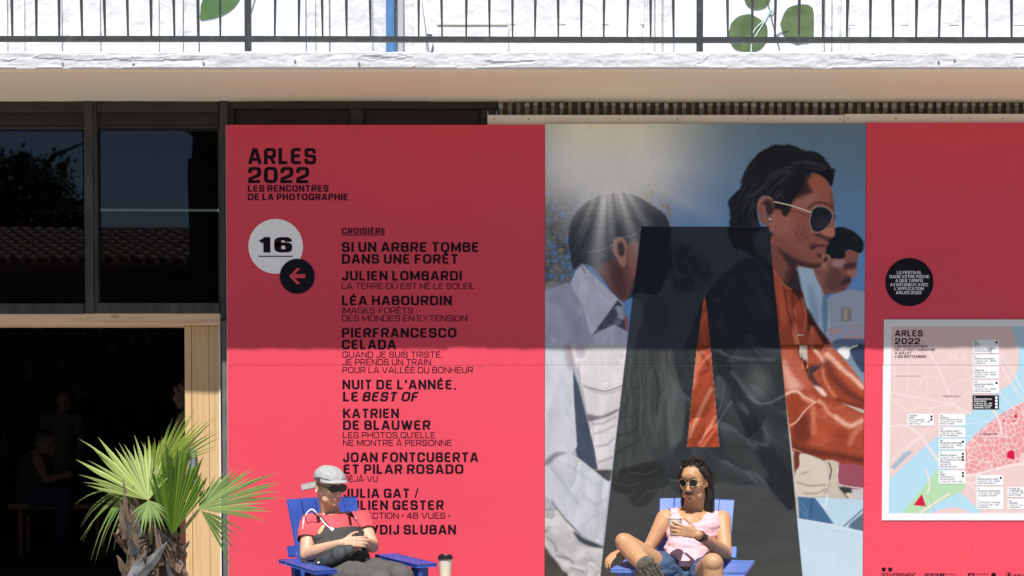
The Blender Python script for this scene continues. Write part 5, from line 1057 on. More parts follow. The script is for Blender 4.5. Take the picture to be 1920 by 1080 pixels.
# upper features in shade inks
cv.poly(T((440, 487), (590, 487), (592, 570), (608, 650), (606, 692), (588, 700), (560, 765), (530, 812), (440, 800), (400, 850)), sh(12, 15, 26), 1, 1.2)
m_ = cv.mask(T((590, 490), (640, 540), (700, 600), (780, 680), (780, 740), (700, 800), (560, 790), (600, 690)), True, 5) * np.clip((n1 - .42) * 5, 0, 1); cv.put(m_, sh(18, 20, 28))
cv.poly(T((395, 1100), (410, 860), (450, 830), (470, 900), (440, 1000), (420, 1100)), sh(44, 50, 58), .8, 2); cv.poly(T((470, 860), (560, 820), (600, 900), (560, 1000), (500, 980)), sh(22, 26, 34), .7, 6)
cv.poly(T((870, 480), (1060, 480), (1080, 560), (1075, 600), (1040, 640), (990, 640), (930, 600), (890, 585)), sh(11, 14, 22), 1, 1.5)
cv.poly(T((985, 540), (1060, 487), (1075, 600), (1062, 680), (1010, 620)), sh(28, 33, 42), .8, 3)
cv.poly(T((690, 1100), (700, 960), (750, 830), (800, 760), (880, 680), (940, 640), (1075, 680), (1120, 1100)), sh(17, 21, 30), 1, 1.6)
cv.stroke(T((880, 760), (940, 720), (1000, 760), (1060, 900)), 10, sh(27, 31, 40), .6, 18); cv.stroke(T((920, 600), (990, 640), (1060, 740)), 1.5, sh(36, 42, 52), .6, 2); cv.stroke(T((760, 880), (740, 980), (730, 1060)), 3, sh(9, 12, 18), .8, 5)
# lower features in sun inks
lowm = (~upper_).astype(float)
D1, D2, H1 = lt(44, 49, 52), lt(32, 36, 40), lt(96, 102, 106)
cv.poly(Bt((640, -20), (1130, -20), (1180, 500), (1200, 700), (1160, 770), (1080, 660), (950, 650), (830, 640), (720, 700), (640, 690), (595, 640), (590, 590), (620, 480), (670, 300)), D1, 1, 1.5, clip=lowm)
cv.poly(Bt((790, 20), (860, 40), (960, 250), (1050, 420), (1140, 560), (1195, 640), (1180, 765), (1075, 680), (980, 460), (880, 240)), D2, .95, 2.5, clip=lowm)
cv.poly(Bt((865, 465), (970, 445), (1010, 520), (1060, 615), (950, 640), (850, 640), (800, 560)), lt(54, 60, 62), .9, 3, clip=lowm); cv.poly(Bt((860, 240), (900, 300), (950, 430), (870, 460), (830, 380)), lt(60, 66, 68), .8, 3, clip=lowm)
cv.poly(Bt((970, 120), (1040, 100), (1060, 200), (1000, 270), (970, 210)), lt(92, 98, 100), .75, 10, clip=lowm)
for pts, wd, c, a, so in ((((800, 10), (880, 45), (960, 58), (1080, 62)), 4, lt(84, 90, 94), .7, 7), (((965, 230), (1010, 265), (1070, 262), (1140, 225)), 3, lt(98, 104, 108), .8, 5), (((885, 260), (850, 310), (815, 370)), 3, lt(88, 94, 98), .8, 4), (((850, 190), (835, 280), (815, 330)), 2, lt(82, 88, 92), .8, 3), (((1040, 400), (1110, 450), (1170, 500)), 2, lt(58, 64, 68), .8, 3), (((1000, 20), (1040, 55), (1060, 62)), 3, lt(80, 86, 90), .6, 5), (((800, 480), (820, 560), (800, 620)), 3, lt(40, 44, 46), .8, 5)):
    cv.stroke(Bt(*pts), wd, c, a, so, clip=lowm)
cv.poly(Bt((560, 60), (600, 130), (655, 220), (655, 330), (650, 430), (600, 480), (580, 400), (570, 250)), lt(80, 85, 87), .85, 2.5, clip=lowm)
cv.poly(Bt((395, -10), (520, -10), (530, 250), (520, 460), (480, 480), (430, 520), (330, 560), (345, 400), (365, 200)), lt(60, 64, 66), .8, 4, clip=lowm)
for pts, wd, c in ((((455, 0), (452, 120), (462, 260), (455, 420)), 2.5, lt(84, 88, 90)), (((485, 0), (490, 140), (498, 300), (520, 420)), 2, lt(76, 80, 82)), (((410, 60), (400, 150), (380, 260)), 5, lt(76, 80, 82)), (((350, 420), (420, 400), (450, 360)), 4, lt(44, 48, 50)), (((345, 330), (400, 330), (440, 300)), 3, lt(46, 50, 52)), (((340, 500), (400, 470), (450, 440)), 4, lt(46, 50, 52)), (((520, 100), (540, 200), (530, 300)), 5, lt(40, 44, 48)), (((610, 20), (640, 80), (650, 140)), 3, lt(50, 56, 62)), (((600, 0), (640, 10)), 3, lt(80, 86, 92)), (((470, 60), (500, 62)), 1, lt(40, 44, 46))):
    cv.stroke(Bt(*pts), wd, c, .75, 4, clip=lowm)
cv.poly(Bt((325, 600), (420, 560), (520, 545), (590, 590), (600, 640), (540, 680), (500, 740), (430, 755), (390, 700), (330, 680)), lt(46, 49, 50), .95, 2, clip=lowm)
cv.poly(Bt((330, 585), (450, 560), (560, 520), (640, 540), (600, 600), (480, 620), (400, 600)), lt(36, 39, 42), .8, 3, clip=lowm)
for pts in (((335, 680), (390, 700), (430, 690)), ((330, 640), (400, 655), (460, 640)), ((400, 590), (470, 600), (540, 580)), ((440, 740), (480, 690), (560, 670))): cv.stroke(Bt(*pts), 2, lt(72, 76, 78), .6, 3, clip=lowm)
cv.poly(Bt((495, 480), (600, 470), (650, 500), (700, 470), (800, 470), (820, 560), (700, 680), (600, 690), (580, 600)), lt(52, 57, 60), .6, 5, clip=lowm)
for pts in (((800, 730), (900, 700), (960, 690)), ((1010, 730), (1060, 720), (1130, 700)), ((480, 770), (520, 800), (560, 760)), ((560, 860), (600, 850))): cv.stroke(Bt(*pts), 2.5, lt(52, 55, 56), .6, 3, clip=lowm)
jk = cv.mask(Bt((640, -20), (1130, -20), (1180, 500), (1200, 700), (1160, 770), (1080, 660), (950, 650), (720, 700), (640, 690), (595, 640), (620, 480), (670, 300)), True, 2) * lowm
cv.cloth(jk, 55, 110, 40, .28, lt(96, 102, 106), .35, seed=31, octv=2); lf = cv.mask(Bt((395, -10), (660, -10), (655, 430), (600, 480), (480, 480), (330, 640), (345, 400)), False, 3) * lowm; cv.cloth(lf, 82, 110, 30, .24, lt(88, 92, 94), .25, seed=37, octv=3)
lg = cv.mask(Bt((330, 760), (1200, 760), (1240, 1080), (260, 1080)), False, 30) * lowm; cv.cloth(lg, -15, 130, 50, .07, None, seed=41)
ju = cv.mask(T((690, 1100), (700, 960), (750, 830), (880, 680), (940, 640), (1075, 680), (1120, 1100)), True, 2); cv.cloth(ju, 60, 100, 40, .30, sh(34, 38, 48), .3, seed=43, octv=2)
cv.c = old + (cv.c - old) * am[..., None]
cv.stroke([(1202.5, 424.5), (1440.5, 424.5)], .7, sh(88, 96, 110), .5, .8, smooth=False)
cv.stroke([(1202.5, 424.5), (1175.5, 650), (1127, 1080)], .7, lt(40, 42, 44), .6, .8, smooth=False)
# leather in the hole
hm_ = cv.mask(hole, False, .4)
cv.put(hm_ * (cv.Y > 648), OR)
for pts, wd, c, a, so in ((((690, 420), (740, 300), (790, 200)), 6, OH, .8, 8), (((730, 460), (790, 370), (810, 330)), 4, OH, .8, 6), (((730, 20), (760, 60), (775, 90)), 5, OD, .8, 5), (((740, 130), (790, 100)), 5, lt(120, 44, 28), .8, 6), (((745, 440), (800, 390)), 3, lt(140, 52, 32), .7, 4), (((700, 250), (740, 180)), 6, lt(150, 58, 34), .6, 9)):
    cv.stroke(Bt(*pts), wd, c, a, so, clip=hm_)
# photographic grain and soft unevenness
gr = cv.rng.normal(0, 1, cv.X.shape); gr = cv.blur(gr, 1.1); gr /= gr.std()
cv.c *= (1 + gr * .014 + (cv.noise(45, 4) - .5) * .10)[..., None]
cv.c += (np.abs(gr) * .0015)[..., None]
cv.cloth(hm_ * (cv.Y > 560), 118, 110, 34, .4, lt(236, 168, 136), .35, seed=51, octv=2)
# signs painted on the wall behind
M_print2 = attr_mat('photo_print', 'print', 0.55, 0.12, bump=0.05)
poster = empty('photo_poster', (XP(1320, YPn), YPn, 0), label='large photo poster of three men with a dark translucent letter A over it', cat='poster')
YQ = YPn + 0.0005
for a, b, t, bo in ((1021.8, 1221.95, 232, 684.93), (1222.0, 1620.6, 231.5, 684.93), (1021.8, 1620.6, 685.12, PB)):
    cv.sheet('printed_sheet', a, b, t, bo, YQ, M_print2, poster, 0.010)
for px, py in ((1107, 237), (1217, 237), (1227, 237), (1217, 347), (1227, 347), (1364, 237), (1617, 347)): screw(px, py, YQ, poster, 0.003)
for x in (1080, 1200, 1320, 1440, 1560): box('batten', XP(x, YPn), XP(x, YPn) + 0.03, YPn + 0.014, YPn + 0.03, ZP(PB, YPn), ZP(236, YPn), M_batten, poster)
M_or = mat('faded_orange_lettering', tuple(sh(150, 108, 100)), 0.5)
YX = YQ - 0.0006
for s, a, b, t, bo in (("SALES", 1592, 1617, 609, 614), ("PARTS", 1591, 1617, 619, 624), ("SERVICE", 1583, 1617, 629, 635)): letter(s, a, b, t, bo, YX, M_or, poster, .01)
letter("EEP", 1553, 1577, 615, 626, YX, M_or, poster, .04)

# ------------------------------------------------------------------ what the window panes reflect: house with tiled roof, tree, tall block
def RP(px, py, yw):        # pixel in the window reflection -> point standing at world depth yw
    v = P(px, py, 2 * YG - yw); return Vector((v.x, yw, v.z))
M_tile = mat('terracotta_tiles', (0.16, 0.07, 0.035), 0.9, (0.30, 0.16, 0.09), 9)
M_housewall = mat('brown_render', (0.16, 0.10, 0.06), 0.9, (0.12, 0.08, 0.05), 2)
M_blockwall = mat('dark_block_wall', (0.05, 0.045, 0.045), 0.9)
house = empty('house', (RP(100, 600, -15).x, -17, 0), label='long low house with tiled roof across the yard, mirrored in the window panes', cat='house')
ye, yr = -14.5, -18.0
xa, xb = RP(-900, 500, ye).x, RP(1100, 500, ye).x
ze, zr = RP(100, 492, ye).z, RP(100, 432, yr).z
box('wall', xa, xb, -22, ye - 0.35, 0, ze - 0.1, M_housewall, house)
def roof():
    bm = bmesh.new(); nrow = 9; wv = 0.22; cols = int((xb - xa) / wv)
    for r in range(nrow):
        y0 = ye + (yr - ye) * r / nrow; y1 = ye + (yr - ye) * (r + 1.12) / nrow
        z0 = ze + (zr - ze) * r / nrow + 0.035; z1 = ze + (zr - ze) * (r + 1.12) / nrow
        for c in range(cols):
            x = xa + c * wv; ring = []
            for k in range(5):
                a = math.pi * k / 4; ring.append((x + wv / 2 - math.cos(a) * wv * 0.42, math.sin(a) * 0.07))
            v0 = [bm.verts.new((px, y0, z0 + pz)) for px, pz in ring]; v1 = [bm.verts.new((px, y1, z1 + pz)) for px, pz in ring]
            for k in range(4): bm.faces.new((v0[k], v0[k + 1], v1[k + 1], v1[k]))
            bm.faces.new(v0)
    o = bobj('roof_tiles', bm, M_tile, house); o['kind'] = 'stuff'
roof()
bm = bmesh.new()
for yz in (((ye, ze), (yr, zr)), ((yr, zr), (-22, ze))):
    (y0, z0), (y1, z1) = yz; f = [bm.verts.new(p) for p in ((xa, y0, z0), (xb, y0, z0), (xb, y1, z1), (xa, y1, z1))]; bm.faces.new(f)
    f2 = [bm.verts.new((v.co.x, v.co.y, v.co.z - 0.12)) for v in f]; bm.faces.new(f2[::-1])
    for i in range(4): bm.faces.new((f[i], f2[i], f2[(i + 1) % 4], f[(i + 1) % 4]))
bobj('roof_deck', bm, M_tile, house)
x_b = RP(360, 300, -13.6).x; x_b2 = RP(640, 300, -13.6).x
blk = empty('tall_block', (x_b, -15, 0), label='dark tall building part beside the tiled house, mirrored in the right pane', cat='building')
box('wall', x_b, x_b2, -18, -13.6, 0, RP(360, 243, -13.6).z, M_blockwall, blk); box('cornice', x_b - 0.15, x_b2, -18, -13.45, RP(360, 243, -13.6).z + 0.002, RP(360, 236, -13.6).z, M_blockwall, blk)
box('side_wall', RP(360, 300, -13.6).x - .0, RP(360, 300, -13.6).x + 0.4, -13.6, -13.3, 0, RP(360, 300, -13.4).z, M_blockwall, blk)
# tree
M_bark0 = mat('tree_bark', (0.08, 0.06, 0.045), 0.9); M_fol = mat('dark_foliage', (0.035, 0.06, 0.02), 0.8, (0.07, 0.09, 0.035), 1.5)
tree = empty('tree', (RP(20, 400, -24).x, -24, 0), label='leafy dark tree behind the tiled house, mirrored in the left pane', cat='tree')
c0 = RP(20, 360, -24)
bm = bmesh.new(); tube(bm, [(c0.x, -24, 0), (c0.x + .1, -24, 2.5), (c0.x - .1, -24, 4.5), (c0.x, -24, 6)], [.28, .22, .16, .06], 10)
for k in range(9):
    a = k * 0.7; tube(bm, [(c0.x, -24, 3 + k * .3), (c0.x + math.cos(a) * 1, -24 + math.sin(a) * 1, 4 + k * .35), (c0.x + math.cos(a) * 1.8, -24 + math.sin(a) * 1.8, 4.8 + k * .3)], [.1, .06, .02], 6)
bobj('trunk', bm, M_bark0, tree)
bm = bmesh.new(); rt = random.Random(4); clumps = []
for k in range(70):
    v = Vector((rt.gauss(0, 1), rt.gauss(0, 1), rt.gauss(0, 1))).normalized() * rt.uniform(.3, 1)
    clumps.append((Vector((c0.x + v.x * 2.0, -24 + v.y * 2.0, 5.0 + v.z * 2.0)), rt.uniform(.3, .7)))
for c, r in clumps:
    for k in range(150):
        v = Vector((rt.gauss(0, 1), rt.gauss(0, 1), rt.gauss(0, 1))).normalized() * r * rt.uniform(.4, 1.1); p = c + v
        d1 = Vector((rt.uniform(-1, 1), rt.uniform(-1, 1), rt.uniform(-1, 1))).normalized() * .09; d2 = d1.cross(Vector((rt.uniform(-1, 1), rt.uniform(-1, 1), 1))).normalized() * .05
        bm.faces.new([bm.verts.new(p + q) for q in (d1, d2, -d1, -d2)])
bobj('crown', bm, M_fol, tree)

# ------------------------------------------------------------------ adirondack chairs
def blue(name, a, b):
    m = bpy.data.materials.new(name); m.use_nodes = True; t = m.node_tree; bs = t.nodes['Principled BSDF']; N = t.nodes.new
    tc = N('ShaderNodeTexCoord'); n = N('ShaderNodeTexNoise'); n.inputs['Scale'].default_value = 7; n.inputs['Detail'].default_value = 6
    t.links.new(tc.outputs['Object'], n.inputs[0]); r = N('ShaderNodeValToRGB'); r.color_ramp.elements[0].color = (*a, 1); r.color_ramp.elements[1].color = (*b, 1)
    r.color_ramp.elements[0].position = .35; r.color_ramp.elements[1].position = .7; t.links.new(n.outputs['Fac'], r.inputs[0])
    # rubbed edges and chips: pale where the surface is sharp and a noise is high
    g = N('ShaderNodeNewGeometry'); pr_ = N('ShaderNodeValToRGB'); pr_.color_ramp.elements[0].position = .52; pr_.color_ramp.elements[1].position = .60
    t.links.new(g.outputs['Pointiness'], pr_.inputs[0])
    n3 = N('ShaderNodeTexNoise'); n3.inputs['Scale'].default_value = 26; n3.inputs['Detail'].default_value = 4; t.links.new(tc.outputs['Object'], n3.inputs[0])
    r3 = N('ShaderNodeValToRGB'); r3.color_ramp.elements[0].position = .66; r3.color_ramp.elements[1].position = .70; t.links.new(n3.outputs['Fac'], r3.inputs[0])
    r4 = N('ShaderNodeValToRGB'); r4.color_ramp.elements[0].position = .45; r4.color_ramp.elements[1].position = .55; t.links.new(n3.outputs['Fac'], r4.inputs[0])
    m1_ = N('ShaderNodeMath'); m1_.operation = 'MULTIPLY'; t.links.new(pr_.outputs[0], m1_.inputs[0]); t.links.new(r4.outputs[0], m1_.inputs[1])
    m2_ = N('ShaderNodeMath'); m2_.operation = 'MAXIMUM'; m3_ = N('ShaderNodeMath'); m3_.operation = 'MULTIPLY'; m3_.inputs[1].default_value = .45
    t.links.new(r3.outputs[0], m3_.inputs[0]); m2_.inputs[0].default_value = 0; t.links.new(m3_.outputs[0], m2_.inputs[1])
    mx = N('ShaderNodeMix'); mx.data_type = 'RGBA'; t.links.new(m2_.outputs[0], mx.inputs[0]); t.links.new(r.outputs[0], mx.inputs[6]); mx.inputs[7].default_value = (.42, .46, .62, 1)
    t.links.new(mx.outputs[2], bs.inputs['Base Color']); bs.inputs['Roughness'].default_value = .45
    return m
M_blueA = blue('cobalt_paint', (0.022, 0.062, 0.33), (0.034, 0.085, 0.40)); M_blueB = blue('faded_cobalt_paint', (0.085, 0.155, 0.50), (0.135, 0.22, 0.57))
def plank(bm, p0, p1, wd, th, up, bev=0.003):
    """board from p0 to p1, width wd across, thickness th along up"""
    p0, p1, up = Vector(p0), Vector(p1), Vector(up).normalized(); d = (p1 - p0).normalized(); s = d.cross(up).normalized(); up = s.cross(d)
    g = bmesh.ops.create_cube(bm, size=1); L = (p1 - p0).length; c = (p0 + p1) / 2
    for v in g['verts']: v.co = c + d * v.co.x * L + s * v.co.y * wd + up * v.co.z * th
    if bev: bmesh.ops.bevel(bm, geom=list({e for v in g['verts'] for e in v.link_edges}), offset=bev, segments=1, affect='EDGES')
def chair(loc, rz, m, label):
    e = empty('garden_chair', loc, R(rz), label=label, cat='chair', group='blue wooden garden chairs')
    M = full_matrix(e)
    def part(name, fn):
        bm = bmesh.new(); fn(bm); bmesh.ops.transform(bm, matrix=M, verts=bm.verts); return bobj(name, bm, m, e)
    n = 5; top = .90
    for i in range(n):
        u = (i - (n - 1) / 2); xt = u * .0895; xb_ = u * .078
        part('back_slat', lambda bm: plank(bm, (xb_, .16, .30), (xt, .43, top + (0.0 if i in (0, 4) else .003)), .079, .018, (0, -1, .4)))
    part('back_rail', lambda bm: plank(bm, (-.24, .352, .60), (.24, .352, .60), .06, .02, (0, -1, .4)))
    part('back_rail', lambda bm: plank(bm, (-.21, .19, .33), (.21, .19, .33), .06, .02, (0, -1, .4)))
    for i in range(5):
        t = i / 4; part('seat_slat', lambda bm: plank(bm, (-.23, -.36 + t * .46, .385 - t * .085), (.23, -.36 + t * .46, .385 - t * .085), .092, .018, (0, .2, 1)))
    for s in (-1, 1):
        part('arm', lambda bm: plank(bm, (s * .302, -.42, .567), (s * .300, .17, .567), .125, .018, (0, 0, 1)))
        part('leg', lambda bm: plank(bm, (s * .27, -.36, 0), (s * .27, -.36, .557), .03, .10, (0, -1, 0)))
        part('leg', lambda bm: plank(bm, (s * .242, -.38, .36), (s * .242, .46, .02), .022, .10, (0, .3, 1)))
        part('arm_bracket', lambda bm: plank(bm, (s * .31, -.36, .43), (s * .31, -.36, .557), .05, .03, (0, -1, 0)))
        part('leg', lambda bm: plank(bm, (s * .265, .10, .25), (s * .265, .17, .557), .028, .06, (0, -1, 0)))
    return e
CHW, CHM = Vector((-.945, -1.23, 0)), Vector((1.0, -1.36, 0))
chair(CHW, 28, M_blueA, 'cobalt blue garden chair with worn edges, under the person in the grey cap')
chair(CHM, -14, M_blueB, 'sun faded blue garden chair under the long haired person in pink')

# ------------------------------------------------------------------ people
class Blob:
    def __init__(s): s.bm = bmesh.new()
    def ell(s, c, r, rot=None, seg=16):
        g = bmesh.ops.create_uvsphere(s.bm, u_segments=seg, v_segments=max(8, seg * 3 // 4), radius=1)
        r = Vector(r) if hasattr(r, '__len__') else Vector((r, r, r))
        for v in g['verts']:
            q = Vector((v.co.x * r.x, v.co.y * r.y, v.co.z * r.z))
            if rot is not None: q = rot @ q
            v.co = Vector(c) + q
    def cap(s, a, b, ra, rb, flat=1.0, n=None, seg=14):
        """tapered limb piece; flat squeezes it along n"""
        a, b = Vector(a), Vector(b); L = (b - a).length; k = max(2, int(L / 0.018))
        d = (b - a).normalized(); N = (n or Vector((0, 1, 0))); N = (N - d * N.dot(d)).normalized(); S = d.cross(N)
        rings = []
        for i in range(k + 1):
            t = i / k; c = a.lerp(b, t); r = ra + (rb - ra) * t
            rings.append([s.bm.verts.new(c + (S * math.cos(2 * math.pi * j / seg) + N * flat * math.sin(2 * math.pi * j / seg)) * r) for j in range(seg)])
        for i in range(k):
            for j in range(seg): s.bm.faces.new((rings[i][j], rings[i][(j + 1) % seg], rings[i + 1][(j + 1) % seg], rings[i + 1][j]))
        s.bm.faces.new(rings[0][::-1]); s.bm.faces.new(rings[-1])
        rm = Matrix((S, N, d)).transposed()
        s.ell(a, (ra, ra * flat, ra), rm, seg); s.ell(b, (rb, rb * flat, rb), rm, seg)
    def chain(s, pts, rad, flat=1.0, n=None, seg=14):
        for i in range(len(pts) - 1): s.cap(pts[i], pts[i + 1], rad[i], rad[i + 1], flat, n, seg)
    def mesh(s, voxel=0.004, smooth=4):
        me = bpy.data.meshes.new('m'); bmesh.ops.recalc_face_normals(s.bm, faces=s.bm.faces); s.bm.to_mesh(me); s.bm.free()
        o = bpy.data.objects.new('m', me); C.objects.link(o)
        a = o.modifiers.new('r', 'REMESH'); a.mode = 'VOXEL'; a.voxel_size = voxel; a.use_smooth_shade = True
        if smooth: b = o.modifiers.new('s', 'SMOOTH'); b.factor = .5; b.iterations = smooth
        dg = bpy.context.evaluated_depsgraph_get(); out = bpy.data.meshes.new_from_object(o.evaluated_get(dg)); bpy.data.objects.remove(o)
        return out
def mesh_np(me):
    n = len(me.vertices); co = np.zeros(n * 3); me.vertices.foreach_get('co', co); no = np.zeros(n * 3); me.vertices.foreach_get('normal', no)
    return co.reshape(-1, 3), no.reshape(-1, 3)
def shell(me, pred, off, name, m, parent, wr=0.0, wscale=(14, 14, 14), seed=0, inner=True):
    """cloth lying on the body: the faces where pred holds, lifted off the skin with folds"""
    bm = bmesh.new(); bm.from_mesh(me); bm.normal_update()
    dele = [f for f in bm.faces if not pred(f.calc_center_median())]
    bmesh.ops.delete(bm, geom=dele, context='FACES')
    for _ in range(3): bmesh.ops.smooth_vert(bm, verts=[v for v in bm.verts if v.is_boundary], factor=.5, use_axis_x=True, use_axis_y=True, use_axis_z=True)
    bm.normal_update(); nn = [v.normal.copy() for v in bm.verts]
    for v, n in zip(bm.verts, nn):
        f = mnoise.noise(Vector((v.co.x * wscale[0], v.co.y * wscale[1], v.co.z * wscale[2] + seed)))
        f2 = mnoise.noise(Vector((v.co.x * wscale[0] * 2.3, v.co.y * wscale[1] * 2.3, v.co.z * wscale[2] * 2.3 + seed + 9)))
        v.co += n * (off + wr * max(-.6, f + .5 * f2))
    return bobj(name, bm, m, parent, smooth=True)
def finish(me, name, m, parent):
    me.materials.clear(); return link_mesh(name, me, m, parent, smooth=True)
def rot_from(fwd, up=Vector((0, 0, 1)), roll=0):
    """local -y -> fwd, z -> up"""
    f = Vector(fwd).normalized(); s = f.cross(up).normalized(); u = s.cross(f)        # s: person's left? (image right when facing camera is -s)
    m = Matrix((s * -1, f * -1, u)).transposed(); m = m @ Matrix.Rotation(roll, 3, 'Y')
    if m.determinant() < 0: m = Matrix((s, f * -1, u)).transposed()
    return m
def head(b, c, Rm, k=1.0):
    def e(p, r): b.ell(Vector(c) + Rm @ (Vector(p) * k), Vector(r) * k, Rm, 20)
    e((0, .012, .035), (.074, .094, .083)); e((0, -.030, -.01), (.066, .066, .075)); e((0, -.036, -.055), (.056, .058, .050))
    e((0, -.050, -.086), (.040, .038, .028)); e((0, -.080, -.098), (.017, .014, .013))
    e((0, .0, -.035), (.066, .06, .05))
    b.cap(Vector(c) + Rm @ (Vector((0, -.088, .012)) * k), Vector(c) + Rm @ (Vector((0, -.112, -.034)) * k), .0075 * k, .0115 * k)
    for s in (-1, 1):
        e((s * .011, -.102, -.038), (.008, .009, .007)); e((s * .038, -.066, -.022), (.024, .024, .020)); e((s * .076, .012, -.010), (.008, .018, .031)); e((s * .080, .022, .004), (.008, .010, .018))
        e((s * .030, -.083, .026), (.026, .012, .009)); e((s * .04, -.04, -.075), (.022, .03, .022))
    e((0, -.096, -.059), (.021, .009, .006)); e((0, -.094, -.069), (.018, .009, .006)); e((0, -.088, .045), (.045, .016, .03))
def hand(b, wr, f, n, thumb, curl=.5, k=1.0, spread=.05, fl=(1, 1, 1, 1), tc=.4):
    """wrist, finger direction, the side the fingers close to, thumb side"""
    f = Vector(f).normalized(); n = Vector(n); n = (n - f * n.dot(f)).normalized(); t = Vector(thumb); t = (t - f * t.dot(f) - n * t.dot(n)).normalized()
    wr = Vector(wr)
    for q, r in ((-.024, .013), (-.008, .0145), (.010, .0145), (.026, .0135)):
        b.cap(wr + t * q * .5 * k + f * .006, wr + f * .085 * k + t * q * k, .015 * k, r * .85 * k, .85, n, 10)
    b.cap(wr + t * .018 * k + f * .02 * k, wr + f * .055 * k + t * .034 * k + n * .008 * k, .014 * k, .012 * k, 1, n, 10)
    L = ((.026, (.043, .026, .020)), (.0085, (.046, .029, .021)), (-.009, (.043, .027, .020)), (-.0255, (.034, .021, .018)))
    for i, (q, seg) in enumerate(L):
        p = wr + f * .086 * k + t * q * k; a = 0.0; dirv = (f + t * spread * (1.2 - i)).normalized(); r = (.0086, .0088, .0084, .0074)[i] * k
        for j, l in enumerate(seg):
            a += curl * fl[i] * (.8, 1.0, .7)[j]
            d = dirv * math.cos(a) + n * math.sin(a); p2 = p + d * l * k; b.cap(p, p2, r, r * .92, 1, n, 10); p = p2; r *= .93
    p = wr + f * .03 * k + t * .028 * k + n * .006 * k; d = (f * .75 + t * .65 + n * .25).normalized(); r = .0108 * k
    for j, l in enumerate((.040, .030, .024)):
        p2 = p + d * l * k; b.cap(p, p2, r, r * .9, 1, n, 10); p = p2; d = (d + n * tc * .6 - t * tc * .55).normalized(); r *= .9

def skin(name, a, b): return mat(name, a, 0.5, b, 9, sss=0.12, mixlo=.3, mixhi=.7, spec=.4, bump=.08, bscale=90, bdist=.001)
M_skinW = skin('fair_skin', (0.62, 0.40, 0.27), (0.56, 0.32, 0.21)); M_skinM = skin('tanned_skin', (0.54, 0.31, 0.165), (0.45, 0.235, 0.125))
M_lens = mat('dark_lenses', (0.006, 0.006, 0.008), 0.12, spec=0.4); M_blk = mat('black_plastic', (0.01, 0.01, 0.011), 0.35)
M_gold = mat('pale_metal_frame', (0.20, 0.155, 0.10), 0.4, metal=0.5); M_hair = mat('dark_brown_hair', (0.009, 0.006, 0.005), 0.62, (0.018, 0.011, 0.008), 40, stretch=(1, 1, .12), bump=.5, bscale=120, bdist=.003)
M_lip = mat('lips', (0.30, 0.10, 0.09), .5)

# ---------------- person in the pink tank top
pm = empty('person', (1.0, -1.25, 0), label='person with long dark hair, sunglasses, moustache and pink tank top holding a paper cup', cat='person')
HM = P(1301, 902, -1.13); RM = rot_from((-.42, -.88, -.12), roll=0)
shL, shR = P(1248, 973, -1.10), P(1353, 975, -1.08)
neck0, neck1 = HM + RM @ Vector((0, .022, -.07)), P(1302, 962, -1.04)
chest = P(1300, 992, -1.10); belly = P(1293, 1030, -1.21); pelvis = P(1290, 1078, -1.30)
hipL, hipR = P(1262, 1085, -1.32), P(1322, 1085, -1.32)
kneeL, ankL = P(1172, 1018, -1.56), P(1226, 1078, -1.90)
kneeR, ankR = P(1336, 1057, -1.82), P(1345, 1195, -1.80)
elbL, wrL = P(1216, 1030, -1.16), P(1170, 1031, -1.44)
elbR, wrR = P(1360, 1036, -1.22), P(1309, 1003, -1.52)
b = Blob(); head(b, HM, RM, .98)
b.chain([neck0, neck1], [.060, .068])
b.cap(shL + Vector((.05, 0, -.02)), shR + Vector((-.05, 0, -.02)), .072, .072, .85)
b.cap(neck1 + Vector((0, 0, .01)), shL + Vector((.03, 0, .004)), .050, .045); b.cap(neck1 + Vector((0, 0, .01)), shR + Vector((-.03, 0, .004)), .050, .045)
b.cap(chest + Vector((-.06, 0, 0)), chest + Vector((.06, 0, 0)), .108, .108, .9)
b.cap(chest, belly, .145, .132, .76); b.cap(belly, pelvis, .132, .145, .8)
b.cap(belly + Vector((-.03, 0, 0)), belly + Vector((.03, 0, 0)), .11, .11)
b.chain([shL, shL.lerp(elbL, .45), elbL], [.058, .047, .037]); b.chain([elbL, elbL.lerp(wrL, .3), wrL], [.037, .040, .026], .9)
b.chain([shR, shR.lerp(elbR, .45), elbR], [.058, .047, .038]); b.chain([elbR, elbR.lerp(wrR, .3), wrR], [.038, .041, .026], .88)
b.chain([hipL, hipL.lerp(kneeL, .5), kneeL], [.092, .073, .056]); b.chain([kneeL, kneeL.lerp(ankL, .35), ankL], [.054, .056, .036])
b.ell(kneeL + Vector((-.012, -.02, .012)), .046)
b.chain([hipR, hipR.lerp(kneeR, .5), kneeR], [.095, .076, .060]); b.chain([kneeR, kneeR.lerp(ankR, .3), ankR], [.056, .058, .036]); b.ell(kneeR + Vector((0, -.02, .01)), .050)
hand(b, wrL, (-.72, -.45, -.30), (.1, .2, -1), (.5, -.85, .0), curl=.42, k=.9, spread=.10, fl=(.9, 1, 1.1, 1.1))
cupc = P(1267, 992, -1.55)
hd = (P(1268, 994, -1.60) - wrR)
hand(b, wrR, (-1, -.12, .27), (.1, 1, 0), (.2, .1, 1), curl=.34, k=.95, spread=.10)
meM = b.mesh(.0046, 3); bodyM = finish(meM, 'body', M_skinM, pm)
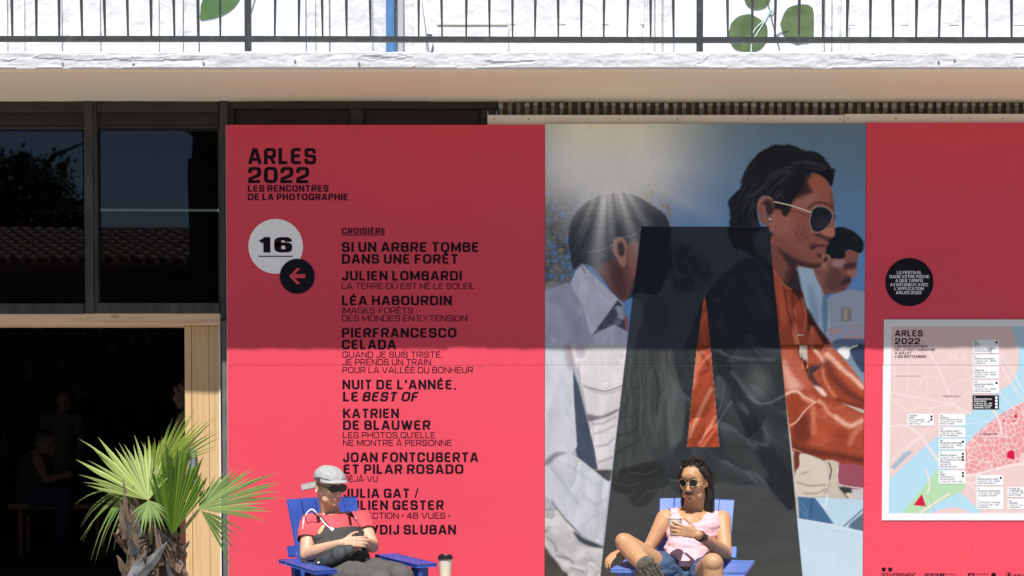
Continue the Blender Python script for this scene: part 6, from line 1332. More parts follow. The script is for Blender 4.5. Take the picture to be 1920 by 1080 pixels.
# tank top
Mt = mat('pink_rib_cotton', (0.70, 0.44, 0.49), .9, (0.66, 0.41, 0.46), 20, bump=.3, bscale=160, bdist=.001)
ax = (chest - pelvis).normalized()
nk = P(1297, 980, -1.15)
bs = Blob()
bs.cap(shL + Vector((.05, 0, -.02)), shR + Vector((-.05, 0, -.02)), .072, .072, .85)
bs.cap(neck1 + Vector((0, 0, .01)), shL + Vector((.03, 0, .004)), .050, .045); bs.cap(neck1 + Vector((0, 0, .01)), shR + Vector((-.03, 0, .004)), .050, .045)
bs.cap(chest + Vector((-.06, 0, 0)), chest + Vector((.06, 0, 0)), .108, .108, .9)
bs.cap(chest, belly, .145, .136, .78); bs.cap(belly, pelvis, .136, .150, .84); bs.cap(belly + Vector((-.03, 0, 0)), belly + Vector((.03, 0, 0)), .11, .11)
def tank(c):
    if c.z < pelvis.z + .055: return False
    if c.y > chest.y + .02 and c.z > nk.z + .10: return False
    if c.x < shL.x + .028 + max(0, .02 - (c.z - shL.z)) * -.25 and c.z > shL.z - .09: return False
    if c.x > shR.x - .022 and c.z > shR.z - .09: return False
    if math.hypot(c.x - nk.x, (c.z - (nk.z + .088)) * .95) < .082 and c.y < -1.03: return False
    if c.z > nk.z + .06 and abs(c.x - nk.x) < .066: return False
    return True
shell(bs.mesh(.0045, 4), tank, .007, 'tank_top', Mt, pm, wr=.012, wscale=(6, 6, 24))
# shorts
Mj = mat('denim', (0.036, 0.068, 0.14), .85, (0.055, 0.095, 0.18), 30, bump=.35, bscale=70, bdist=.002)
bs = Blob(); bs.cap(pelvis + Vector((-.045, 0, -.02)), pelvis + Vector((.045, 0, -.02)), .122, .122, .92); bs.cap(pelvis, pelvis.lerp(belly, .25), .146, .132, .82)
bs.cap(hipL, hipL.lerp(kneeL, .30), .112, .102); bs.cap(hipR, hipR.lerp(kneeR, .36), .112, .100)
mj = bs.mesh(.006, 3); shell(mj, lambda c: True, .0, 'shorts', Mj, pm, wr=.009, wscale=(16, 16, 30), seed=4)
# shoe with sole towards the camera
Ms = mat('grey_rubber_sole', (0.10, 0.09, 0.07), .9, (0.17, 0.15, 0.12), 60, bump=.8, bscale=110, bdist=.006)
Mu = mat('dark_shoe_canvas', (0.03, 0.03, 0.032), .8)
toe = P(1209, 1054, -2.03); heel = P(1250, 1114, -1.97); fd = (toe - heel).normalized(); sn = Vector((-.25, -1, .12)); sn = (sn - fd * sn.dot(fd)).normalized(); sd_ = fd.cross(sn)
bs = Blob(); rm = Matrix((sd_, sn, fd)).transposed()
for t, wv in ((.0, .046), (.25, .044), (.5, .050), (.75, .062), (.97, .052)):
    bs.ell(heel.lerp(toe, t), (wv, .016, .04), rm)
shoe_e = finish(bs.mesh(.004, 3), 'shoe_sole', Ms, pm)
bs = Blob()
for t, wv, h in ((.0, .032, .045), (.25, .034, .05), (.5, .036, .035), (.72, .040, .024)):
    bs.ell(heel.lerp(toe, t) - sn * .03, (wv, h * .8, .045), rm)
bs.cap(heel - sn * .03, ankL, .038, .038); finish(bs.mesh(.005, 3), 'shoe', Mu, pm)
bm = bmesh.new()     # lugs of the sole
for i in range(11):
    for j in (-1.0, -.5, 0, .5, 1.0):
        t = .02 + i * .094; wv = (.044 if t < .5 else .054) * (1 if t < .93 else .6)
        c = heel.lerp(toe, t) + sd_ * j * wv * .8 + sn * .0135
        g = bmesh.ops.create_cube(bm, size=1)
        for v in g['verts']: v.co = c + sd_ * v.co.x * .010 + fd * v.co.z * .012 + sn * v.co.y * .008
bobj('tread', bm, Ms, pm)['kind'] = 'stuff'
# foot on the ground
bs = Blob(); bs.cap(ankR, ankR + Vector((0, -.02, -.10)), .04, .045); bs.cap(P(1345, 1195, -1.80) * 1.0 + Vector((0, 0, 0)), ankR + Vector((-.03, -.17, -.09)), .04, .035); finish(bs.mesh(.006, 2), 'shoe', Mu, pm)
# hair
bs = Blob()
def hp(x, y, z): return HM + RM @ Vector((x, y, z))
bs.ell(hp(0, .030, .050), (.084, .092, .080), RM, 20); bs.ell(hp(0, .060, -.01), (.078, .062, .085), RM, 20)
for s in (-1, 1):
    bs.chain([hp(s * .066, -.028, .075), hp(s * .078, .008, .035), hp(s * .080, .045, -.03), hp(s * .078, .048, -.11), hp(s * .072, .035, -.185)], [.022, .022, .026, .026, .010], .7, RM @ Vector((1, 0, 0)))
bs.chain([hp(.05, .06, -.05), hp(.058, .055, -.14), hp(.082, .03, -.225)], [.045, .036, .008], .8); bs.chain([hp(-.05, .06, -.05), hp(-.055, .055, -.13), hp(-.06, .03, -.17)], [.045, .032, .008], .8)
mh = bs.mesh(.004, 2); co, no = mesh_np(mh)
Ri = RM.transposed(); 
for i, v in enumerate(mh.vertices):
    l = Ri @ (v.co - HM); a = math.atan2(l.x, l.y + .02); f = mnoise.noise(Vector((a * 11, l.z * 5, 2))); v.co += v.normal * (f * .0022)
hair_o = finish(mh, 'hair', M_hair, pm)
bm = bmesh.new(); rh = random.Random(8)
for k in range(240):
    a = rh.uniform(-2.0, 2.0); x, y = math.sin(a) * .086, .03 + math.cos(a) * .088 * -0 + abs(math.cos(a)) * .05
    s = 1 if a > 0 else -1; p0 = (s * rh.uniform(0, .05), rh.uniform(-.05, .06), .128 + rh.uniform(-.006, .004)); p1 = (s * rh.uniform(.080, .090), rh.uniform(-.01, .07), rh.uniform(.02, .06))
    p2 = (s * rh.uniform(.085, .098), rh.uniform(.03, .075), -.06); p3 = (s * rh.uniform(.06, .10), rh.uniform(.02, .07), rh.uniform(-.21, -.13))
    tube(bm, spline([hp(*p0), hp(*p1), hp(*p2), hp(*p3)], 4), [.0013] * 12 + [.0004], 4)
for k in range(60):       # short strands combed back over the forehead
    x = rh.uniform(-.055, .055); tube(bm, spline([hp(x, -.058 + abs(x) * .35, .104 - abs(x) * .25), hp(x * 1.1, -.03, .130 - abs(x) * .3), hp(x * 1.2, .03, .136 - abs(x) * .3)], 4), .0014, 4)
bobj('hair_strands', bm, M_hair, pm)
# face: brows, moustache, lips, glasses
bm = bmesh.new()
for s in (-1, 1): tube(bm, [hp(s * .012, -.098, .032), hp(s * .032, -.094, .038), hp(s * .052, -.078, .032)], [.004, .0042, .002], 6, flat=.7)
bobj('eyebrows', bm, M_hair, pm)
bs = Blob(); 
for s in (-1, 1): bs.chain([hp(s * .001, -.111, -.049), hp(s * .016, -.105, -.052), hp(s * .028, -.093, -.061)], [.006, .0062, .0035])
finish(bs.mesh(.0025, 1), 'moustache', M_hair, pm)
bs = Blob(); bs.ell(hp(0, -.102, -.0635), (.019, .006, .0045), RM); finish(bs.mesh(.002, 1), 'lips', M_lip, pm)
def glasses(par, hp, Rm, r=.0225, gap=.031, y=-.104, z=.008, mframe=M_gold, rx=1.0, wide=.078, tilt=0):
    g = empty('sunglasses', (0, 0, 0)); g.parent = par; g.matrix_parent_inverse = full_matrix(par).inverted()
    for s in (-1, 1):
        c = Vector((s * gap, y + .010 * 0, z)); yaw = Matrix.Rotation(s * .22, 3, 'Z')
        ring = [c + yaw @ Vector((r * rx * math.cos(a), 0, r * math.sin(a) * (1 if rx == 1 else (.92 if math.sin(a) > 0 else 1)))) for a in np.linspace(0, 2 * math.pi, 25)[:-1]]
        bm = bmesh.new(); f1 = [bm.verts.new(hp(*p)) for p in ring]; f2 = [bm.verts.new(hp(*(p + Vector((0, .003, 0))))) for p in ring]; bm.faces.new(f1); bm.faces.new(f2[::-1])
        for i in range(24): bm.faces.new((f1[i], f2[i], f2[(i + 1) % 24], f1[(i + 1) % 24]))
        bmesh.ops.recalc_face_normals(bm, faces=bm.faces); bobj('lens', bm, M_lens, g)
        bm = bmesh.new(); pts = [hp(*(p + Vector((0, -.0005, 0)))) for p in ring]; tube(bm, pts + pts[:2], .0017 if rx == 1 else .0014, 6, False); bobj('rim', bm, mframe, g)
        bm = bmesh.new(); tube(bm, [hp(s * (gap + r * rx), y + .006, z + .006), hp(s * wide, -.05, z + .006), hp(s * (wide + .003), .01, z + .002)], .0022 if rx == 1 else .004, 6); bobj('temple', bm, mframe, g)
    bm = bmesh.new(); tube(bm, [hp(-(gap - r * rx), y, z + .004), hp(0, y - .006, z + .008), hp(gap - r * rx, y, z + .004)], .0022, 6); bobj('bridge', bm, mframe, g)
    return g
glasses(pm, hp, RM)
# watch, cup
wd = (elbR - wrR).normalized(); wc = wrR + wd * .028
bm = bmesh.new(); tube(bm, [wc - wd * .011, wc + wd * .011], .0315, 20); wt = bobj('watch', bm, M_blk, pm)
face_n = Vector((-.15, -1, .25)); face_n = (face_n - wd * face_n.dot(wd)).normalized(); bm = bmesh.new(); tube(bm, [wc + face_n * .028, wc + face_n * .040], .019, 20); bobj('watch_face', bm, M_blk, wt)
def cup(loc, h, r0, r1, label, lid, body, tilt=None):
    e = empty('paper_cup', loc, label=label, cat='cup'); bm = bmesh.new(); seg = 32; prof = [(0, 0), (r0, 0), (r0 + (r1 - r0) * .5, h * .5), (r1, h), (r1 + .0025, h + .001), (r1 + .0025, h + .004), (r1 - .001, h + .004), (r1 - .002, h), (r0, .004), (0, .004)]
    rings = []
    for r, z in prof: rings.append([bm.verts.new((loc[0] + max(r, .0005) * math.cos(2 * math.pi * k / seg), loc[1] + max(r, .0005) * math.sin(2 * math.pi * k / seg), loc[2] + z)) for k in range(seg)])
    for i in range(len(rings) - 1):
        for k in range(seg): bm.faces.new((rings[i][k], rings[i][(k + 1) % seg], rings[i + 1][(k + 1) % seg], rings[i + 1][k]))
    bobj('cup_wall', bm, body, e, smooth=False)
    if lid:
        bm = bmesh.new(); rings = []; prof = [(r1 + .003, h - .004), (r1 + .005, h - .002), (r1 + .005, h + .004), (r1 + .001, h + .006), (r1 - .001, h + .017), (r1 - .004, h + .019), (r1 - .007, h + .015), (.001, h + .015)]
        for r, z in prof: rings.append([bm.verts.new((loc[0] + r * math.cos(2 * math.pi * k / seg), loc[1] + r * math.sin(2 * math.pi * k / seg), loc[2] + z)) for k in range(seg)])
        for i in range(len(rings) - 1):
            for k in range(seg): bm.faces.new((rings[i][k], rings[i][(k + 1) % seg], rings[i + 1][(k + 1) % seg], rings[i + 1][k]))
        l = bobj('lid', bm, M_blk, e); bm = bmesh.new(); tube(bm, [(loc[0] - r1 * .55, loc[1], loc[2] + h + .016), (loc[0] - r1 * .45, loc[1], loc[2] + h + .024)], .007, 8); bobj('sip_tab', bm, M_blk, l)
    return e
Mcup = mat('white_paper_cup', (0.72, 0.66, 0.66), .7); Mcup2 = mat('cream_paper_cup', (0.70, 0.63, 0.52), .7)
cb = P(1266, 1005, -1.472); cup((cb.x, cb.y, cb.z), .100, .027, .039, 'small white paper cup held at the chest of the person in pink', False, Mcup)

# ---------------- person in cap and dark overalls
pw = empty('person', (-.95, -1.2, 0), label='person in grey cap, sunglasses, red t-shirt and dark overalls with hands clasped', cat='person')
HW = P(617, 911, -1.16); RW = rot_from((.62, -.76, -.18))
shL, shR = P(582, 983, -1.20), P(676, 976, -1.03)
neck0, neck1 = HW + RW @ Vector((0, .022, -.06)), P(622, 972, -1.08)
chest = P(628, 1003, -1.17); belly = P(637, 1038, -1.27); pelvis = P(640, 1076, -1.32)
hipL, hipR = P(634, 1084, -1.38), P(672, 1078, -1.24)
kneeL, ankL = P(712, 1092, -1.85), P(740, 1240, -1.9)
kneeR, ankR = P(752, 1084, -1.70), P(790, 1220, -1.7)
elbL, wrL = P(575, 1040, -1.32), P(640, 1019, -1.49)
elbR, wrR = P(698, 1024, -1.16), P(683, 1016, -1.40)
b = Blob(); head(b, HW, RW, .95); b.chain([neck0, neck1], [.050, .062])
b.cap(shL + Vector((.04, .01, -.015)), shR + Vector((-.04, 0, -.015)), .066, .066, .85)
b.cap(neck1, shL + Vector((.03, 0, 0)), .046, .042); b.cap(neck1, shR + Vector((-.03, 0, 0)), .046, .042)
sx = (shR - shL).normalized(); fr = Vector((.42, -.9, 0))
b.cap(chest - sx * .05, chest + sx * .05, .112, .112, .9); b.cap(chest - sx * .06 + fr * .05 + Vector((0, 0, -.015)), chest + sx * .06 + fr * .05 + Vector((0, 0, -.015)), .078, .078)
b.cap(chest, belly, .14, .145, .85); b.cap(belly, pelvis, .145, .155, .9)
for a_, e_, w_ in ((shL, elbL, wrL), (shR, elbR, wrR)):
    b.chain([a_, a_.lerp(e_, .45), e_], [.056, .050, .040]); b.chain([e_, e_.lerp(w_, .3), w_], [.040, .041, .025], .9)
b.chain([hipL, kneeL], [.09, .06]); b.chain([hipR, kneeR], [.09, .06]); b.chain([kneeL, ankL], [.055, .035]); b.chain([kneeR, ankR], [.055, .035])
hand(b, wrL, (.95, -.1, .12), (.25, .9, -.3), (.1, -.1, 1), curl=.42, k=.92, spread=.06)
hand(b, wrR, (-.60, -.75, -.22), (-.5, .5, -.7), (.2, -.2, 1), curl=.50, k=.92, spread=.05)
meW = b.mesh(.0046, 3); finish(meW, 'body', M_skinW, pw)
# t-shirt: on the torso and the upper halves of the upper arms
Mred = mat('red_cotton', (0.64, 0.085, 0.105), .9, (0.58, 0.07, 0.09), 14, bump=.2, bscale=120, bdist=.001)
nkw = neck1 + Vector((.03, -.05, .01))
def torso_w():
    t = Blob()
    t.cap(shL + Vector((.04, .01, -.015)), shR + Vector((-.04, 0, -.015)), .066, .066, .85)
    t.cap(neck1, shL + Vector((.03, 0, 0)), .046, .042); t.cap(neck1, shR + Vector((-.03, 0, 0)), .046, .042)
    t.cap(chest - sx * .05, chest + sx * .05, .112, .112, .9); t.cap(chest - sx * .06 + fr * .05 + Vector((0, 0, -.015)), chest + sx * .06 + fr * .05 + Vector((0, 0, -.015)), .078, .078)
    t.cap(chest, belly, .14, .145, .85); t.cap(belly, pelvis, .145, .155, .9); return t
tw = torso_w(); tw.cap(shL, shL.lerp(elbL, .56), .058, .060); tw.cap(shR, shR.lerp(elbR, .52), .058, .058)
endL, endR = shL.lerp(elbL, .52), shR.lerp(elbR, .48)
def tee(c):
    if c.z < belly.z - .05: return False
    if (c - endL).dot((elbL - shL).normalized()) > 0 and (c - endL).length < .09 : return False
    if (c - endR).dot((elbR - shR).normalized()) > 0 and (c - endR).length < .085 : return False
    if (c - (neck1 + Vector((.012, -.035, .045)))).length < .095: return False
    if c.z > neck1.z + .035: return False
    if c.z < chest.z + .005 and (c - chest).dot(fr) > .03 and abs((c - chest).dot(sx)) < .105: return False
    return True
shell(tw.mesh(.0045, 4), tee, .007, 'tee_shirt', Mred, pw, wr=.010, wscale=(13, 13, 13), seed=2)
# overalls: bib and legs
Mov = mat('charcoal_overalls', (0.040, 0.038, 0.038), .85, (0.055, 0.052, 0.05), 12, bump=.2, bscale=80, bdist=.001)
def bib(c):
    if c.z > chest.z + .045 or c.z < belly.z - .12: return False
    l = (c - chest); u = l.dot(sx); v = l.dot(fr)
    if v < .0: return False
    return abs(u) < .118 + (chest.z + .045 - c.z) * .7
shell(torso_w().mesh(.0045, 4), bib, .018, 'overall_bib', Mov, pw, wr=.012, wscale=(9, 9, 18), seed=6)
bs = Blob(); bs.cap(pelvis - sx * .04, pelvis + sx * .04, .14, .14); bs.cap(belly + Vector((0, 0, -.03)), pelvis, .15, .155, .92)
bs.chain([hipL, hipL.lerp(kneeL, .5), kneeL], [.112, .100, .078]); bs.chain([hipR, hipR.lerp(kneeR, .5), kneeR], [.112, .100, .078]); bs.chain([kneeL, ankL], [.076, .075]); bs.chain([kneeR, ankR], [.076, .075])
Mtr = mat('grey_trouser_cloth', (0.075, 0.072, 0.07), .85, (0.10, 0.096, 0.092), 10, bump=.25, bscale=60, bdist=.002)
shell(bs.mesh(.006, 3), lambda c: True, 0, 'trousers', Mtr, pw, wr=.008, wscale=(10, 10, 10), seed=1)
bs = Blob(); bs.cap(ankL, ankL + Vector((.05, -.12, -.02)), .045, .04); finish(bs.mesh(.006, 2), 'shoe', Mu, pw); bs = Blob(); bs.cap(ankR, ankR + Vector((.05, -.12, -.02)), .045, .04); finish(bs.mesh(.006, 2), 'shoe', Mu, pw)
# print on the shirt, straps
Mpr = mat('pale_print', (0.66, 0.58, 0.36), .8, (0.62, 0.25, 0.08), 30); 
def hw(x, y, z): return HW + RW @ (Vector((x, y, z)) * .95)
def on_front(px, py, lift=0.0):
    """point on the front of the torso seen at that place"""
    o = cam.location; d = (P(px, py, -1.0) - o).normalized(); best = None
    from mathutils.bvhtree import BVHTree
    hit = BW.ray_cast(o, d); return (hit[0] if hit[0] is not None else P(px, py, -1.28)) + Vector((.3, -1, .2)).normalized() * lift
from mathutils.bvhtree import BVHTree
def bvh(me):
    co, _ = mesh_np(me); return BVHTree.FromPolygons([Vector(c) for c in co], [tuple(p.vertices) for p in me.polygons])
BW = bvh(meW)
def strap(name, pts, wv, th, m, lift=.016):
    bm = bmesh.new(); tube(bm, [on_front(x, y, lift) for x, y in [(p[0], p[1]) for p in spline([(a, b_, 0) for a, b_ in pts], 5)]], wv, 8, flat=th, up=Vector((0, -1, .2))); return bobj(name, bm, m, pw)
Mwh = mat('white_strap', (0.72, 0.70, 0.68), .7)
strap('bag_strap', [(567, 993), (570, 970), (582, 956), (592, 962), (606, 980), (620, 994), (632, 1010)], .0042, .5, Mwh, .019)
bm = bmesh.new(); c = on_front(620, 993, .027); tube(bm, [c + Vector((-.008, 0, .006)), c + Vector((.010, 0, -.008))], .012, 10); bobj('strap_toggle', bm, Mwh, pw)
strap('shoulder_strap', [(652, 960), (657, 966), (662, 973), (667, 984)], .012, .25, Mov, .011); strap('shoulder_strap', [(589, 960), (598, 969), (607, 979), (614, 988)], .011, .25, Mov, .010)
bm = bmesh.new(); c = on_front(665, 972, .024); tube(bm, [c, c + Vector((.003, -.004, 0))], .006, 8); bobj('buckle', bm, Mwh, pw)
for pts in (((594, 1000), (600, 988), (608, 984), (604, 996), (597, 1003)),):
    bm = bmesh.new(); bm.faces.new([bm.verts.new(on_front(x, y, .024)) for x, y in pts]); bobj('shirt_print', bm, Mpr, pw)
# belt bag in the lap
Mbag = mat('dark_bag_cloth', (0.03, 0.032, 0.038), .7, (0.045, 0.047, 0.052), 20, bump=.3, bscale=60)
bg_ = empty('belt_bag', P(620, 1050, -1.5), label='dark belt bag lying in the lap of the person in the grey cap', cat='bag')
bs = Blob(); bs.chain([P(594, 1056, -1.46), P(612, 1048, -1.50), P(636, 1038, -1.53), P(655, 1030, -1.52)], [.028, .046, .050, .030], .62, Vector((.3, -.8, .6))); mb = bs.mesh(.004, 3)
for v in mb.vertices: v.co += v.normal * .005 * mnoise.noise(v.co * 22)
finish(mb, 'pouch', Mbag, bg_)
bm = bmesh.new(); tube(bm, [P(566, 1050, -1.36), P(580, 1058, -1.44), P(594, 1059, -1.49)], .011, 8, flat=.5); bobj('belt', bm, Mbag, bg_); bm = bmesh.new(); tube(bm, [P(596, 1056, -1.52), P(599, 1054, -1.52)], .006, 8); bobj('buckle', bm, Mwh, bg_)
# cap
Mcap = mat('grey_speckled_cloth', (0.30, 0.305, 0.31), 1.0, (0.42, 0.425, 0.43), 70, bump=.6, bscale=45, bdist=.004, spec=.1)
cap_e = empty('cap', (0, 0, 0)); cap_e.parent = pw; cap_e.matrix_parent_inverse = full_matrix(pw).inverted()
RC = RW @ Matrix.Rotation(R(4), 3, 'X')
def hc(x, y, z): return HW + RC @ Vector((x, y, z))
bs = Blob(); bs.ell(hc(0, .002, .046), (.088, .112, .072), RC, 24); bs.ell(hc(0, .006, .064), (.076, .096, .054), RC, 24)
mc = bs.mesh(.004, 2)
def inv(c): return RC.transposed() @ (Vector(c) - HW)
def crown(c):
    l = inv(c); return l.z > .050 + max(-.03, min(.012, -l.y * .4))
bm = bmesh.new(); bm.from_mesh(mc); bmesh.ops.delete(bm, geom=[f for f in bm.faces if not crown(f.calc_center_median())], context='FACES')
for v in bm.verts:
    l = inv(v.co); a = math.atan2(l.x, l.y); seam = math.exp(-((abs((a * 6 / (2 * math.pi)) % 1 - .5)) / .035) ** 2); v.co += v.normal * (-.002 * seam + .003 * mnoise.noise(v.co * 30)) if v.normal.length else Vector()
ext = bmesh.ops.extrude_edge_only(bm, edges=[e_ for e_ in bm.edges if e_.is_boundary])
for v in [g for g in ext['geom'] if isinstance(g, bmesh.types.BMVert)]:
    l = inv(v.co); l.x *= .95; l.y *= .95; v.co = hc(*l)
bobj('crown', bm, Mcap, cap_e, smooth=True)
def visor(sgn, L, wv, z0, dz, name, drop=.0):
    bm = bmesh.new(); rows = []; nu, nv = 22, 7
    for j in range(nv + 1):
        v = j / nv; row = []
        for i in range(nu + 1):
            a = (i / nu - .5) * math.pi * .92; cx, cy = math.sin(a) * wv, -math.cos(a)
            base = Vector((math.sin(a) * .082, -math.cos(a) * .096, 0)); tip = Vector((math.sin(a) * wv, -(.096 * math.cos(a) + L * math.cos(a) ** .7), 0))
            p = base.lerp(tip, v); p.y *= sgn; p.y += .012; z = z0 - dz * v - abs(p.x) ** 2 * 3.4 * (v * .6 + .4) - drop * v * v
            row.append((p.x, p.y, z))
        rows.append(row)
    for th in (0, -.0035):
        vv = [[bm.verts.new(hc(x, y, z + th)) for x, y, z in r] for r in rows]
        for j in range(nv):
            for i in range(nu): bm.faces.new((vv[j][i], vv[j][i + 1], vv[j + 1][i + 1], vv[j + 1][i]))
        if th == 0: top = vv
    for i in range(nu): bm.faces.new((top[nv][i], top[nv][i + 1], vv[nv][i + 1], vv[nv][i]))
    bobj(name, bm, Mcap, cap_e, smooth=True)
visor(1, .056, .086, .068, .004, 'visor'); bm = bmesh.new(); plank(bm, P(600, 907, -1.07), P(566, 914, -1.08), .034, .007, (0, -1, .35), .002); bobj('back_peak', bm, Mcap, cap_e)
bm = bmesh.new(); tube(bm, [hc(-.088, -.030, .050), hc(-.091, -.005, .056), hc(-.090, .03, .044)], [.004, .010, .004], 10, flat=.3); 
bobj('side_gap', bm, M_blk, cap_e)
glasses(pw, hw, RW, r=.0235, gap=.033, y=-.104, z=.008, mframe=M_blk, rx=1.38, wide=.080)
bs = Blob(); bs.ell(hw(0, -.103, -.064), (.020, .006, .004), RW); finish(bs.mesh(.002, 1), 'lips', M_lip, pw)
bm = bmesh.new(); tube(bm, [hw(-.088, .004, -.020), hw(-.090, -.002, -.034)], .005, 8); bobj('ear_bud', bm, Mwh, pw)
# coffee cup with lid on a small stool
ct = P(835, 1044, -1.35); hcup = .128; zc = ct.z - hcup - .008
cup((ct.x, ct.y, zc), hcup, .029, .040, 'cream takeaway coffee cup with black lid beside the blue chair arm', True, Mcup2)
so = empty('side_stool', (ct.x, ct.y, 0), label='small wooden stool under the takeaway coffee cup', cat='stool')
bm = bmesh.new(); bmesh.ops.create_cone(bm, cap_ends=True, segments=28, radius1=.09, radius2=.09, depth=.025, matrix=Matrix.Translation((ct.x, ct.y, zc - .0125))); bobj('seat', bm, M_pineH, so)
for a in (45, 135, 225, 315):
    bm = bmesh.new(); tube(bm, [(ct.x + math.cos(R(a)) * .06, ct.y + math.sin(R(a)) * .06, zc - .026), (ct.x + math.cos(R(a)) * .13, ct.y + math.sin(R(a)) * .13, 0)], .013, 8); bobj('leg', bm, M_pineH, so)

# ------------------------------------------------------------------ fan palm
M_frond = attr_mat('palm_frond', 'leafcol', 0.42, 0.5, trans=0.22)
M_fibre = mat('palm_fibre', (0.05, 0.032, 0.022), .95, (0.16, 0.11, 0.075), 18, stretch=(1, 1, .25), bump=.7, bscale=60, bdist=.01)
M_base = mat('dry_leaf_base', (0.085, 0.052, 0.034), .9, (0.24, 0.17, 0.125), 14, stretch=(1, 1, .3), bump=.5, bscale=60)
M_base2 = mat('grey_leaf_base', (0.09, 0.09, 0.095), .9, (0.20, 0.20, 0.21), 10, bump=.5)
palm = empty('fan_palm', P(285, 1100, -1.55) * 1.0, label='potted fan palm with spiky green fronds and shaggy trunk by the doorway', cat='palm')
palm.location.z = 0
rp = random.Random(21)
def frond(hub, n, table, nseg, split, droop=.06, col=(.10, .20, .035), Yt=None, dry=.12, pleat=.55, cup=.0, seg=10):
    """table: (angle in the picture plane in degrees, length in px) from one edge of the fan to the other"""
    hub = Vector(hub); s_px = F / (hub.y + DC); n = Vector(n).normalized()
    # picture plane axes tilted onto the leaf plane
    ex = (Vector((1, 0, 0)) - n * n.x).normalized(); ez = n.cross(ex) * -1
    if ez.z < 0: ez = -ez
    angs = [a for a, _ in table]; lens = [l for _, l in table]
    if angs[0] > angs[-1]: angs, lens = angs[::-1], lens[::-1]
    V, Fc, Cc = [], [], []; da = R((angs[-1] - angs[0]) / nseg) / 2
    for i in range(nseg):
        u = (i + .5) / nseg; a = angs[0] + (angs[-1] - angs[0]) * u
        L = float(np.interp(a, angs, lens)) / s_px * rp.uniform(.90, 1.16)
        a = R(a) + rp.uniform(-.5, .5) * da; d = ex * math.cos(a) + ez * math.sin(a); sd = (-ex * math.sin(a) + ez * math.cos(a))
        sp = split * rp.uniform(.85, 1.15); dr = droop * rp.uniform(.5, 1.7); bend = rp.uniform(-.16, .16); out = rp.uniform(-.10, .08)
        tone = rp.uniform(.68, 1.3); b0 = len(V)
        wmax = math.tan(da) * sp * L * 1.04
        for k in range(seg + 1):
            t = k / seg
            w_ = math.tan(da) * t * L * 1.02 if t <= sp else wmax * (1 - (t - sp) / (1 - sp)) ** 1.15
            p = hub + d * (t * L) + sd * (bend * L * max(0, t - sp) ** 1.5) + n * (cup * L * math.sin(t * 2.2) * ((u - .5) * 2) ** 2 + out * L * max(0, t - .4)) + Vector((0, 0, -1)) * dr * L * (t ** 3) * 1.6
            if t > .8: p += Vector((0, 0, -1)) * dr * L * (t - .8) * 1.2
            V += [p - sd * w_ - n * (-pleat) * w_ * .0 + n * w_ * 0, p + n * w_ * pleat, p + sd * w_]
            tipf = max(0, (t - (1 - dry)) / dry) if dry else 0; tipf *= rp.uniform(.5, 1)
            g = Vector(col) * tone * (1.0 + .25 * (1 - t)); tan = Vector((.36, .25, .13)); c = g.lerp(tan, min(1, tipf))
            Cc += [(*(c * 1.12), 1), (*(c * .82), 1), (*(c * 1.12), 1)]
        for k in range(seg):
            o = b0 + k * 3
            Fc += [(o, o + 1, o + 4, o + 3), (o + 1, o + 2, o + 5, o + 4)]
    me = bpy.data.meshes.new('frond'); me.from_pydata([tuple(v) for v in V], [], Fc); me.update()
    ca = me.color_attributes.new(name='leafcol', type='FLOAT_COLOR', domain='POINT'); ca.data.foreach_set('color', np.array(Cc).ravel())
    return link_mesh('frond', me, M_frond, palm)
def stalk(pts, fr_, r0=.011, r1=.007):
    bm = bmesh.new(); p = spline(pts, 5); tube(bm, p, [r0 + (r1 - r0) * i / (len(p) - 1) for i in range(len(p))], 8); return bobj('stalk', bm, M_stalk, fr_)
M_stalk = mat('green_stalk', (0.16, 0.22, 0.05), .5, (0.26, 0.24, 0.10), 9)
PALE, MID, DEEP = (.27, .35, .10), (.17, .25, .035), (.085, .17, .016)
# behind ones first
f = frond(P(288, 892, -1.42), (.2, -1, .4), ((132, 45), (115, 70), (95, 85), (75, 80)), 12, .6, .05, MID); stalk([P(300, 1000, -1.45), P(294, 940, -1.44), P(288, 892, -1.42)], f)
f = frond(P(291, 893, -1.46), (-.35, -1, .25), ((20, 118), (34, 168), (42, 160), (52, 158), (62, 130), (72, 118), (84, 90)), 17, .52, .03, MID, dry=.07); stalk([P(305, 1000, -1.48), P(300, 940, -1.47), P(291, 893, -1.46)], f)
f = frond(P(256, 905, -1.46), (-.3, -.9, .5), ((180, 138), (198, 126), (212, 118), (226, 112), (240, 100), (254, 92), (268, 78)), 12, .42, .16, (.12, .20, .05), dry=.25); stalk([P(272, 985, -1.50), P(266, 935, -1.48), P(256, 905, -1.46)], f)
f = frond(P(373, 955, -1.58), (.15, -.9, .55), ((-6, 120), (2, 132), (14, 150), (24, 168), (34, 158), (44, 142), (55, 118), (66, 96), (80, 62), (94, 48)), 26, .62, .035, (.17, .26, .075), dry=.20); stalk([P(330, 1010, -1.50), P(350, 985, -1.53), P(373, 955, -1.58)], f, .012, .008)
f = frond(P(376, 957, -1.60), (.2, -.95, .2), ((-60, 118), (-50, 108), (-40, 92), (-28, 95), (-16, 98)), 8, .42, .06, (.09, .17, .035), dry=.2)
f = frond(P(278, 938, -1.62), (-.25, -1, .55), ((164, 142), (154, 172), (144, 190), (136, 200), (126, 172), (116, 155), (106, 146), (98, 140), (86, 90), (70, 78), (52, 62)), 24, .58, .02, PALE, dry=.06); stalk([P(284, 1020, -1.56), P(283, 980, -1.60), P(278, 938, -1.62)], f)
f = frond(P(279, 938, -1.64), (.0, -1, .6), ((-20, 42), (-40, 52), (-60, 62), (-85, 70), (-100, 68), (-120, 60), (-140, 48)), 13, .45, .03, (.19, .29, .09), dry=.1)
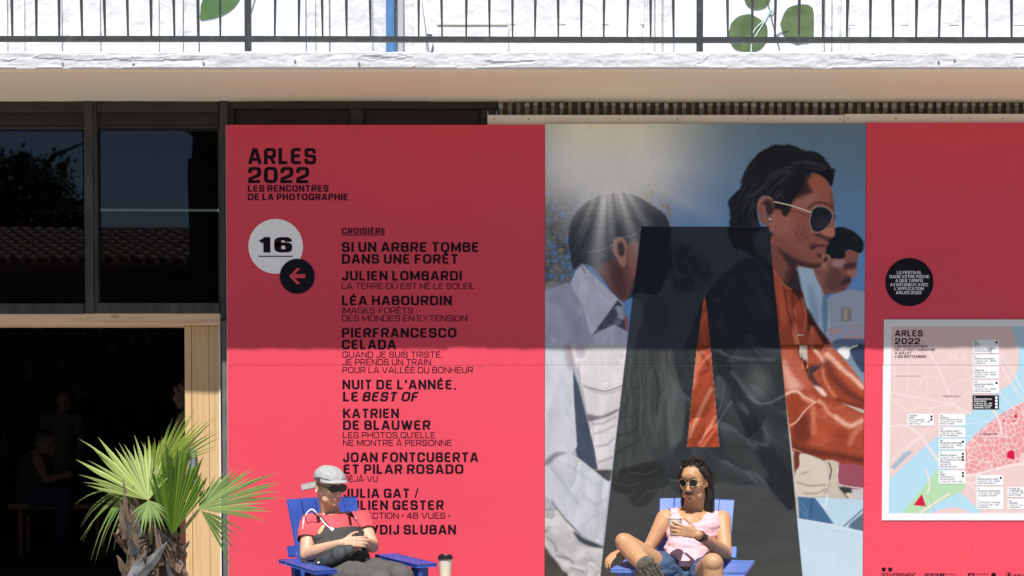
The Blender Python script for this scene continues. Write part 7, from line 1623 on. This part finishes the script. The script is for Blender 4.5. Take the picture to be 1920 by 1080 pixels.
f = frond(P(322, 1004, -1.60), (.15, -1, .12), ((116, 82), (108, 120), (102, 150), (96, 164), (88, 170), (80, 166), (72, 152), (62, 118), (52, 98)), 19, .80, .01, DEEP, dry=.03, pleat=1.1, cup=.12)
f = frond(P(312, 960, -1.48), (.1, -1, .3), ((140, 40), (120, 60), (100, 75), (84, 80)), 9, .6, .05, MID)
# trunks
def trunk(pts, rad):
    bm = bmesh.new(); tube(bm, spline(pts, 5), [np.interp(i / ((len(pts) - 1) * 5), np.linspace(0, 1, len(rad)), rad) for i in range((len(pts) - 1) * 5 + 1)], 20)
    for v in bm.verts: v.co += Vector((mnoise.noise(v.co * 14), mnoise.noise(v.co * 14 + Vector((5, 0, 0))), 0)) * .02
    return bobj('trunk', bm, M_fibre, palm)
g0 = P(285, 1100, -1.5)
T1 = [Vector((P(270, 1080, -1.5).x, -1.5, .30)), P(268, 1060, -1.5), P(262, 1000, -1.5), P(262, 935, -1.5)]; trunk(T1, [.12, .095, .07, .04])
T2 = [Vector((P(308, 1080, -1.5).x, -1.5, .30)), P(314, 1060, -1.52), P(320, 1000, -1.52)]; trunk(T2, [.09, .075, .045])
def leaf_base(p, d, L, wv, m, curl=.3):
    d = Vector(d).normalized(); s, u, _ = frame_from(d, Vector((0, -1, .1))); bm = bmesh.new(); rows = []
    for k in range(6):
        t = k / 5; w_ = wv * (1 - t ** 1.6) + .003; c = p + d * L * t + u * (curl * L * t * t) + s * .012 * mnoise.noise(Vector((t * 3, L * 50, wv * 90)))
        rows.append([bm.verts.new(c - s * w_), bm.verts.new(c + u * w_ * .45), bm.verts.new(c + s * w_), bm.verts.new(c - u * .008)])
    for a, b_ in zip(rows[:-1], rows[1:]):
        for j in range(4): bm.faces.new((a[j], a[(j + 1) % 4], b_[(j + 1) % 4], b_[j]))
    bm.faces.new(rows[0][::-1]); bm.faces.new(rows[-1]); bmesh.ops.recalc_face_normals(bm, faces=bm.faces)
    return bobj('leaf_base', bm, m, palm)
for k in range(58):
    left = k < 32; y = rp.uniform(940 if left else 1005, 1100); t = (y - 935) / 150
    cx = 264 if left else 318; rad = (14 + 16 * t) if left else (13 + 13 * t); a = rp.uniform(-1.35, 1.35)
    px = cx + math.sin(a) * rad; Y = -1.5 - math.cos(a) * rad / 337
    d = Vector((math.sin(a) * rp.uniform(.15, .7), -math.cos(a) * rp.uniform(.1, .5), rp.uniform(.5, 1.0) * (1 if rp.random() < .85 else -.6)))
    leaf_base(P(px, y, Y), d, rp.uniform(.06, .15), rp.uniform(.012, .030), rp.choice([M_base, M_base, M_base2, M_fibre]), rp.uniform(-.2, .5))
for p0, d, L, wv, m in ((P(236, 1010, -1.58), (-.1, -.2, 1), .22, .02, M_base), (P(243, 1000, -1.56), (-.12, 0, 1), .30, .016, M_base), (P(240, 1100, -1.62), (.55, -.1, 1), .24, .035, M_base2), (P(300, 1060, -1.64), (-.08, -.05, 1), .26, .022, M_base), (P(258, 1080, -1.64), (.7, -.1, .75), .26, .04, M_base2)):
    leaf_base(p0, d, L, wv, m, .05)
# loose hanging fibres
bm = bmesh.new()
for k in range(70):
    left = rp.random() < .55; px = rp.uniform(232, 290) if left else rp.uniform(298, 345); y = rp.uniform(950 if left else 1005, 1075); Y = rp.uniform(-1.63, -1.52)
    p = P(px, y, Y); L = rp.uniform(.02, .07); a = rp.uniform(-.8, .8); tube(bm, [p, p + Vector((math.sin(a) * L * .5, -.01, L * .5)), p + Vector((math.sin(a) * L, -.02, L * rp.uniform(.3, .9)))], [.0018, .0014, .0006], 4)
fo = bobj('fibre_tufts', bm, M_base, palm); fo['kind'] = 'stuff'
M_pot = mat('dark_planter', (0.06, 0.055, 0.05), .7)
pot = empty('planter', (g0.x, -1.5, 0), label='dark round planter holding the fan palm', cat='planter')
bm = bmesh.new(); bmesh.ops.create_cone(bm, cap_ends=True, segments=36, radius1=.22, radius2=.28, depth=.34, matrix=Matrix.Translation((g0.x, -1.5, .17))); bobj('tub', bm, M_pot, pot)
bm = bmesh.new(); tube(bm, [(g0.x, -1.5, .341), (g0.x, -1.5, .37)], .29, 36); bobj('rim', bm, M_pot, pot)

# ------------------------------------------------------------------ people and bench inside the dark room
M_is = mat('dimmed_indoor_skin', (0.10, 0.05, 0.035), .8); M_ib = mat('black_vest', (0.006, 0.006, 0.006), .9); M_ig = mat('dimmed_grey_tee', (0.045, 0.042, 0.04), .9); M_ij = mat('dark_jeans', (0.006, 0.009, 0.02), .9); M_io = mat('olive_tee', (0.14, 0.16, 0.05), .9)  # skin and grey tee darkened: the room's dimness is put into their colour
Yb = 3.9
bn = empty('bench', P(110, 960, Yb) * 1.0, label='long plain wooden bench in the dark room', cat='bench'); bn.location.z = 0
zb = ZP(945, Yb); M_bench = mat('dimmed_bench_wood', (0.10, 0.045, 0.02), .8)  # wood tone lowered as well, so its colour carries the dimness of the room
box('seat', XP(12, Yb), XP(215, Yb), Yb, Yb + .32, zb - .045, zb, M_bench, bn)
for px in (33, 178):
    for dy in (.03, .25): box('leg', XP(px, Yb) - .02, XP(px, Yb) + .02, Yb + dy, Yb + dy + .04, .02, zb - .0455, M_bench, bn)
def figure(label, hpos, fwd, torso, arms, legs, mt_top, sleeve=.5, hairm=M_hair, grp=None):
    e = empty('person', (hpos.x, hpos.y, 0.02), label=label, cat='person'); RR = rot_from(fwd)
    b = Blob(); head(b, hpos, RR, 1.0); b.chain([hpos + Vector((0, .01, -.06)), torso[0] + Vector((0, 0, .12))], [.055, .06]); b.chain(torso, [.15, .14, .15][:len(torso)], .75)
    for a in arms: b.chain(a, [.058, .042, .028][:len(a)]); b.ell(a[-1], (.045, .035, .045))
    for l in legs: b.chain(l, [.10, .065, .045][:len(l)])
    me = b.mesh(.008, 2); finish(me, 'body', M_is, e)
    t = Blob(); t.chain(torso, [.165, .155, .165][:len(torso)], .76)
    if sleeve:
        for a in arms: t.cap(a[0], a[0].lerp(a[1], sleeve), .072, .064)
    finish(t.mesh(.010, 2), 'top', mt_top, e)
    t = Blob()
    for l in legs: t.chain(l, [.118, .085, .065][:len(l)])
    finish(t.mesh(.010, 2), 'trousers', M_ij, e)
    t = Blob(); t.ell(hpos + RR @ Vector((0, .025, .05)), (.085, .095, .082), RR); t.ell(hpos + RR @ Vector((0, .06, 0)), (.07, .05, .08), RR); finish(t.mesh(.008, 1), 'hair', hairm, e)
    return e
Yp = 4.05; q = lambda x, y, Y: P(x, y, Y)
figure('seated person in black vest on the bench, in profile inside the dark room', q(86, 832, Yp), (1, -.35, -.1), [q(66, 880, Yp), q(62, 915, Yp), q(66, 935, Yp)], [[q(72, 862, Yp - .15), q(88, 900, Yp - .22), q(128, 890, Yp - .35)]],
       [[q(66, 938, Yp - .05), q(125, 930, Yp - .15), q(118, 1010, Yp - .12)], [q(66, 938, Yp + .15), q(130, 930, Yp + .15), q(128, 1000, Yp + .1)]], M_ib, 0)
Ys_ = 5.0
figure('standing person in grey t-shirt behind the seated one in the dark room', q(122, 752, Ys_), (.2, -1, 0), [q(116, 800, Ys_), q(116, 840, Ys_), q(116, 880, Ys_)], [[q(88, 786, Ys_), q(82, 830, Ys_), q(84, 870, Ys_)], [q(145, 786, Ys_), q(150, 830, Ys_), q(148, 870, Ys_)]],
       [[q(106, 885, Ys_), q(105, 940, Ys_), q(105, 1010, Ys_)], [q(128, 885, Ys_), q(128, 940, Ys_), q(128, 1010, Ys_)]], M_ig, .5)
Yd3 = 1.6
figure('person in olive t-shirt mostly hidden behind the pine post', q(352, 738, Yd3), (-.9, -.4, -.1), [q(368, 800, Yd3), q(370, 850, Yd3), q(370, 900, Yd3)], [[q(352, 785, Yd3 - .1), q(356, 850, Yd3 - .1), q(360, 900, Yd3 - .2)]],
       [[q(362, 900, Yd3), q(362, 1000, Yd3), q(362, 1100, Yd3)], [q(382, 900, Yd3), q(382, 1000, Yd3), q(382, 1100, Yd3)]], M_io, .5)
